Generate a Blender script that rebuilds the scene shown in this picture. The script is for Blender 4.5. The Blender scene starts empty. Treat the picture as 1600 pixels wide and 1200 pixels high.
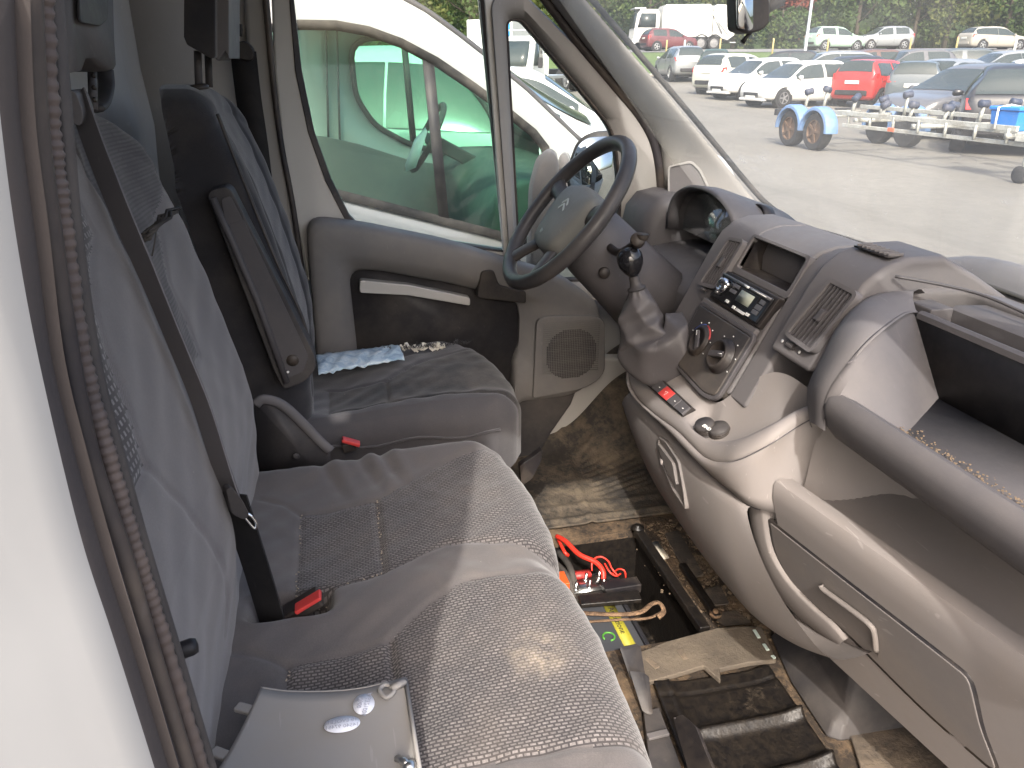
import bpy, bmesh, math, random
import numpy as np
from mathutils import Vector, Matrix, Quaternion
from math import sin, cos, pi, radians as rad

SC = bpy.context.scene
COL = SC.collection

# ------------------------------------------------------------------ camera, world, sun, exposure
cam_d = bpy.data.cameras.new('camera'); cam = bpy.data.objects.new('camera', cam_d); COL.objects.link(cam)
cam.location = (1.22, 0.0, 1.14)
cam.rotation_euler = (rad(90 - 22.8), 0, rad(77))
cam_d.sensor_width = 36; cam_d.lens = 36 * 1202 / 1600
cam_d.clip_start = 0.02; cam_d.clip_end = 2000
SC.camera = cam

SUN_EL = 43.0
SUN_H = Vector((0.955, -0.297, 0)).normalized()          # horizontal direction towards the sun
world = bpy.data.worlds.new('World'); SC.world = world; world.use_nodes = True
wn = world.node_tree.nodes; wl = world.node_tree.links
wn.clear()
sky = wn.new('ShaderNodeTexSky'); sky.sky_type = 'NISHITA'; sky.sun_disc = False
sky.sun_elevation = rad(SUN_EL); sky.sun_rotation = math.atan2(SUN_H.x, SUN_H.y)
sky.air_density = 0.9; sky.dust_density = 6.0; sky.ozone_density = 1.0
bg = wn.new('ShaderNodeBackground'); bg.inputs['Strength'].default_value = 0.15
wo = wn.new('ShaderNodeOutputWorld')
wl.new(sky.outputs[0], bg.inputs[0]); wl.new(bg.outputs[0], wo.inputs[0])
sun_d = bpy.data.lights.new('sun', 'SUN'); sun = bpy.data.objects.new('sun', sun_d); COL.objects.link(sun)
sun_d.energy = 1.4; sun_d.angle = rad(0.8); sun_d.color = (1.0, 0.95, 0.88)
sd = SUN_H * cos(rad(SUN_EL)) + Vector((0, 0, sin(rad(SUN_EL))))
sun.rotation_euler = (-sd).to_track_quat('-Z', 'Y').to_euler()
vs = SC.view_settings; vs.view_transform = 'Standard'; vs.look = 'None'; vs.gamma = 1.0; vs.use_curve_mapping = False
vs.exposure = 1.98
SC.cycles.max_bounces = 9; SC.cycles.diffuse_bounces = 4; SC.cycles.glossy_bounces = 4
SC.cycles.transparent_max_bounces = 24; SC.cycles.transmission_bounces = 6
SC.cycles.use_denoising = True
SC.cycles.caustics_reflective = False; SC.cycles.caustics_refractive = False
SC.cycles.sample_clamp_indirect = 6.0
random.seed(7); np.random.seed(7)

# ------------------------------------------------------------------ materials
MATS = {}
class NT:
    def __init__(s, name):
        s.m = bpy.data.materials.new(name); s.m.use_nodes = True
        s.n = s.m.node_tree.nodes; s.l = s.m.node_tree.links
        s.b = s.n['Principled BSDF']; s.out = s.n['Material Output']
    def new(s, t, **kw):
        n = s.n.new(t)
        for k, v in kw.items(): setattr(n, k, v)
        return n
    def val(s, sock, v):
        if hasattr(v, 'is_output') or isinstance(v, bpy.types.NodeSocket): s.l.new(v, sock)
        else: sock.default_value = v
    def coord(s, kind='Object', scale=None, rot=None, loc=None):
        c = s.new('ShaderNodeTexCoord').outputs[kind]
        if scale is None and rot is None and loc is None: return c
        m = s.new('ShaderNodeMapping'); s.l.new(c, m.inputs[0])
        if scale is not None: m.inputs['Scale'].default_value = scale
        if rot is not None: m.inputs['Rotation'].default_value = rot
        if loc is not None: m.inputs['Location'].default_value = loc
        return m.outputs[0]
    def noise(s, co, scale, detail=4, rough=0.55, dist=0.0):
        n = s.new('ShaderNodeTexNoise'); s.l.new(co, n.inputs['Vector'])
        n.inputs['Scale'].default_value = scale; n.inputs['Detail'].default_value = detail
        n.inputs['Roughness'].default_value = rough; n.inputs['Distortion'].default_value = dist
        return n.outputs[0]
    def ramp(s, fac, stops):
        r = s.new('ShaderNodeValToRGB'); s.l.new(fac, r.inputs[0])
        e = r.color_ramp.elements
        while len(e) < len(stops): e.new(0.5)
        for i, (p, c) in enumerate(stops):
            e[i].position = p
            if isinstance(c, (int, float)): c = (c, c, c)
            e[i].color = (c[0], c[1], c[2], 1)
        return r.outputs[0]
    def mix(s, fac, a, b, blend='MIX'):
        m = s.new('ShaderNodeMix', data_type='RGBA', blend_type=blend)
        for sock, v in ((m.inputs[0], fac), (m.inputs[6], a), (m.inputs[7], b)):
            if isinstance(v, tuple): v = (v[0], v[1], v[2], 1)
            s.val(sock, v)
        return m.outputs[2]
    def math(s, op, a, b=0.0):
        m = s.new('ShaderNodeMath', operation=op); s.val(m.inputs[0], a); s.val(m.inputs[1], b); return m.outputs[0]
    def bump(s, h, strength=0.3, dist=0.001, normal=None):
        b = s.new('ShaderNodeBump'); s.l.new(h, b.inputs['Height'])
        b.inputs['Strength'].default_value = strength; b.inputs['Distance'].default_value = dist
        if normal is not None: s.l.new(normal, b.inputs['Normal'])
        s.l.new(b.outputs[0], s.b.inputs['Normal']); return b.outputs[0]
    def set(s, **kw):
        for k, v in kw.items():
            sock = s.b.inputs[k.replace('_', ' ')]
            if isinstance(v, tuple) and len(v) == 3: v = (v[0], v[1], v[2], 1)
            s.val(sock, v)

def plastic(name, col, rough=0.55, dust=0.25, dustcol=(0.36, 0.31, 0.26), grain=900, gs=0.25, scuff=0.3, spec=0.28):
    t = NT(name); co = t.coord()
    n1 = t.noise(co, 5.0, 6, 0.65); n2 = t.noise(co, 34, 5, 0.7); 
    dm = t.math('MULTIPLY', t.ramp(n1, [(0.42, 0.0), (0.72, 1.0)]), dust)
    c = t.mix(dm, col, dustcol)
    sp = t.ramp(n2, [(0.62, 0.0), (0.76, 1.0)])
    c = t.mix(t.math('MULTIPLY', sp, dust * 0.55), c, dustcol)
    # fine pale scratches
    sc = t.noise(t.coord(scale=(14, 160, 40), rot=(0.4, 0.9, 0.5)), 1.0, 2, 0.5)
    scm = t.math('MULTIPLY', t.ramp(sc, [(0.70, 0.0), (0.73, 1.0)]), scuff * 0.5)
    c = t.mix(scm, c, tuple(min(1, v * 1.6 + 0.05) for v in col))
    t.set(Base_Color=c, Roughness=t.ramp(n2, [(0.2, rough - 0.08), (0.8, min(1, rough + 0.14))]))
    t.b.inputs['Specular IOR Level'].default_value = spec
    t.bump(t.noise(co, grain, 2, 0.5), gs, 0.0006)
    MATS[name] = t.m; return t.m

def simple(name, col, rough=0.5, metal=0.0, spec=0.5, coat=0.0, emit=None, es=1.0):
    t = NT(name); t.set(Base_Color=col, Roughness=rough, Metallic=metal)
    t.b.inputs['Specular IOR Level'].default_value = spec
    t.b.inputs['Coat Weight'].default_value = coat
    if emit: t.set(Emission_Color=emit); t.b.inputs['Emission Strength'].default_value = es
    MATS[name] = t.m; return t.m

def fabric(name, col, dust=0.25, dustcol=(0.33, 0.28, 0.23), wr=0.15, patch=None):
    t = NT(name); co = t.coord()
    w1 = t.new('ShaderNodeTexWave', wave_type='BANDS', bands_direction='DIAGONAL'); t.l.new(co, w1.inputs[0])
    w1.inputs['Scale'].default_value = 330; w1.inputs['Distortion'].default_value = 1.5
    n1 = t.noise(co, 9, 6, 0.65); n2 = t.noise(co, 600, 2, 0.6)
    c = t.mix(t.math('MULTIPLY', t.ramp(n2, [(0.35, 0.0), (0.7, 1.0)]), 0.35), tuple(v * 0.78 for v in col), tuple(v * 1.28 for v in col))
    dm = t.math('MULTIPLY', t.ramp(n1, [(0.45, 0.0), (0.75, 1.0)]), dust)
    c = t.mix(dm, c, dustcol)
    lint = t.ramp(t.noise(co, 95, 3, 0.8), [(0.735, 0.0), (0.76, 1.0)])
    c = t.mix(t.math('MULTIPLY', lint, 0.35), c, (0.5, 0.46, 0.4))
    t.set(Base_Color=c, Roughness=0.92, Sheen_Weight=0.25, Sheen_Roughness=0.5)
    t.b.inputs['Specular IOR Level'].default_value = 0.15
    hm = t.math('ADD', t.math('MULTIPLY', w1.outputs[1], 0.5), t.math('MULTIPLY', n2, 0.5))
    b1 = t.bump(t.noise(co, 16, 3, 0.5), wr, 0.012)
    t.bump(hm, 0.35, 0.0007, normal=b1)
    MATS[name] = t.m; return t.m

def dash_fabric(name, dark, light, axes='xy', sx=0.0125, sy=0.0062, dust=0.3, stain=None):
    """dark cloth with rows of short pale woven dashes"""
    t = NT(name); c0 = t.new('ShaderNodeTexCoord').outputs['Object']
    sep = t.new('ShaderNodeSeparateXYZ'); t.l.new(c0, sep.inputs[0])
    comb = t.new('ShaderNodeCombineXYZ')
    a = {'x': 0, 'y': 1, 'z': 2}
    t.l.new(sep.outputs[a[axes[1]]], comb.inputs[0]); t.l.new(sep.outputs[a[axes[0]]], comb.inputs[1])
    # slight waviness of the weave
    wob = t.noise(c0, 22, 2, 0.5)
    va = t.new('ShaderNodeVectorMath', operation='MULTIPLY_ADD')
    t.l.new(wob, va.inputs[0]); va.inputs[1].default_value = (0.004, 0.002, 0); t.l.new(comb.outputs[0], va.inputs[2])
    br = t.new('ShaderNodeTexBrick'); t.l.new(va.outputs[0], br.inputs['Vector'])
    br.offset = 0.5; br.squash = 1.0
    br.inputs['Scale'].default_value = 1.0
    br.inputs['Brick Width'].default_value = sx; br.inputs['Row Height'].default_value = sy
    br.inputs['Mortar Size'].default_value = sy * 0.27; br.inputs['Mortar Smooth'].default_value = 0.35
    br.inputs['Bias'].default_value = 0.0
    br.inputs['Color1'].default_value = (light[0], light[1], light[2], 1)
    br.inputs['Color2'].default_value = (light[0] * .7, light[1] * .7, light[2] * .7, 1)
    br.inputs['Mortar'].default_value = (dark[0], dark[1], dark[2], 1)
    n1 = t.noise(c0, 8, 6, 0.65); n2 = t.noise(c0, 500, 2)
    n3 = t.noise(c0, 260, 3, 0.7)
    c = t.mix(t.math('MULTIPLY', t.ramp(n3, [(0.35, 0.0), (0.65, 1.0)]), 0.55), br.outputs[0], dark)
    dm = t.math('MULTIPLY', t.ramp(n1, [(0.42, 0.0), (0.75, 1.0)]), dust)
    c = t.mix(dm, c, (0.36, 0.30, 0.24))
    if stain:
        for (cx, cy, rx, ry, amt, scl) in stain:
            mp = t.new('ShaderNodeMapping'); t.l.new(c0, mp.inputs[0]); mp.vector_type = 'TEXTURE'
            mp.inputs['Location'].default_value = (cx, cy, 0.46); mp.inputs['Scale'].default_value = (rx, ry, 1.0)
            g = t.new('ShaderNodeVectorMath', operation='LENGTH'); t.l.new(mp.outputs[0], g.inputs[0])
            edge = t.math('ADD', g.outputs['Value'], t.math('MULTIPLY', t.noise(c0, 26, 5, 0.7), 0.9))
            m1 = t.ramp(edge, [(0.55, 1.0), (1.5, 0.0)])
            gr = t.ramp(t.noise(c0, scl, 5, 0.75), [(0.40, 0.05), (0.62, 1.0)])
            c = t.mix(t.math('MULTIPLY', t.math('MULTIPLY', m1, gr), amt), c, (0.52, 0.43, 0.31))
    lint = t.ramp(t.noise(c0, 70, 3, 0.8), [(0.74, 0.0), (0.765, 1.0)])
    c = t.mix(t.math('MULTIPLY', lint, 0.5), c, (0.6, 0.52, 0.4))
    t.set(Base_Color=c, Roughness=0.93, Sheen_Weight=0.2)
    t.b.inputs['Specular IOR Level'].default_value = 0.12
    b1 = t.bump(t.noise(c0, 18, 3), 0.12, 0.01)
    t.bump(br.outputs['Fac'], -0.55, 0.0012, normal=b1)
    MATS[name] = t.m; return t.m

def glass(name, tint=(0.93, 0.97, 0.95), refl=1.0, dirt=0.05, dirtcol=(0.75, 0.76, 0.74), streak=None):
    """thin pane: clear transmission with fresnel reflection and a film of dust"""
    t = NT(name); t.n.remove(t.b)
    tr = t.new('ShaderNodeBsdfTransparent'); tr.inputs[0].default_value = (*tint, 1)
    gl = t.new('ShaderNodeBsdfGlossy'); gl.inputs['Roughness'].default_value = 0.02
    df = t.new('ShaderNodeBsdfDiffuse'); df.inputs[0].default_value = (*dirtcol, 1)
    tl = t.new('ShaderNodeBsdfTranslucent'); tl.inputs[0].default_value = (*dirtcol, 1)
    lw = t.new('ShaderNodeLayerWeight'); lw.inputs[0].default_value = 0.5
    fz = t.math('ADD', t.math('MULTIPLY', t.math('POWER', lw.outputs['Facing'], 5.0), 0.9), 0.06)
    m1 = t.new('ShaderNodeMixShader'); t.l.new(t.math('MULTIPLY', fz, refl), m1.inputs[0])
    t.l.new(tr.outputs[0], m1.inputs[1]); t.l.new(gl.outputs[0], m1.inputs[2])
    a = t.new('ShaderNodeMixShader'); a.inputs[0].default_value = 0.5
    t.l.new(df.outputs[0], a.inputs[1]); t.l.new(tl.outputs[0], a.inputs[2])
    m2 = t.new('ShaderNodeMixShader')
    co = t.coord()
    nz = t.ramp(t.noise(co, 3.0, 6, 0.7), [(0.3, dirt * 0.5), (0.8, dirt * 1.6)])
    if streak:
        sp = t.ramp(t.noise(t.coord(scale=streak), 1.0, 4, 0.75), [(0.6, 0.0), (0.8, dirt * 2.2)])
        nz = t.math('ADD', nz, sp)
    sk = t.ramp(t.noise(co, 120, 2, 0.6), [(0.72, 0.0), (0.8, dirt * 2.5)])
    t.l.new(t.math('ADD', nz, sk), m2.inputs[0])
    t.l.new(m1.outputs[0], m2.inputs[1]); t.l.new(a.outputs[0], m2.inputs[2])
    t.l.new(m2.outputs[0], t.out.inputs[0])
    MATS[name] = t.m; return t.m

def paint(name, col, dirt=0.15, rough=0.3, coat=0.6, metal=0.0, dirtcol=(0.3, 0.27, 0.22)):
    t = NT(name); co = t.coord()
    n1 = t.noise(co, 2.2, 6, 0.7)
    n2 = t.noise(co, 60, 4, 0.7)
    c = t.mix(t.math('MULTIPLY', t.ramp(n1, [(0.45, 0.0), (0.8, 1.0)]), dirt), col, dirtcol)
    c = t.mix(t.math('MULTIPLY', t.ramp(n2, [(0.68, 0.0), (0.76, 1.0)]), dirt * 1.2), c, dirtcol)
    t.set(Base_Color=c, Roughness=rough, Metallic=metal)
    t.b.inputs['Coat Weight'].default_value = coat; t.b.inputs['Coat Roughness'].default_value = 0.06
    MATS[name] = t.m; return t.m

def floor_dirt(name, base, dirt, lo=0.42, hi=0.6, scale=9, rough=0.75, rough2=0.95, bumpd=0.003, extra=None):
    t = NT(name); co = t.coord()
    n1 = t.noise(co, scale, 8, 0.72, 0.3); n2 = t.noise(co, scale * 9, 5, 0.7)
    m = t.ramp(t.math('ADD', t.math('MULTIPLY', n1, 0.75), t.math('MULTIPLY', n2, 0.25)), [(lo, 0.0), (hi, 1.0)])
    c = t.mix(m, base, dirt)
    c = t.mix(t.ramp(n2, [(0.35, 0.0), (0.7, 0.35)]), c, tuple(v * 0.45 for v in dirt))
    if extra: c = t.mix(t.ramp(t.noise(co, 60, 4, 0.8), [(0.66, 0.0), (0.72, 0.8)]), c, extra)
    t.set(Base_Color=c, Roughness=t.mix(m, (rough,) * 3, (rough2,) * 3))
    t.bump(t.math('ADD', n2, m), 0.5, bumpd)
    MATS[name] = t.m; return t.m

# ------------------------------------------------------------------ mesh helpers
def V(*a): return Vector(a[0] if len(a) == 1 else a)
def tag(o, label=None, cat=None, group=None, kind=None):
    if label: o['label'] = label
    if cat: o['category'] = cat
    if group: o['group'] = group
    if kind: o['kind'] = kind
    return o
def thing(name, label, cat, loc=(0, 0, 0), rotz=0.0, group=None):
    o = bpy.data.objects.new(name, None); o.empty_display_size = 0.1
    COL.objects.link(o); o.location = loc; o.rotation_euler = (0, 0, rotz)
    return tag(o, label, cat, group)
def mk(name, verts, faces, mat, parent=None, smooth=True, bev=0, seg=2, sub=0, solid=0, world=True, sharp=None, mats=None, midx=None):
    """link one mesh object; verts are world coordinates when world and the parent is an unrotated Empty"""
    me = bpy.data.meshes.new(name)
    off = Vector((0, 0, 0))
    if parent is not None and world:
        p = parent
        while p is not None: off += p.location; p = p.parent
    me.from_pydata([(v[0] - off.x, v[1] - off.y, v[2] - off.z) for v in verts], [], [tuple(f) for f in faces])
    bm = bmesh.new(); bm.from_mesh(me); bmesh.ops.remove_doubles(bm, verts=bm.verts, dist=1e-6) if midx is None else None
    bmesh.ops.recalc_face_normals(bm, faces=bm.faces); bm.to_mesh(me); bm.free()
    for m in (mats or [mat]): me.materials.append(MATS[m] if isinstance(m, str) else m)
    if midx is not None: me.polygons.foreach_set('material_index', list(midx))
    o = bpy.data.objects.new(name, me); COL.objects.link(o)
    if parent is not None: o.parent = parent
    if smooth:
        me.polygons.foreach_set('use_smooth', [True] * len(me.polygons))
    if solid:
        s = o.modifiers.new('s', 'SOLIDIFY'); s.thickness = solid; s.offset = -1
    if bev:
        b = o.modifiers.new('b', 'BEVEL'); b.width = bev; b.segments = seg; b.limit_method = 'ANGLE'; b.angle_limit = rad(35)
        b.harden_normals = smooth
    if sub:
        s = o.modifiers.new('u', 'SUBSURF'); s.levels = sub; s.render_levels = sub
    if sharp is not None and hasattr(me, 'set_sharp_from_angle'): me.set_sharp_from_angle(angle=rad(sharp))
    return o
class MB:
    """collects shapes into one mesh"""
    def __init__(s): s.v = []; s.f = []
    def add(s, v, f):
        k = len(s.v); s.v += [tuple(p) for p in v]; s.f += [tuple(i + k for i in q) for q in f]; return s
    def box(s, c, d, R=None):
        v = [Vector((x * d[0] / 2, y * d[1] / 2, z * d[2] / 2)) for z in (-1, 1) for y in (-1, 1) for x in (-1, 1)]
        if R is not None: v = [R @ p for p in v]
        c = Vector(c)
        return s.add([p + c for p in v], [(0, 2, 3, 1), (4, 5, 7, 6), (0, 1, 5, 4), (2, 6, 7, 3), (0, 4, 6, 2), (1, 3, 7, 5)])
    def bar(s, a, b, w, h, up=(0, 0, 1)):
        a, b = Vector(a), Vector(b); d = (b - a); L = d.length; d.normalize()
        x = d.cross(Vector(up))
        if x.length < 1e-4: x = d.cross(Vector((0, 1, 0)))
        x.normalize(); z = x.cross(d)
        R = Matrix((x, d, z)).transposed()
        return s.box((a + b) / 2, (w, L, h), R)
    def prism(s, pts, off):
        off = Vector(off); n = len(pts)
        v = [Vector(p) for p in pts] + [Vector(p) + off for p in pts]
        f = [tuple(range(n))[::-1], tuple(range(n, 2 * n))] + [(i, (i + 1) % n, n + (i + 1) % n, n + i) for i in range(n)]
        return s.add(v, f)
    def loft(s, secs, closed=True, cap=True, ring=False):
        n = len(secs[0]); m = len(secs); v = [p for q in secs for p in q]; f = []
        for i in range(m if ring else m - 1):
            i2 = (i + 1) % m
            for j in range(n if closed else n - 1):
                j2 = (j + 1) % n
                f.append((i * n + j, i * n + j2, i2 * n + j2, i2 * n + j))
        if cap and closed and not ring:
            f.append(tuple(range(n))[::-1]); f.append(tuple(range((m - 1) * n, m * n)))
        return s.add(v, f)
    def tube(s, path, r, n=10, closed=False, up=None, flat=1.0, cap=True):
        P = [Vector(p) for p in path]; m = len(P); secs = []; prev = None
        for i in range(m):
            if closed: t = P[(i + 1) % m] - P[i - 1]
            else: t = P[min(i + 1, m - 1)] - P[max(i - 1, 0)]
            t.normalize()
            if up is not None: x = t.cross(Vector(up)); 
            elif prev is None:
                x = t.cross(Vector((0, 0, 1)))
                if x.length < 0.05: x = t.cross(Vector((0, 1, 0)))
            else: x = prev - t * prev.dot(t)
            x.normalize(); prev = x; y = x.cross(t)
            rr = r[i] if isinstance(r, (list, tuple)) else r
            secs.append([P[i] + x * cos(2 * pi * k / n) * rr + y * sin(2 * pi * k / n) * rr * flat for k in range(n)])
        return s.loft(secs, True, cap, closed)
    def lathe(s, prof, o=(0, 0, 0), ax=(0, 0, 1), n=24, cap=True):
        """prof: (radius, height along ax)"""
        ax = Vector(ax).normalized(); x = ax.orthogonal().normalized(); y = ax.cross(x); o = Vector(o)
        secs = [[o + ax * h + (x * cos(2 * pi * k / n) + y * sin(2 * pi * k / n)) * max(r, 1e-4) for k in range(n)] for r, h in prof]
        return s.loft(secs, True, cap)
    def build(s, name, mat, parent=None, **kw): return mk(name, s.v, s.f, mat, parent, **kw)

def bez(pts, n=8):
    """Catmull-Rom curve through pts"""
    P = [Vector(p) for p in pts]; out = []
    for i in range(len(P) - 1):
        p0, p1, p2, p3 = P[max(i - 1, 0)], P[i], P[i + 1], P[min(i + 2, len(P) - 1)]
        for k in range(n):
            t = k / n
            out.append(0.5 * ((2 * p1) + (p2 - p0) * t + (2 * p0 - 5 * p1 + 4 * p2 - p3) * t * t + (3 * p1 - p0 - 3 * p2 + p3) * t ** 3))
    out.append(P[-1]); return out
def cbez(pts, n=6):
    P = [Vector(p) for p in pts]; m = len(P); out = []
    for i in range(m):
        p0, p1, p2, p3 = P[i - 1], P[i], P[(i + 1) % m], P[(i + 2) % m]
        for k in range(n):
            t = k / n
            out.append(0.5 * ((2 * p1) + (p2 - p0) * t + (2 * p0 - 5 * p1 + 4 * p2 - p3) * t * t + (3 * p1 - p0 - 3 * p2 + p3) * t ** 3))
    return out
def rounded(pts, r, n=4):
    """polygon with rounded corners"""
    P = [Vector(p) for p in pts]; out = []
    for i in range(len(P)):
        a, b, c = P[i - 1], P[i], P[(i + 1) % len(P)]
        rr = r[i] if isinstance(r, (list, tuple)) else r
        u = (a - b); w = (c - b); k = min(rr, u.length * .49, w.length * .49)
        u.normalize(); w.normalize(); s0 = b + u * k; s1 = b + w * k
        for j in range(n + 1):
            t = j / n; out.append(s0 * (1 - t) ** 2 + b * 2 * t * (1 - t) + s1 * t * t)
    return out
def resample(loop, n):
    P = [Vector(p) for p in loop]; m = len(P)
    L = [0.0]
    for i in range(m): L.append(L[-1] + (P[(i + 1) % m] - P[i]).length)
    out = []; j = 0
    for k in range(n):
        t = L[-1] * k / n
        while L[j + 1] < t: j += 1
        q = (t - L[j]) / max(1e-9, L[j + 1] - L[j]); out.append(P[j].lerp(P[(j + 1) % m], q))
    return out
def frame(name, outer, inner, off, mat, parent=None, n=64, **kw):
    """flat ring between two loops, thick along off; the loops start at matching points"""
    o = resample(outer, n); i = resample(inner, n); off = Vector(off)
    mb = MB(); mb.loft([o, i, [p + off for p in i], [p + off for p in o]], True, False, True)
    return mb.build(name, mat, parent, **kw)
def inset(loop, d):
    """shrink a planar loop towards its inside by d"""
    P = [Vector(p) for p in loop]; n = len(P)
    nm = Vector((0, 0, 0))
    for i in range(n): nm += P[i].cross(P[(i + 1) % n])
    nm.normalize(); out = []
    for i in range(n):
        t = (P[(i + 1) % n] - P[i - 1]).normalized(); out.append(P[i] + nm.cross(t) * d)
    return out
def grid_faces(nu, nv): return [(i * nv + j, i * nv + j + 1, (i + 1) * nv + j + 1, (i + 1) * nv + j) for i in range(nu - 1) for j in range(nv - 1)]
def text(name, body, size, mat, parent, origin, xdir, ydir, extrude=0.0003, align='CENTER'):
    """raised lettering as a mesh"""
    cu = bpy.data.curves.new(name, 'FONT'); cu.body = body; cu.size = size; cu.extrude = extrude; cu.align_x = align; cu.align_y = 'CENTER'
    cu.resolution_u = 2
    o = bpy.data.objects.new(name + '_tmp', cu); COL.objects.link(o)
    dg = bpy.context.evaluated_depsgraph_get(); me = bpy.data.meshes.new_from_object(o.evaluated_get(dg))
    bpy.data.objects.remove(o)
    x = Vector(xdir).normalized(); y = Vector(ydir); y = (y - x * y.dot(x)).normalized(); z = x.cross(y)
    off = Vector((0, 0, 0)); p = parent
    while p is not None: off += p.location; p = p.parent
    M = Matrix((x, y, z)).transposed().to_4x4(); M.translation = Vector(origin) - off
    me.transform(M); me.name = name
    me.materials.append(MATS[mat])
    r = bpy.data.objects.new(name, me); COL.objects.link(r); r.parent = parent
    return r
def copy_tree(o, parent=None):
    c = o.copy(); COL.objects.link(c); c.parent = parent
    for ch in list(o.children): copy_tree(ch, c)
    return c


# ------------------------------------------------------------------ van materials
plastic('charcoal', (0.030, 0.029, 0.032), 0.5, 0.16, grain=1100)
plastic('dash_grey', (0.108, 0.102, 0.105), 0.62, 0.07, gs=0.3)
plastic('dash_dark', (0.064, 0.061, 0.066), 0.5, 0.08, gs=0.3)
plastic('bin_grey', (0.078, 0.074, 0.078), 0.62, 0.09, gs=0.3)
plastic('beige', (0.205, 0.188, 0.182), 0.68, 0.25, (0.21, 0.17, 0.135), gs=0.3, scuff=0.6)
plastic('beige_dark', (0.142, 0.131, 0.128), 0.66, 0.25, (0.24, 0.19, 0.14), gs=0.3, scuff=0.6)
plastic('pillar_grey', (0.255, 0.247, 0.238), 0.6, 0.12, gs=0.2)
plastic('bulkhead_grey', (0.46, 0.44, 0.42), 0.75, 0.3, (0.36, 0.33, 0.28), gs=0.3)
plastic('door_grey', (0.145, 0.14, 0.138), 0.55, 0.2, gs=0.3)
plastic('seal', (0.022, 0.020, 0.023), 0.5, 0.3, (0.25, 0.2, 0.15), grain=300)
plastic('seal_strip', (0.044, 0.039, 0.041), 0.6, 0.3, (0.11, 0.09, 0.075), grain=300)
plastic('seal_brown', (0.046, 0.039, 0.037), 0.8, 0.5, (0.03, 0.026, 0.025), grain=300)
plastic('rib_rubber', (0.055, 0.046, 0.046), 0.65, 0.5, (0.2, 0.15, 0.12), grain=300)
plastic('black_plastic', (0.014, 0.013, 0.015), 0.42, 0.3, (0.2, 0.16, 0.12))
plastic('rubber', (0.02, 0.02, 0.021), 0.7, 0.3)
plastic('gaiter', (0.064, 0.060, 0.063), 0.42, 0.03, grain=500, gs=0.4)
paint('white_paint', (0.36, 0.357, 0.348), 0.10, 0.4, coat=0.3)
paint('frame_white', (0.42, 0.41, 0.39), 0.12, 0.4)
simple('steel', (0.55, 0.55, 0.54), 0.3, 1.0)
simple('white_mark', (0.75, 0.75, 0.73), 0.6)
simple('red_plastic', (0.55, 0.05, 0.045), 0.4)
simple('red_cable', (0.62, 0.035, 0.02), 0.45)
simple('chrome', (0.75, 0.75, 0.75), 0.08, 1.0)
simple('mirror', (0.55, 0.57, 0.58), 0.02, 1.0)
glass('windscreen_glass', (0.95, 0.965, 0.945), 0.8, 0.15, (0.86, 0.86, 0.80), streak=(3, 3, 9))
glass('door_glass', (0.92, 0.95, 0.935), 0.35, 0.010)
glass('gauge_glass', (0.9, 0.93, 0.92), 2.0, 0.10)
floor_dirt('floor_mat_mat', (0.026, 0.023, 0.021), (0.175, 0.138, 0.097), 0.44, 0.62, 7)
floor_dirt('floor_rust', (0.026, 0.020, 0.016), (0.20, 0.135, 0.08), 0.46, 0.62, 11, extra=(0.42, 0.34, 0.26))
floor_dirt('carpet', (0.045, 0.038, 0.034), (0.20, 0.155, 0.11), 0.44, 0.68, 6)
floor_dirt('black_dirty', (0.0055, 0.005, 0.0055), (0.11, 0.085, 0.058), 0.58, 0.76, 7, rough=0.4, rough2=0.9)
floor_dirt('pad_brown', (0.070, 0.057, 0.045), (0.135, 0.11, 0.082), 0.4, 0.6, 8)
fabric('seat_grey', (0.106, 0.097, 0.096), 0.12)
fabric('seat_back_grey', (0.142, 0.129, 0.128), 0.12, wr=0.07)
fabric('seat_dark', (0.034, 0.033, 0.037), 0.08, wr=0.1)
fabric('seat_rib', (0.078, 0.074, 0.078), 0.08, wr=0.08)
dash_fabric('insert_cushion', (0.040, 0.037, 0.038), (0.200, 0.183, 0.178), 'xy', 0.0082, 0.0046, 0.10,
            stain=[(0.585, 0.135, 0.10, 0.10, 0.85, 150), (0.47, 0.235, 0.12, 0.05, 0.55, 60), (0.13, 0.2, 0.10, 0.08, 0.3, 40)])
dash_fabric('insert_back', (0.045, 0.041, 0.043), (0.27, 0.25, 0.25), 'zx', 0.008, 0.0095, 0.08)
dash_fabric('bench_rib', (0.050, 0.046, 0.049), (0.098, 0.090, 0.093), 'zx', 0.35, 0.0050, 0.06)
dash_fabric('insert_driver', (0.020, 0.020, 0.022), (0.042, 0.040, 0.040), 'xy', 0.0125, 0.0064, 0.25)
plastic('belt', (0.125, 0.118, 0.122), 0.8, 0.1, grain=1500, gs=0.4)
plastic('belt_dark', (0.012, 0.012, 0.014), 0.8, 0.05, grain=1500, gs=0.4)

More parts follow.
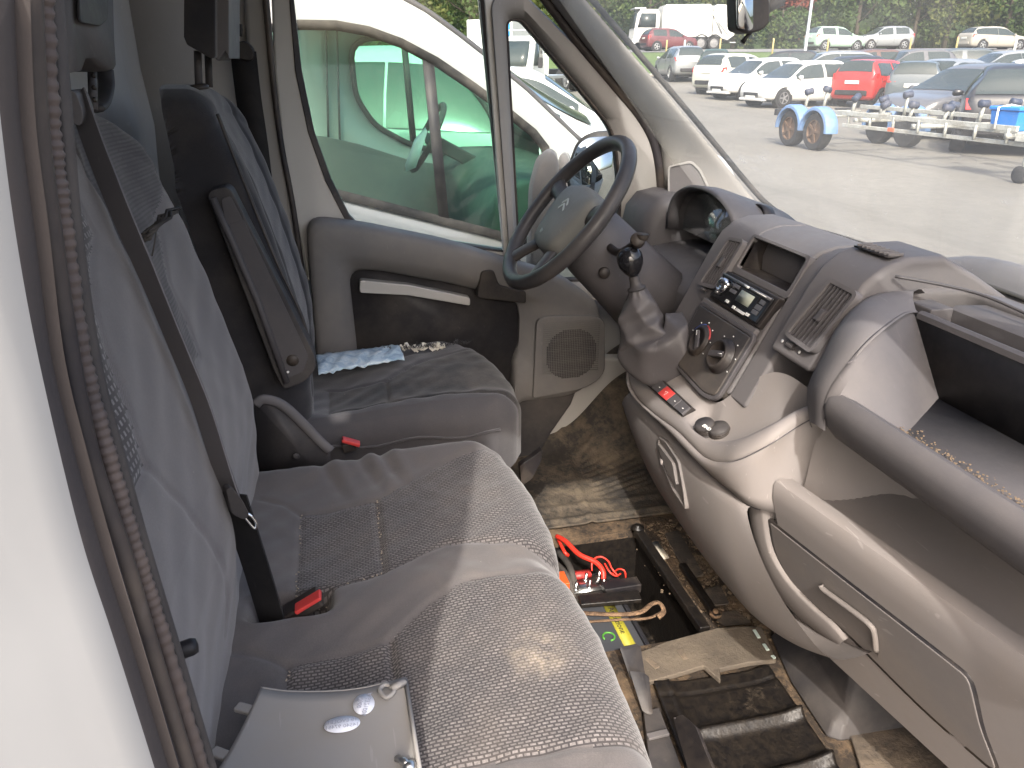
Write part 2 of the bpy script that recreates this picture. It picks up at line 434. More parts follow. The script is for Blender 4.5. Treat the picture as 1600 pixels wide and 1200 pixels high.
# ------------------------------------------------------------------ the cab shell
GZ = -0.40                                   # the yard's surface
cab = thing('delivery_van_cab', 'open grey cab shell of the white delivery van, with floor, pillars, bulkhead and windscreen', 'van', (0, 0.2, 0))
CX0, CX1 = -0.93, 0.93
m = MB()                                     # floor pan with an open battery well
m.box((-0.66, 0.30, -0.02), (0.56, 1.9, 0.04)); m.box((0.48, 0.30, -0.02), (0.90, 1.9, 0.04))
m.box((-0.175, 0.98, -0.02), (0.41, 0.54, 0.04)); m.box((-0.175, -0.14, -0.02), (0.41, 1.02, 0.04))
m.build('floor_pan', 'floor_rust', cab, smooth=False)
m = MB()
m.box((-0.175, 0.54, -0.24), (0.41, 0.34, 0.01)); m.box((-0.385, 0.54, -0.13), (0.012, 0.34, 0.22)); m.box((0.036, 0.54, -0.13), (0.012, 0.34, 0.22))
m.box((-0.175, 0.715, -0.13), (0.41, 0.012, 0.22)); m.box((-0.175, 0.37, -0.13), (0.41, 0.012, 0.22))
m.build('battery_well', 'black_dirty', cab, smooth=False)
# bulkhead behind the seats, pressed with upright flutes
nx, nz = 90, 14; v = []
for i in range(nx):
    x = -0.93 + 1.86 * i / (nx - 1)
    fl = 0.010 * (0.5 + 0.5 * math.tanh(6 * sin(2 * pi * x / 0.23 + 0.9)))
    for j in range(nz):
        z = 0.0 + 1.62 * j / (nz - 1); v.append((x, -0.43 + fl + 0.02 * math.exp(-((z - 0.98) / 0.02) ** 2), z))
mk('bulkhead', v, grid_faces(nx, nz), 'bulkhead_grey', cab, solid=0.01)
MB().box((0, 0.02, 1.68), (1.66, 1.02, 0.32)).build('roof', 'white_paint', cab, bev=0.05, seg=3)
m = MB(); m.box((0, -1.9, 0.85), (1.96, 2.8, 2.3)); m.build('cargo_body', 'white_paint', cab, bev=0.06, seg=3)
MB().box((0.80, 0.28, 1.50), (0.10, 1.15, 0.10)).build('door_header', 'white_paint', cab, bev=0.02)
m = MB(); m.box((0, 1.20, 0.25), (1.86, 0.03, 0.82)); m.build('firewall', 'black_plastic', cab)
m = MB(); m.box((0, 1.15, 0.68), (1.8, 0.16, 0.06)); m.build('cowl', 'black_plastic', cab, bev=0.01)
# front corner post on the passenger side, out of the picture, closes the door opening
m = MB(); m.bar((0.84, 1.10, 0.0), (0.84, 1.06, 0.82), 0.10, 0.2, (0, 1, 0)); m.bar((0.82, 1.06, 0.78), (0.76, 0.48, 1.48), 0.10, 0.09)
m.build('front_post', 'white_paint', cab, bev=0.015)
# rear-quarter side skin, passenger side (white strip down the left of the picture) and its door seals
def curve_at(pts, n=8): return bez(pts, n)
C0 = [(0.985,-0.079,1.145), (0.985,-0.082,1.125), (0.985,-0.085,1.097), (0.985,-0.087,1.066), (0.985,-0.088,1.028), (0.985,-0.088,0.993), (0.985,-0.086,0.955), (0.985,-0.083,0.887)]
CS = [(0.972,-0.075,1.159), (0.972,-0.081,1.125), (0.972,-0.084,1.095), (0.972,-0.088,1.055), (0.972,-0.088,1.021), (0.972,-0.087,0.983), (0.972,-0.085,0.942), (0.972,-0.082,0.871)]
C2 = [(0.962,-0.075,1.16), (0.962,-0.081,1.124), (0.962,-0.084,1.093), (0.962,-0.087,1.052), (0.962,-0.088,1.015), (0.962,-0.085,0.976), (0.962,-0.083,0.933), (0.962,-0.079,0.859)]
C3 = [(0.95,-0.075,1.161), (0.95,-0.081,1.123), (0.95,-0.084,1.09), (0.95,-0.087,1.047), (0.95,-0.086,1.009), (0.95,-0.084,0.968), (0.95,-0.081,0.922), (0.95,-0.077,0.844)]
C4 = [(0.94,-0.075,1.162), (0.94,-0.08,1.122), (0.94,-0.084,1.088), (0.94,-0.087,1.043), (0.94,-0.086,1.004), (0.94,-0.084,0.961), (0.94,-0.081,0.914), (0.94,-0.076,0.832)]
a = bez([(p[0] + 0.16, p[1] - 0.075, p[2] + 0.01) for p in C0], 10); a2 = bez([(p[0] + 0.075, p[1] - 0.036, p[2]) for p in C0], 10)
a3 = bez([(p[0] + 0.034, p[1] - 0.022, p[2]) for p in C0], 10); a4 = bez([(p[0] + 0.014, p[1] - 0.004, p[2]) for p in C0], 10)
b = bez(C0, 10)
def down(cv, z=-0.3): return [Vector((cv[0].x, cv[0].y - 0.02, 1.6))] + cv + [Vector((cv[-1].x, cv[-1].y + 0.01, z))]
m = MB(); m.loft([down(q) for q in (a, a2, a3, a4, b)], closed=False, cap=False)
m.build('side_skin', 'white_paint', cab)
m = MB(); m.loft([down(bez(q, 10)) for q in (C0, [tuple(Vector(x).lerp(Vector(y), .5) + Vector((.003, .001, 0))) for x, y in zip(C0, CS)], CS, C2, [(x[0] - .02, x[1] - .005, x[2]) for x in C2])], closed=False, cap=False)
m.build('seal_lip', 'seal_strip', cab)
m = MB(); m.loft([[q + w_ for q in bez(CS, 12)] for w_ in (Vector((.0006, -.0034, 0)), Vector((.0022, 0, 0)), Vector((.0006, .0034, 0)))], closed=False, cap=False); m.build('seal_stripe', 'seal_brown', cab)
MB().tube(down(bez(C2, 12)), 0.0036, 12).build('seal_bead', 'seal', cab)
cv = bez(C3, 44); n = len(cv)
rr = [0.0028 + (0.0005 if (i % 4) < 2 else 0.0) + 0.0002 * sin(i * 0.37) for i in range(n)]
MB().tube(cv, rr, 10).build('ribbed_seal', 'rib_rubber', cab)
MB().tube(bez(C4, 14), 0.0029, 8).build('seal_trim', 'charcoal', cab)
C5 = [(q[0] - 0.03, q[1] - 0.02, q[2]) for q in C4]
m = MB(); m.loft([down(bez(q, 8)) for q in ([(x[0] - .006, x[1] - .002, x[2]) for x in C3], [(x[0] - .002, x[1] - .001, x[2]) for x in C4], C5, [(q_[0] - .03, q_[1] - .25, q_[2]) for q_ in C5])], closed=False, cap=False); m.build('rear_post_trim', 'charcoal', cab)
m = MB(); m.box((0.955, -0.315, 0.75), (0.03, 0.36, 1.75)); m.build('side_wall', 'bulkhead_grey', cab)
# rear post on the driver's side, seen behind the belt
m = MB(); m.prism([(-0.84,-0.154,1.321), (-0.84,-0.101,1.322), (-0.84,-0.108,1.061), (-0.84,-0.101,0.769), (-0.84,-0.085,0.225), (-0.84,-0.206,0.238), (-0.84,-0.189,0.789)], (-0.06, 0, 0))
m.build('rear_post', 'pillar_grey', cab, bev=0.012)
m = MB(); m.box((-0.90, -0.30, 0.75), (0.05, 0.30, 1.7)); m.build('side_wall', 'bulkhead_grey', cab)
MB().tube(bez([(-0.835,-0.107,1.321), (-0.835,-0.112,1.104), (-0.835,-0.109,0.943), (-0.835,-0.096,0.753), (-0.835,-0.086,0.267)], 8), 0.007, 8).build('rear_post_seal', 'seal', cab)
# front pillar trim, driver's side
L = [(-0.845,0.533,1.321), (-0.845,0.653,1.189), (-0.845,0.754,1.088), (-0.845,0.843,0.997), (-0.845,0.891,0.916), (-0.845,0.916,0.797), (-0.845,0.922,0.666)]
Rr = [(-0.74,0.597,1.314), (-0.74,0.73,1.19), (-0.74,0.864,1.064), (-0.74,0.993,0.94), (-0.74,1.1,0.836), (-0.74,1.188,0.76), (-0.74,1.326,0.679)]
Lc = bez(L, 6); Rc = bez(Rr, 6); secs = []
for p, q in zip(Lc, Rc):
    d = q - p; nrm = Vector((0.85, -0.40, 0.15)).normalized(); row = []
    row.append(p + Vector((-0.05, 0.02, 0.0)))
    for k in range(9):
        t = k / 8; row.append(p + d * t + nrm * 0.030 * (sin(pi * t) ** 0.55))
    row.append(q + Vector((-0.07, -0.01, -0.012))); secs.append(row)
MB().loft(secs, closed=False, cap=False).build('front_pillar_trim', 'pillar_grey', cab, sub=1)
MB().tube(bez([(p[0] - .004, p[1] - .006, p[2]) for p in L], 10), 0.0125, 10).build('front_door_seal', 'seal', cab)
# speaker grille let into the pillar base
gp = Vector((0.035, -0.016, 0.006))
g = [Vector(q) + gp for q in ((-0.8,0.909,0.87), (-0.8,0.971,0.88), (-0.8,0.998,0.857), (-0.8,1.025,0.814), (-0.8,1.031,0.764), (-0.8,0.918,0.769))]
MB().prism(rounded(g, 0.008), (-0.03, 0.012, 0)).build('tweeter_grille', 'dash_grey', cab, bev=0.001)
frame('tweeter_rim', rounded(inset(g, -0.006), 0.01), rounded(inset(g, 0.001), 0.008), (0.004, -0.0016, 0), 'pillar_grey', cab, bev=0.001)
# windscreen
def ws(u, w):       # u -1..1 across, w 0..1 up
    half = 0.80 - 0.075 * w
    return Vector((half * u, 1.015 - 0.60 * w + 0.085 * (1 - u * u), 0.768 + 0.68 * w))
NU, NW = 33, 17
v = [ws(-1 + 2 * i / (NU - 1), j / (NW - 1)) for i in range(NU) for j in range(NW)]
mk('windscreen', v, grid_faces(NU, NW), 'windscreen_glass', cab)
edge = [ws(-1 + 2 * i / 60, 0) for i in range(0, 61)]
MB().tube(bez([(q[0] + .004, q[1] + .004, q[2] + .004) for q in Rr], 8), 0.0075, 8).build('pillar_screen_seal', 'rubber', cab)
MB().tube([p + Vector((0.0, -0.006, 0.003)) for p in edge], 0.0085, 8).build('windscreen_seal', 'rubber', cab)
# painted border band along the foot of the screen
m = MB(); m.loft([[ws(-1 + 2 * i / 40, w) + Vector((0, 0.004, 0.0)) for i in range(41)] for w in (0.0, 0.03)], closed=False, cap=False)
m.build('screen_border', 'rubber', cab)
# wipers parked below the screen
for (x0, x1, yo) in ((0.10, 0.62, 0.0), (-0.55, 0.0, 0.02)):
    w = thing('wiper_arm', 'black wiper arm parked along the windscreen foot, ' + ('passenger side' if x0 > 0 else 'driver side'), 'wiper', (x0, 1.14, 0.76), group='windscreen wipers')
    P = [ws((x0 + (x1 - x0) * k / 8) / 0.775, 0.012) + Vector((0, 0.035, -0.012 + 0.008 * sin(pi * k / 8))) for k in range(9)]
    MB().tube(P, 0.009, 8, flat=0.6).build('arm', 'rubber', w)
    MB().tube([p + Vector((0, 0.012, -0.014)) for p in P], 0.006, 6).build('blade', 'black_plastic', w)
# outer bonnet corner bump seen over the dash
m = MB(); secs = []
for k in range(9):
    t = k / 8; r = 0.045 * sin(pi * min(1, t + 0.08)) ** 0.6 + 0.002
    secs.append([Vector((-0.02 + 0.34 * t, 1.16 + 0.03 * cos(a_) * 1.2, 0.770 + r * sin(a_) * (0.9))) for a_ in [pi * q / 8 for q in range(9)]])
m.loft(secs, closed=False, cap=False).build('scuttle_cover', 'dash_dark', cab)
# interior mirror
mir = thing('rear_view_mirror', 'dark interior rear view mirror hanging from the windscreen top', 'mirror', (0.0, 0.62, 1.16))
A = V((0.05,0.615,1.223)); 
face = [(0,0.634,1.262), (0,0.659,1.262), (0,0.669,1.187), (0,0.662,1.183), (0,0.647,1.187), (0,0.643,1.193)]
MB().prism(rounded(face, 0.003), (0.004, 0.002, 0)).build('mirror_glass', 'mirror', mir)
cs = [(-0.004,0.634,1.262), (-0.004,0.695,1.264), (-0.004,0.704,1.195), (-0.004,0.691,1.184), (-0.004,0.667,1.179), (-0.004,0.646,1.185)]
MB().prism(rounded(cs, 0.006), (-0.05, 0.01, 0)).build('casing', 'charcoal', mir, bev=0.006, seg=3)
MB().tube([(-0.02,0.68,1.182), (-0.02,0.674,1.175), (-0.02,0.668,1.167)], [0.004, 0.003, 0.0045], 8).build('dip_lever', 'black_plastic', mir)
MB().tube([(-0.03,0.708,1.219), (-0.03,0.728,1.23), (-0.02,0.727,1.248), (-0.02,0.71,1.283)], [0.010, 0.013, 0.013, 0.012], 10).build('stalk', 'charcoal', mir)

# ------------------------------------------------------------------ driver's door
door = thing('driver_door', "closed driver's door, white frame with dark grey trim panel below the window", 'door', (-0.88, 0.4, 0.1))
X = -0.87
win = [(-0.87,-0.048,1.352), (-0.87,0.395,1.362), (-0.87,0.464,0.646), (-0.87,0.072,0.725), (-0.87,0.04,0.762), (-0.87,0.001,0.858), (-0.87,-0.03,0.976), (-0.87,-0.046,1.118)]
out = [(-0.87,-0.089,1.39), (-0.87,0.435,1.404), (-0.87,0.511,0.498), (-0.87,0.013,0.531), (-0.87,-0.084,0.591), (-0.87,-0.096,0.763), (-0.87,-0.11,0.947), (-0.87,-0.109,1.118)]
def ring8(name, o, i, off, mat, par, n=6, **kw):
    """frame between two loops given by matching corners, edges straight between corners"""
    def dens(l): 
        L_ = []
        for k in range(len(l)):
            p, q = Vector(l[k]), Vector(l[(k + 1) % len(l)])
            L_ += [p.lerp(q, t / n) for t in range(n)]
        return L_
    o, i = dens(o), dens(i); off = Vector(off); mb = MB()
    mb.loft([o, i, [p + off for p in i], [p + off for p in o]], True, False, True)
    return mb.build(name, mat, par, **kw)
ring8('window_frame', out, win, (-0.05, 0, 0), 'frame_white', door, bev=0.012, seg=3)
ring8('window_seal', [Vector(p) + Vector((0.004, 0, 0)) for p in inset(win, -0.014)], inset(win, 0.002), (-0.03, 0, 0), 'seal', door, bev=0.004)
MB().prism([Vector(p) + Vector((-0.022, 0, 0)) for p in inset(win, -0.008)], (-0.004, 0, 0)).build('window_glass', 'door_glass', door, smooth=False)
# quarter light
qi = rounded([(-0.87,0.466,1.236), (-0.87,0.507,1.241), (-0.87,0.656,1.088), (-0.87,0.774,0.962), (-0.87,0.802,0.797), (-0.87,0.805,0.537), (-0.87,0.505,0.555)], [.03, .02, .2, .05, .05, .02, .02], 5)
qo = rounded([(-0.87,0.424,1.293), (-0.87,0.507,1.3), (-0.87,0.745,1.103), (-0.87,0.887,0.948), (-0.87,0.927,0.793), (-0.87,0.941,0.469), (-0.87,0.483,0.499)], [.04, .03, .2, .05, .05, .02, .02], 5)
m = MB(); off = Vector((0.022, -0.004, 0)); mid = [Vector(a).lerp(Vector(b), 0.62) + off for a, b in zip(qo, qi)]
qi2 = [Vector(p) for p in qi]
m.loft([[Vector(p) for p in qo], [Vector(a).lerp(Vector(b), 0.12) + off for a, b in zip(qo, qi)], mid, qi2, [p + Vector((-0.04, 0, 0)) for p in qi2], [Vector(p) + Vector((-0.04, 0, 0)) for p in qo]], True, False, True)
m.build('quarter_window_trim', 'pillar_grey', door, sharp=50)
ring8('quarter_window_seal', qi2, inset(qi2, 0.006), (-0.03, 0, 0), 'seal', door, n=1)
MB().prism([p + Vector((-0.03, 0, 0)) for p in qi2], (-0.004, 0, 0)).build('quarter_glass', 'door_glass', door, smooth=False)
m = MB(); m.prism([(-0.862,0.404,1.362), (-0.862,0.429,1.362), (-0.862,0.503,0.5), (-0.862,0.467,0.503)], (-0.02, 0, 0)); m.build('window_post', 'frame_white', door, bev=0.004)
# outer skin below the window keeps daylight out
m = MB(); m.prism([(-0.93, -0.12, -0.3), (-0.93, 1.25, -0.3), (-0.93, 1.25, 0.62), (-0.93, 0.55, 0.56), (-0.93, -0.12, 0.70)], (-0.03, 0, 0)); m.build('door_skin', 'white_paint', door)
# inner trim: a thick panel with an open pocket
to = rounded([(-0.8,-0.07,0.77), (-0.8,0.061,0.75), (-0.8,0.291,0.692), (-0.8,0.614,0.578), (-0.8,0.731,0.494), (-0.8,0.758,0.272), (-0.8,0.664,0.204), (-0.8,0.482,0.201), (-0.8,0.466,-0.075), (-0.8,-0.097,-0.001), (-0.8,-0.079,0.395)], [.05, .05, .05, .03, .05, .04, .04, .03, .02, .02, .05], 5)
ti = rounded([(-0.8,0.027,0.631), (-0.8,0.118,0.618), (-0.8,0.288,0.576), (-0.8,0.362,0.554), (-0.8,0.488,0.512), (-0.8,0.496,0.462), (-0.8,0.493,0.376), (-0.8,0.474,0.324), (-0.8,0.458,0.059), (-0.8,0.03,0.109), (-0.8,0.033,0.386)], [.05, .02, .02, .02, .03, .01, .02, .02, .02, .02, .05], 5)
m = MB(); o_, i_ = [Vector(p) for p in to], [Vector(p) for p in ti]; W = Vector((1, 0, 0))
lips = lambda t, d: [p.lerp(q, t) + W * d for p, q in zip(o_, i_)]
m.loft([lips(0, -0.07), lips(0.0, -0.022), lips(0.05, -0.006), lips(0.16, 0.0), lips(0.62, 0.0), lips(0.78, -0.008), lips(0.93, -0.022), lips(1.0, -0.03), lips(1.0, -0.06)], True, False, True)
m.build('trim_panel', 'door_grey', door, sharp=60)
MB().prism([p + W * -0.048 for p in inset(i_, -0.03)], (-0.008, 0, 0)).build('pocket_back', 'charcoal', door)
MB().prism(rounded([(-0.815,0.054,0.601), (-0.815,0.185,0.579), (-0.815,0.351,0.533), (-0.815,0.351,0.509), (-0.815,0.184,0.55), (-0.815,0.051,0.566)], 0.008), (-0.03, 0, 0)).build('armrest_strip', 'frame_white', door, bev=0.006, seg=3)
pull = rounded([(-0.792,0.379,0.612), (-0.792,0.414,0.614), (-0.792,0.428,0.57), (-0.792,0.505,0.547), (-0.792,0.505,0.513), (-0.792,0.365,0.537)], [.012, .012, .012, .006, .006, .012], 4)
MB().prism(pull, (-0.04, 0, 0)).build('door_pull', 'black_plastic', door, bev=0.006, seg=3)
# speaker panel: raised field with a round perforated grille
sp = rounded([(-0.795,0.536,0.465), (-0.795,0.574,0.472), (-0.795,0.708,0.464), (-0.795,0.74,0.446), (-0.795,0.75,0.275), (-0.795,0.691,0.237), (-0.795,0.527,0.22)], [.03, .02, .02, .02, .05, .03, .01], 4)
MB().prism([p + W * 0.006 for p in sp], (-0.012, 0, 0)).build('speaker_field', 'door_grey', door, bev=0.003)
cx = V((-0.787,0.641,0.352)); m = MB()
for i in range(-15, 16):
    for j in range(-15, 16):
        y_, z_ = i * 0.0052, j * 0.0052
        if y_ * y_ + z_ * z_ < 0.078 ** 2: m.box(cx + Vector((-0.001, y_, z_)), (0.003, 0.0034, 0.0034))
m.build('speaker_grille', 'charcoal', door, smooth=False)
m = MB()
for j in range(26):
    z_ = V((-0.788,0.652,0.455)).z - 0.004 - j * 0.0062
    y0, y1 = V((-0.788,0.55,0.385)).y, V((-0.788,0.729,0.371)).y
    m.box((-0.788, (y0 + y1) / 2, z_), (0.0022, (y1 - y0) * 0.96, 0.0016))
m.build('speaker_slots', 'door_grey', door, smooth=False)
m = MB(); m.prism([(-0.815,0.47,0.262), (-0.815,0.677,0.242), (-0.815,0.655,0.177), (-0.815,0.595,0.088), (-0.815,0.535,-0.02), (-0.815,0.47,-0.154)], (-0.04, 0, 0)); m.build('lower_trim', 'charcoal', door, bev=0.006)
# kick panel and sill below the door
m = MB(); m.prism([(-0.86,0.887,0.29), (-0.86,0.905,0.023), (-0.86,0.522,-0.07), (-0.86,0.349,-0.436), (-0.86,0.277,-0.039), (-0.86,0.56,0.235), (-0.86,0.741,0.303)], (-0.05, 0, 0)); m.build('sill_panel', 'frame_white', cab, bev=0.01)
# door mirror outside
dm = thing('door_mirror', "dark door mirror outside the driver's quarter window", 'mirror', (-1.18, 0.70, 0.78))
hx = -1.20
hs = rounded([(-1.2,0.745,0.75), (-1.2,0.735,0.814), (-1.2,0.766,0.903), (-1.2,0.803,0.93), (-1.2,0.883,0.932), (-1.2,0.906,0.916), (-1.2,0.918,0.702), (-1.2,0.773,0.698)], 0.03, 4)
m = MB(); cc = sum(hs, Vector()) / len(hs)
m.loft([[p + Vector((0.05, 0, 0)) * 0 for p in hs], [p.lerp(cc, -0.02) + Vector((-0.04, 0.03, 0)) for p in hs], [p.lerp(cc, 0.10) + Vector((-0.13, 0.07, 0)) for p in hs], [p.lerp(cc, 0.45) + Vector((-0.17, 0.09, 0)) for p in hs]])
m.build('housing', 'charcoal', dm)
MB().prism([p.lerp(cc, 0.13) + Vector((0.003, -0.002, 0)) for p in hs], (-0.003, 0, 0)).build('mirror_glass', 'mirror', dm)
m = MB(); m.bar((-0.97, 0.86, 0.62), (-1.22, 0.80, 0.62), 0.09, 0.05); m.build('arm', 'charcoal', dm, bev=0.01)


# ------------------------------------------------------------------ seats
def interp(xs, ys): return lambda t: float(np.interp(t, xs, ys))
def in_poly(px, py, poly):
    inside = np.zeros(px.shape, bool); n = len(poly)
    for i in range(n):
        x1, y1 = poly[i]; x2, y2 = poly[(i + 1) % n]
        c = ((y1 > py) != (y2 > py)) & (px < (x2 - x1) * (py - y1) / (y2 - y1 + 1e-12) + x1)
        inside ^= c
    return inside
def dist_line(px, py, pl, closed=True):
    d = np.full(px.shape, 9.0); n = len(pl)
    for i in range(n if closed else n - 1):
        x1, y1 = pl[i]; x2, y2 = pl[(i + 1) % n]; dx, dy = x2 - x1, y2 - y1
        t = np.clip(((px - x1) * dx + (py - y1) * dy) / (dx * dx + dy * dy + 1e-12), 0, 1)
        d = np.minimum(d, np.hypot(px - x1 - t * dx, py - y1 - t * dy))
    return d
def pad(name, parent, a0, a1, s0, s1, base, hgt, thick, re0, re1, rf, to_world, mats, regions, seams, na=120, ns=90, cut=None, seamd=0.004, seamw=0.005, low=None):
    """upholstered pad: a runs across, s runs along and rolls over at its end; base(s) + hgt(a, s) is the face height; regions are (polygon, material slot)"""
    cols = []                                              # (a, drop)
    for k in range(5): cols.append((a0, re0 + (thick - re0) * (1 - k / 5)))
    for k in range(7): t = pi / 2 * k / 7; cols.append((a0 + re0 * (1 - cos(t)), re0 * (1 - sin(t))))
    A = np.linspace(a0 + re0, a1 - re1, na)
    cols += [(float(q), 0.0) for q in A]
    for k in range(1, 8): t = pi / 2 * k / 7; cols.append((a1 - re1 * (1 - sin(t)), re1 * (1 - cos(t))))
    for k in range(1, 6): cols.append((a1, re1 + (thick - re1) * k / 5))
    nu = len(cols); rows = []
    for k in range(ns): rows.append((k / (ns - 1), 0.0, 0))
    for k in range(1, 13): t = pi / 2 * k / 12; rows.append((1.0, t, 1))
    for k in range(1, 7): rows.append((1.0, k / 6, 2))
    nv = len(rows); a_ = np.zeros((nu, nv)); s_ = np.zeros((nu, nv)); n_ = np.zeros((nu, nv)); sp = np.zeros((nu, nv))
    for i, (a, dr) in enumerate(cols):
        S1 = s1(a)
        for j, (q, t, kind) in enumerate(rows):
            a_[i, j] = a
            if kind == 0: s = s0 + (S1 - rf - s0) * q; sp[i, j] = s; dn = 0.0
            elif kind == 1: s = S1 - rf + rf * sin(t); dn = rf * (1 - cos(t)); sp[i, j] = S1 - rf + rf * t
            else: s = S1; dn = rf + (thick - rf) * t; sp[i, j] = S1 - rf + rf * pi / 2 + (thick - rf) * t
            s -= dr * 0.55 * min(1.0, max(0.0, (s - s0) / max(1e-6, (S1 - s0)) - 0.75) * 4)
            s_[i, j] = s; n_[i, j] = base(min(s, S1 - rf)) - max(dr, dn) - min(dr, dn) * 0.35
    H = hgt(a_, sp)
    fade = np.ones_like(H); 
    for i, (a, dr) in enumerate(cols): fade[i, :] *= 1 - min(1.0, dr / max(re0, 0.01))
    H = H * np.clip(fade, 0, 1)
    for sm, closed in seams:
        d = dist_line(a_, sp, sm, closed); H = H - seamd * np.exp(-(d / seamw) ** 2)
    n_ = n_ + H
    if low is not None: n_ = np.maximum(n_, low)
    verts = [to_world(a_[i, j], s_[i, j], n_[i, j]) for i in range(nu) for j in range(nv)]
    faces = grid_faces(nu, nv)
    ca = (a_[:-1, :-1] + a_[1:, 1:]) / 2; cs_ = (sp[:-1, :-1] + sp[1:, 1:]) / 2; idx = np.zeros(ca.shape, int)
    for poly, slot in regions: idx[in_poly(ca, cs_, poly)] = slot
    keep = np.ones(ca.shape, bool)
    if cut is not None: keep = ~in_poly(ca, cs_, cut)
    fl = [f for f, k in zip(faces, keep.ravel()) if k]; il = [int(q) for q, k in zip(idx.ravel(), keep.ravel()) if k]
    return mk(name, verts, fl, None, parent, mats=mats, midx=il)
def G(a, s, ca, cs, wa, ws_): return np.exp(-((a - ca) / wa) ** 2 - ((s - cs) / ws_) ** 2)
def sig(x): return 1 / (1 + np.exp(-np.clip(x, -40, 40)))
rng = np.random.RandomState(3)
def wrinkle(a, s, sc=1.0, amp=0.0012):
    return amp * (np.sin(a * 61 * sc + 3 * np.sin(s * 23)) * np.sin(s * 47 * sc + 2 * np.sin(a * 31)) + 0.6 * np.sin(a * 120 * sc + s * 90))

CZ = 0.46
bench = thing('passenger_bench', 'grey two-place passenger bench seat in front, sunlit and dusty on its near cushion', 'seat', (0.38, 0.0, 0.0))
def P2(*pts): return [(p[0], p[1]) for p in pts]
mi_rear = P2((0.076,-0.095,0.46), (0.078,0.029,0.46), (0.289,0.026,0.46), (0.295,-0.098,0.46))
mi_front = P2((0.078,0.029,0.46), (0.035,0.101,0.46), (-0.006,0.17,0.46)) + [(-0.03, 0.24), (0.03, 0.36), (0.27, 0.40)] + P2((0.285,0.268,0.46), (0.262,0.216,0.46), (0.246,0.121,0.46), (0.289,0.026,0.46))
pa_rear = P2((0.43,-0.104,0.46), (0.425,0.024,0.46)) + [(0.64, 0.02), (0.64, -0.105)]
pa_front = P2((0.425,0.024,0.46), (0.38,0.078,0.46), (0.343,0.135,0.46), (0.34,0.253,0.46)) + [(0.32, 0.40), (0.655, 0.40), (0.648, 0.20), (0.64, 0.02)]
front_y = interp([-0.09, -0.07, -0.03, 0.02, 0.08, 0.20, 0.265, 0.30, 0.345, 0.45, 0.60, 0.70, 0.80, 0.87], [0.225, 0.255, 0.280, 0.297, 0.305, 0.306, 0.297, 0.286, 0.295, 0.303, 0.298, 0.290, 0.27, 0.24])
def bench_h(a, s):
    h = 0.020 * sig((s - 0.02) / 0.05) * (1 - 0 * a)                      # thigh support rises to the front
    ridge = 0.30 + 0.05 * sig((0.05 - s) / 0.05)
    h = h + 0.012 * np.exp(-((a - ridge) / 0.055) ** 2) * sig((0.16 - s) / 0.05) - 0.012 * np.exp(-((a - 0.297) / 0.03) ** 2) * sig((s - 0.18) / 0.04)
    h = h + 0.018 * np.exp(-((a + 0.055) / 0.05) ** 2) + 0.004 * G(a, s, 0.13, 0.2, 0.15, 0.12) + 0.005 * G(a, s, 0.5, 0.2, 0.17, 0.13)
    h = h - 0.012 * G(a, s, 0.18, -0.06, 0.12, 0.07) - 0.012 * G(a, s, 0.52, -0.05, 0.12, 0.08)
    # pulls in the cloth running off the far bolster
    f = np.clip((0.085 - a) / 0.1, 0, 1) * np.clip((s + 0.14) / 0.06, 0, 1)
    for k, sx in enumerate((-0.03, 0.035, 0.075)): h = h - 0.0055 * f * np.exp(-((s - sx - 0.35 * (a - 0.03)) / 0.011) ** 2) + 0.004 * f * np.exp(-((s - sx - 0.02 - 0.3 * (a - 0.03)) / 0.012) ** 2)
    h = h + wrinkle(a, s)
    pk = (sig((a - 0.292) / 0.003) * sig((0.343 - a) / 0.003) * sig((s + 0.155) / 0.003) * sig((-0.052 - s) / 0.003))
    return h - 0.06 * pk
M_ = lambda a, s, n: (a, s, n)
pad('cushion', bench, -0.088, 0.87, -0.20, front_y, lambda s: CZ - 0.012, bench_h, 0.19, 0.045, 0.05, 0.07, M_,
    ['seat_grey', 'insert_cushion'], [(mi_rear, 1), (mi_front, 1), (pa_rear, 1), (pa_front, 1)], [(mi_rear, True), (mi_front, True), (pa_rear, True), (pa_front, True), (P2((0.392,-0.185,0.46), (0.405,-0.142,0.46), (0.43,-0.104,0.46)), False), (P2((0.018,-0.164,0.46), (0.04,-0.126,0.46), (0.076,-0.095,0.46)), False)], na=190, ns=110)
# worn pale stitching along the insert seams
m = MB()
for (p, q) in ((mi_rear[0], mi_rear[3]), (mi_rear[1], mi_rear[2]), (mi_rear[3], mi_rear[2]), (pa_rear[0], (pa_rear[0][0] + 0.05, pa_rear[0][1]))):
    L_ = math.hypot(q[0] - p[0], q[1] - p[1]); nn = int(L_ / 0.0062)
    for k in range(nn):
        if rng.rand() < 0.55: continue
        t = (k + 0.5) / nn; c = Vector((p[0] + (q[0] - p[0]) * t + rng.randn() * .001, p[1] + (q[1] - p[1]) * t + rng.randn() * .001, CZ - 0.017))
        c.z += 0.004 + float(bench_h(np.array([[c.x]]), np.array([[c.y]]))[0, 0])
        m.box(c, (0.0018 + 0.0016 * rng.rand(), 0.0013, 0.0012), Matrix.Rotation(rng.rand() * 3, 3, 'Z'))
simple('thread', (0.36, 0.30, 0.23), 0.9); tag(m.build('stitching', 'thread', bench, smooth=False), kind='stuff')
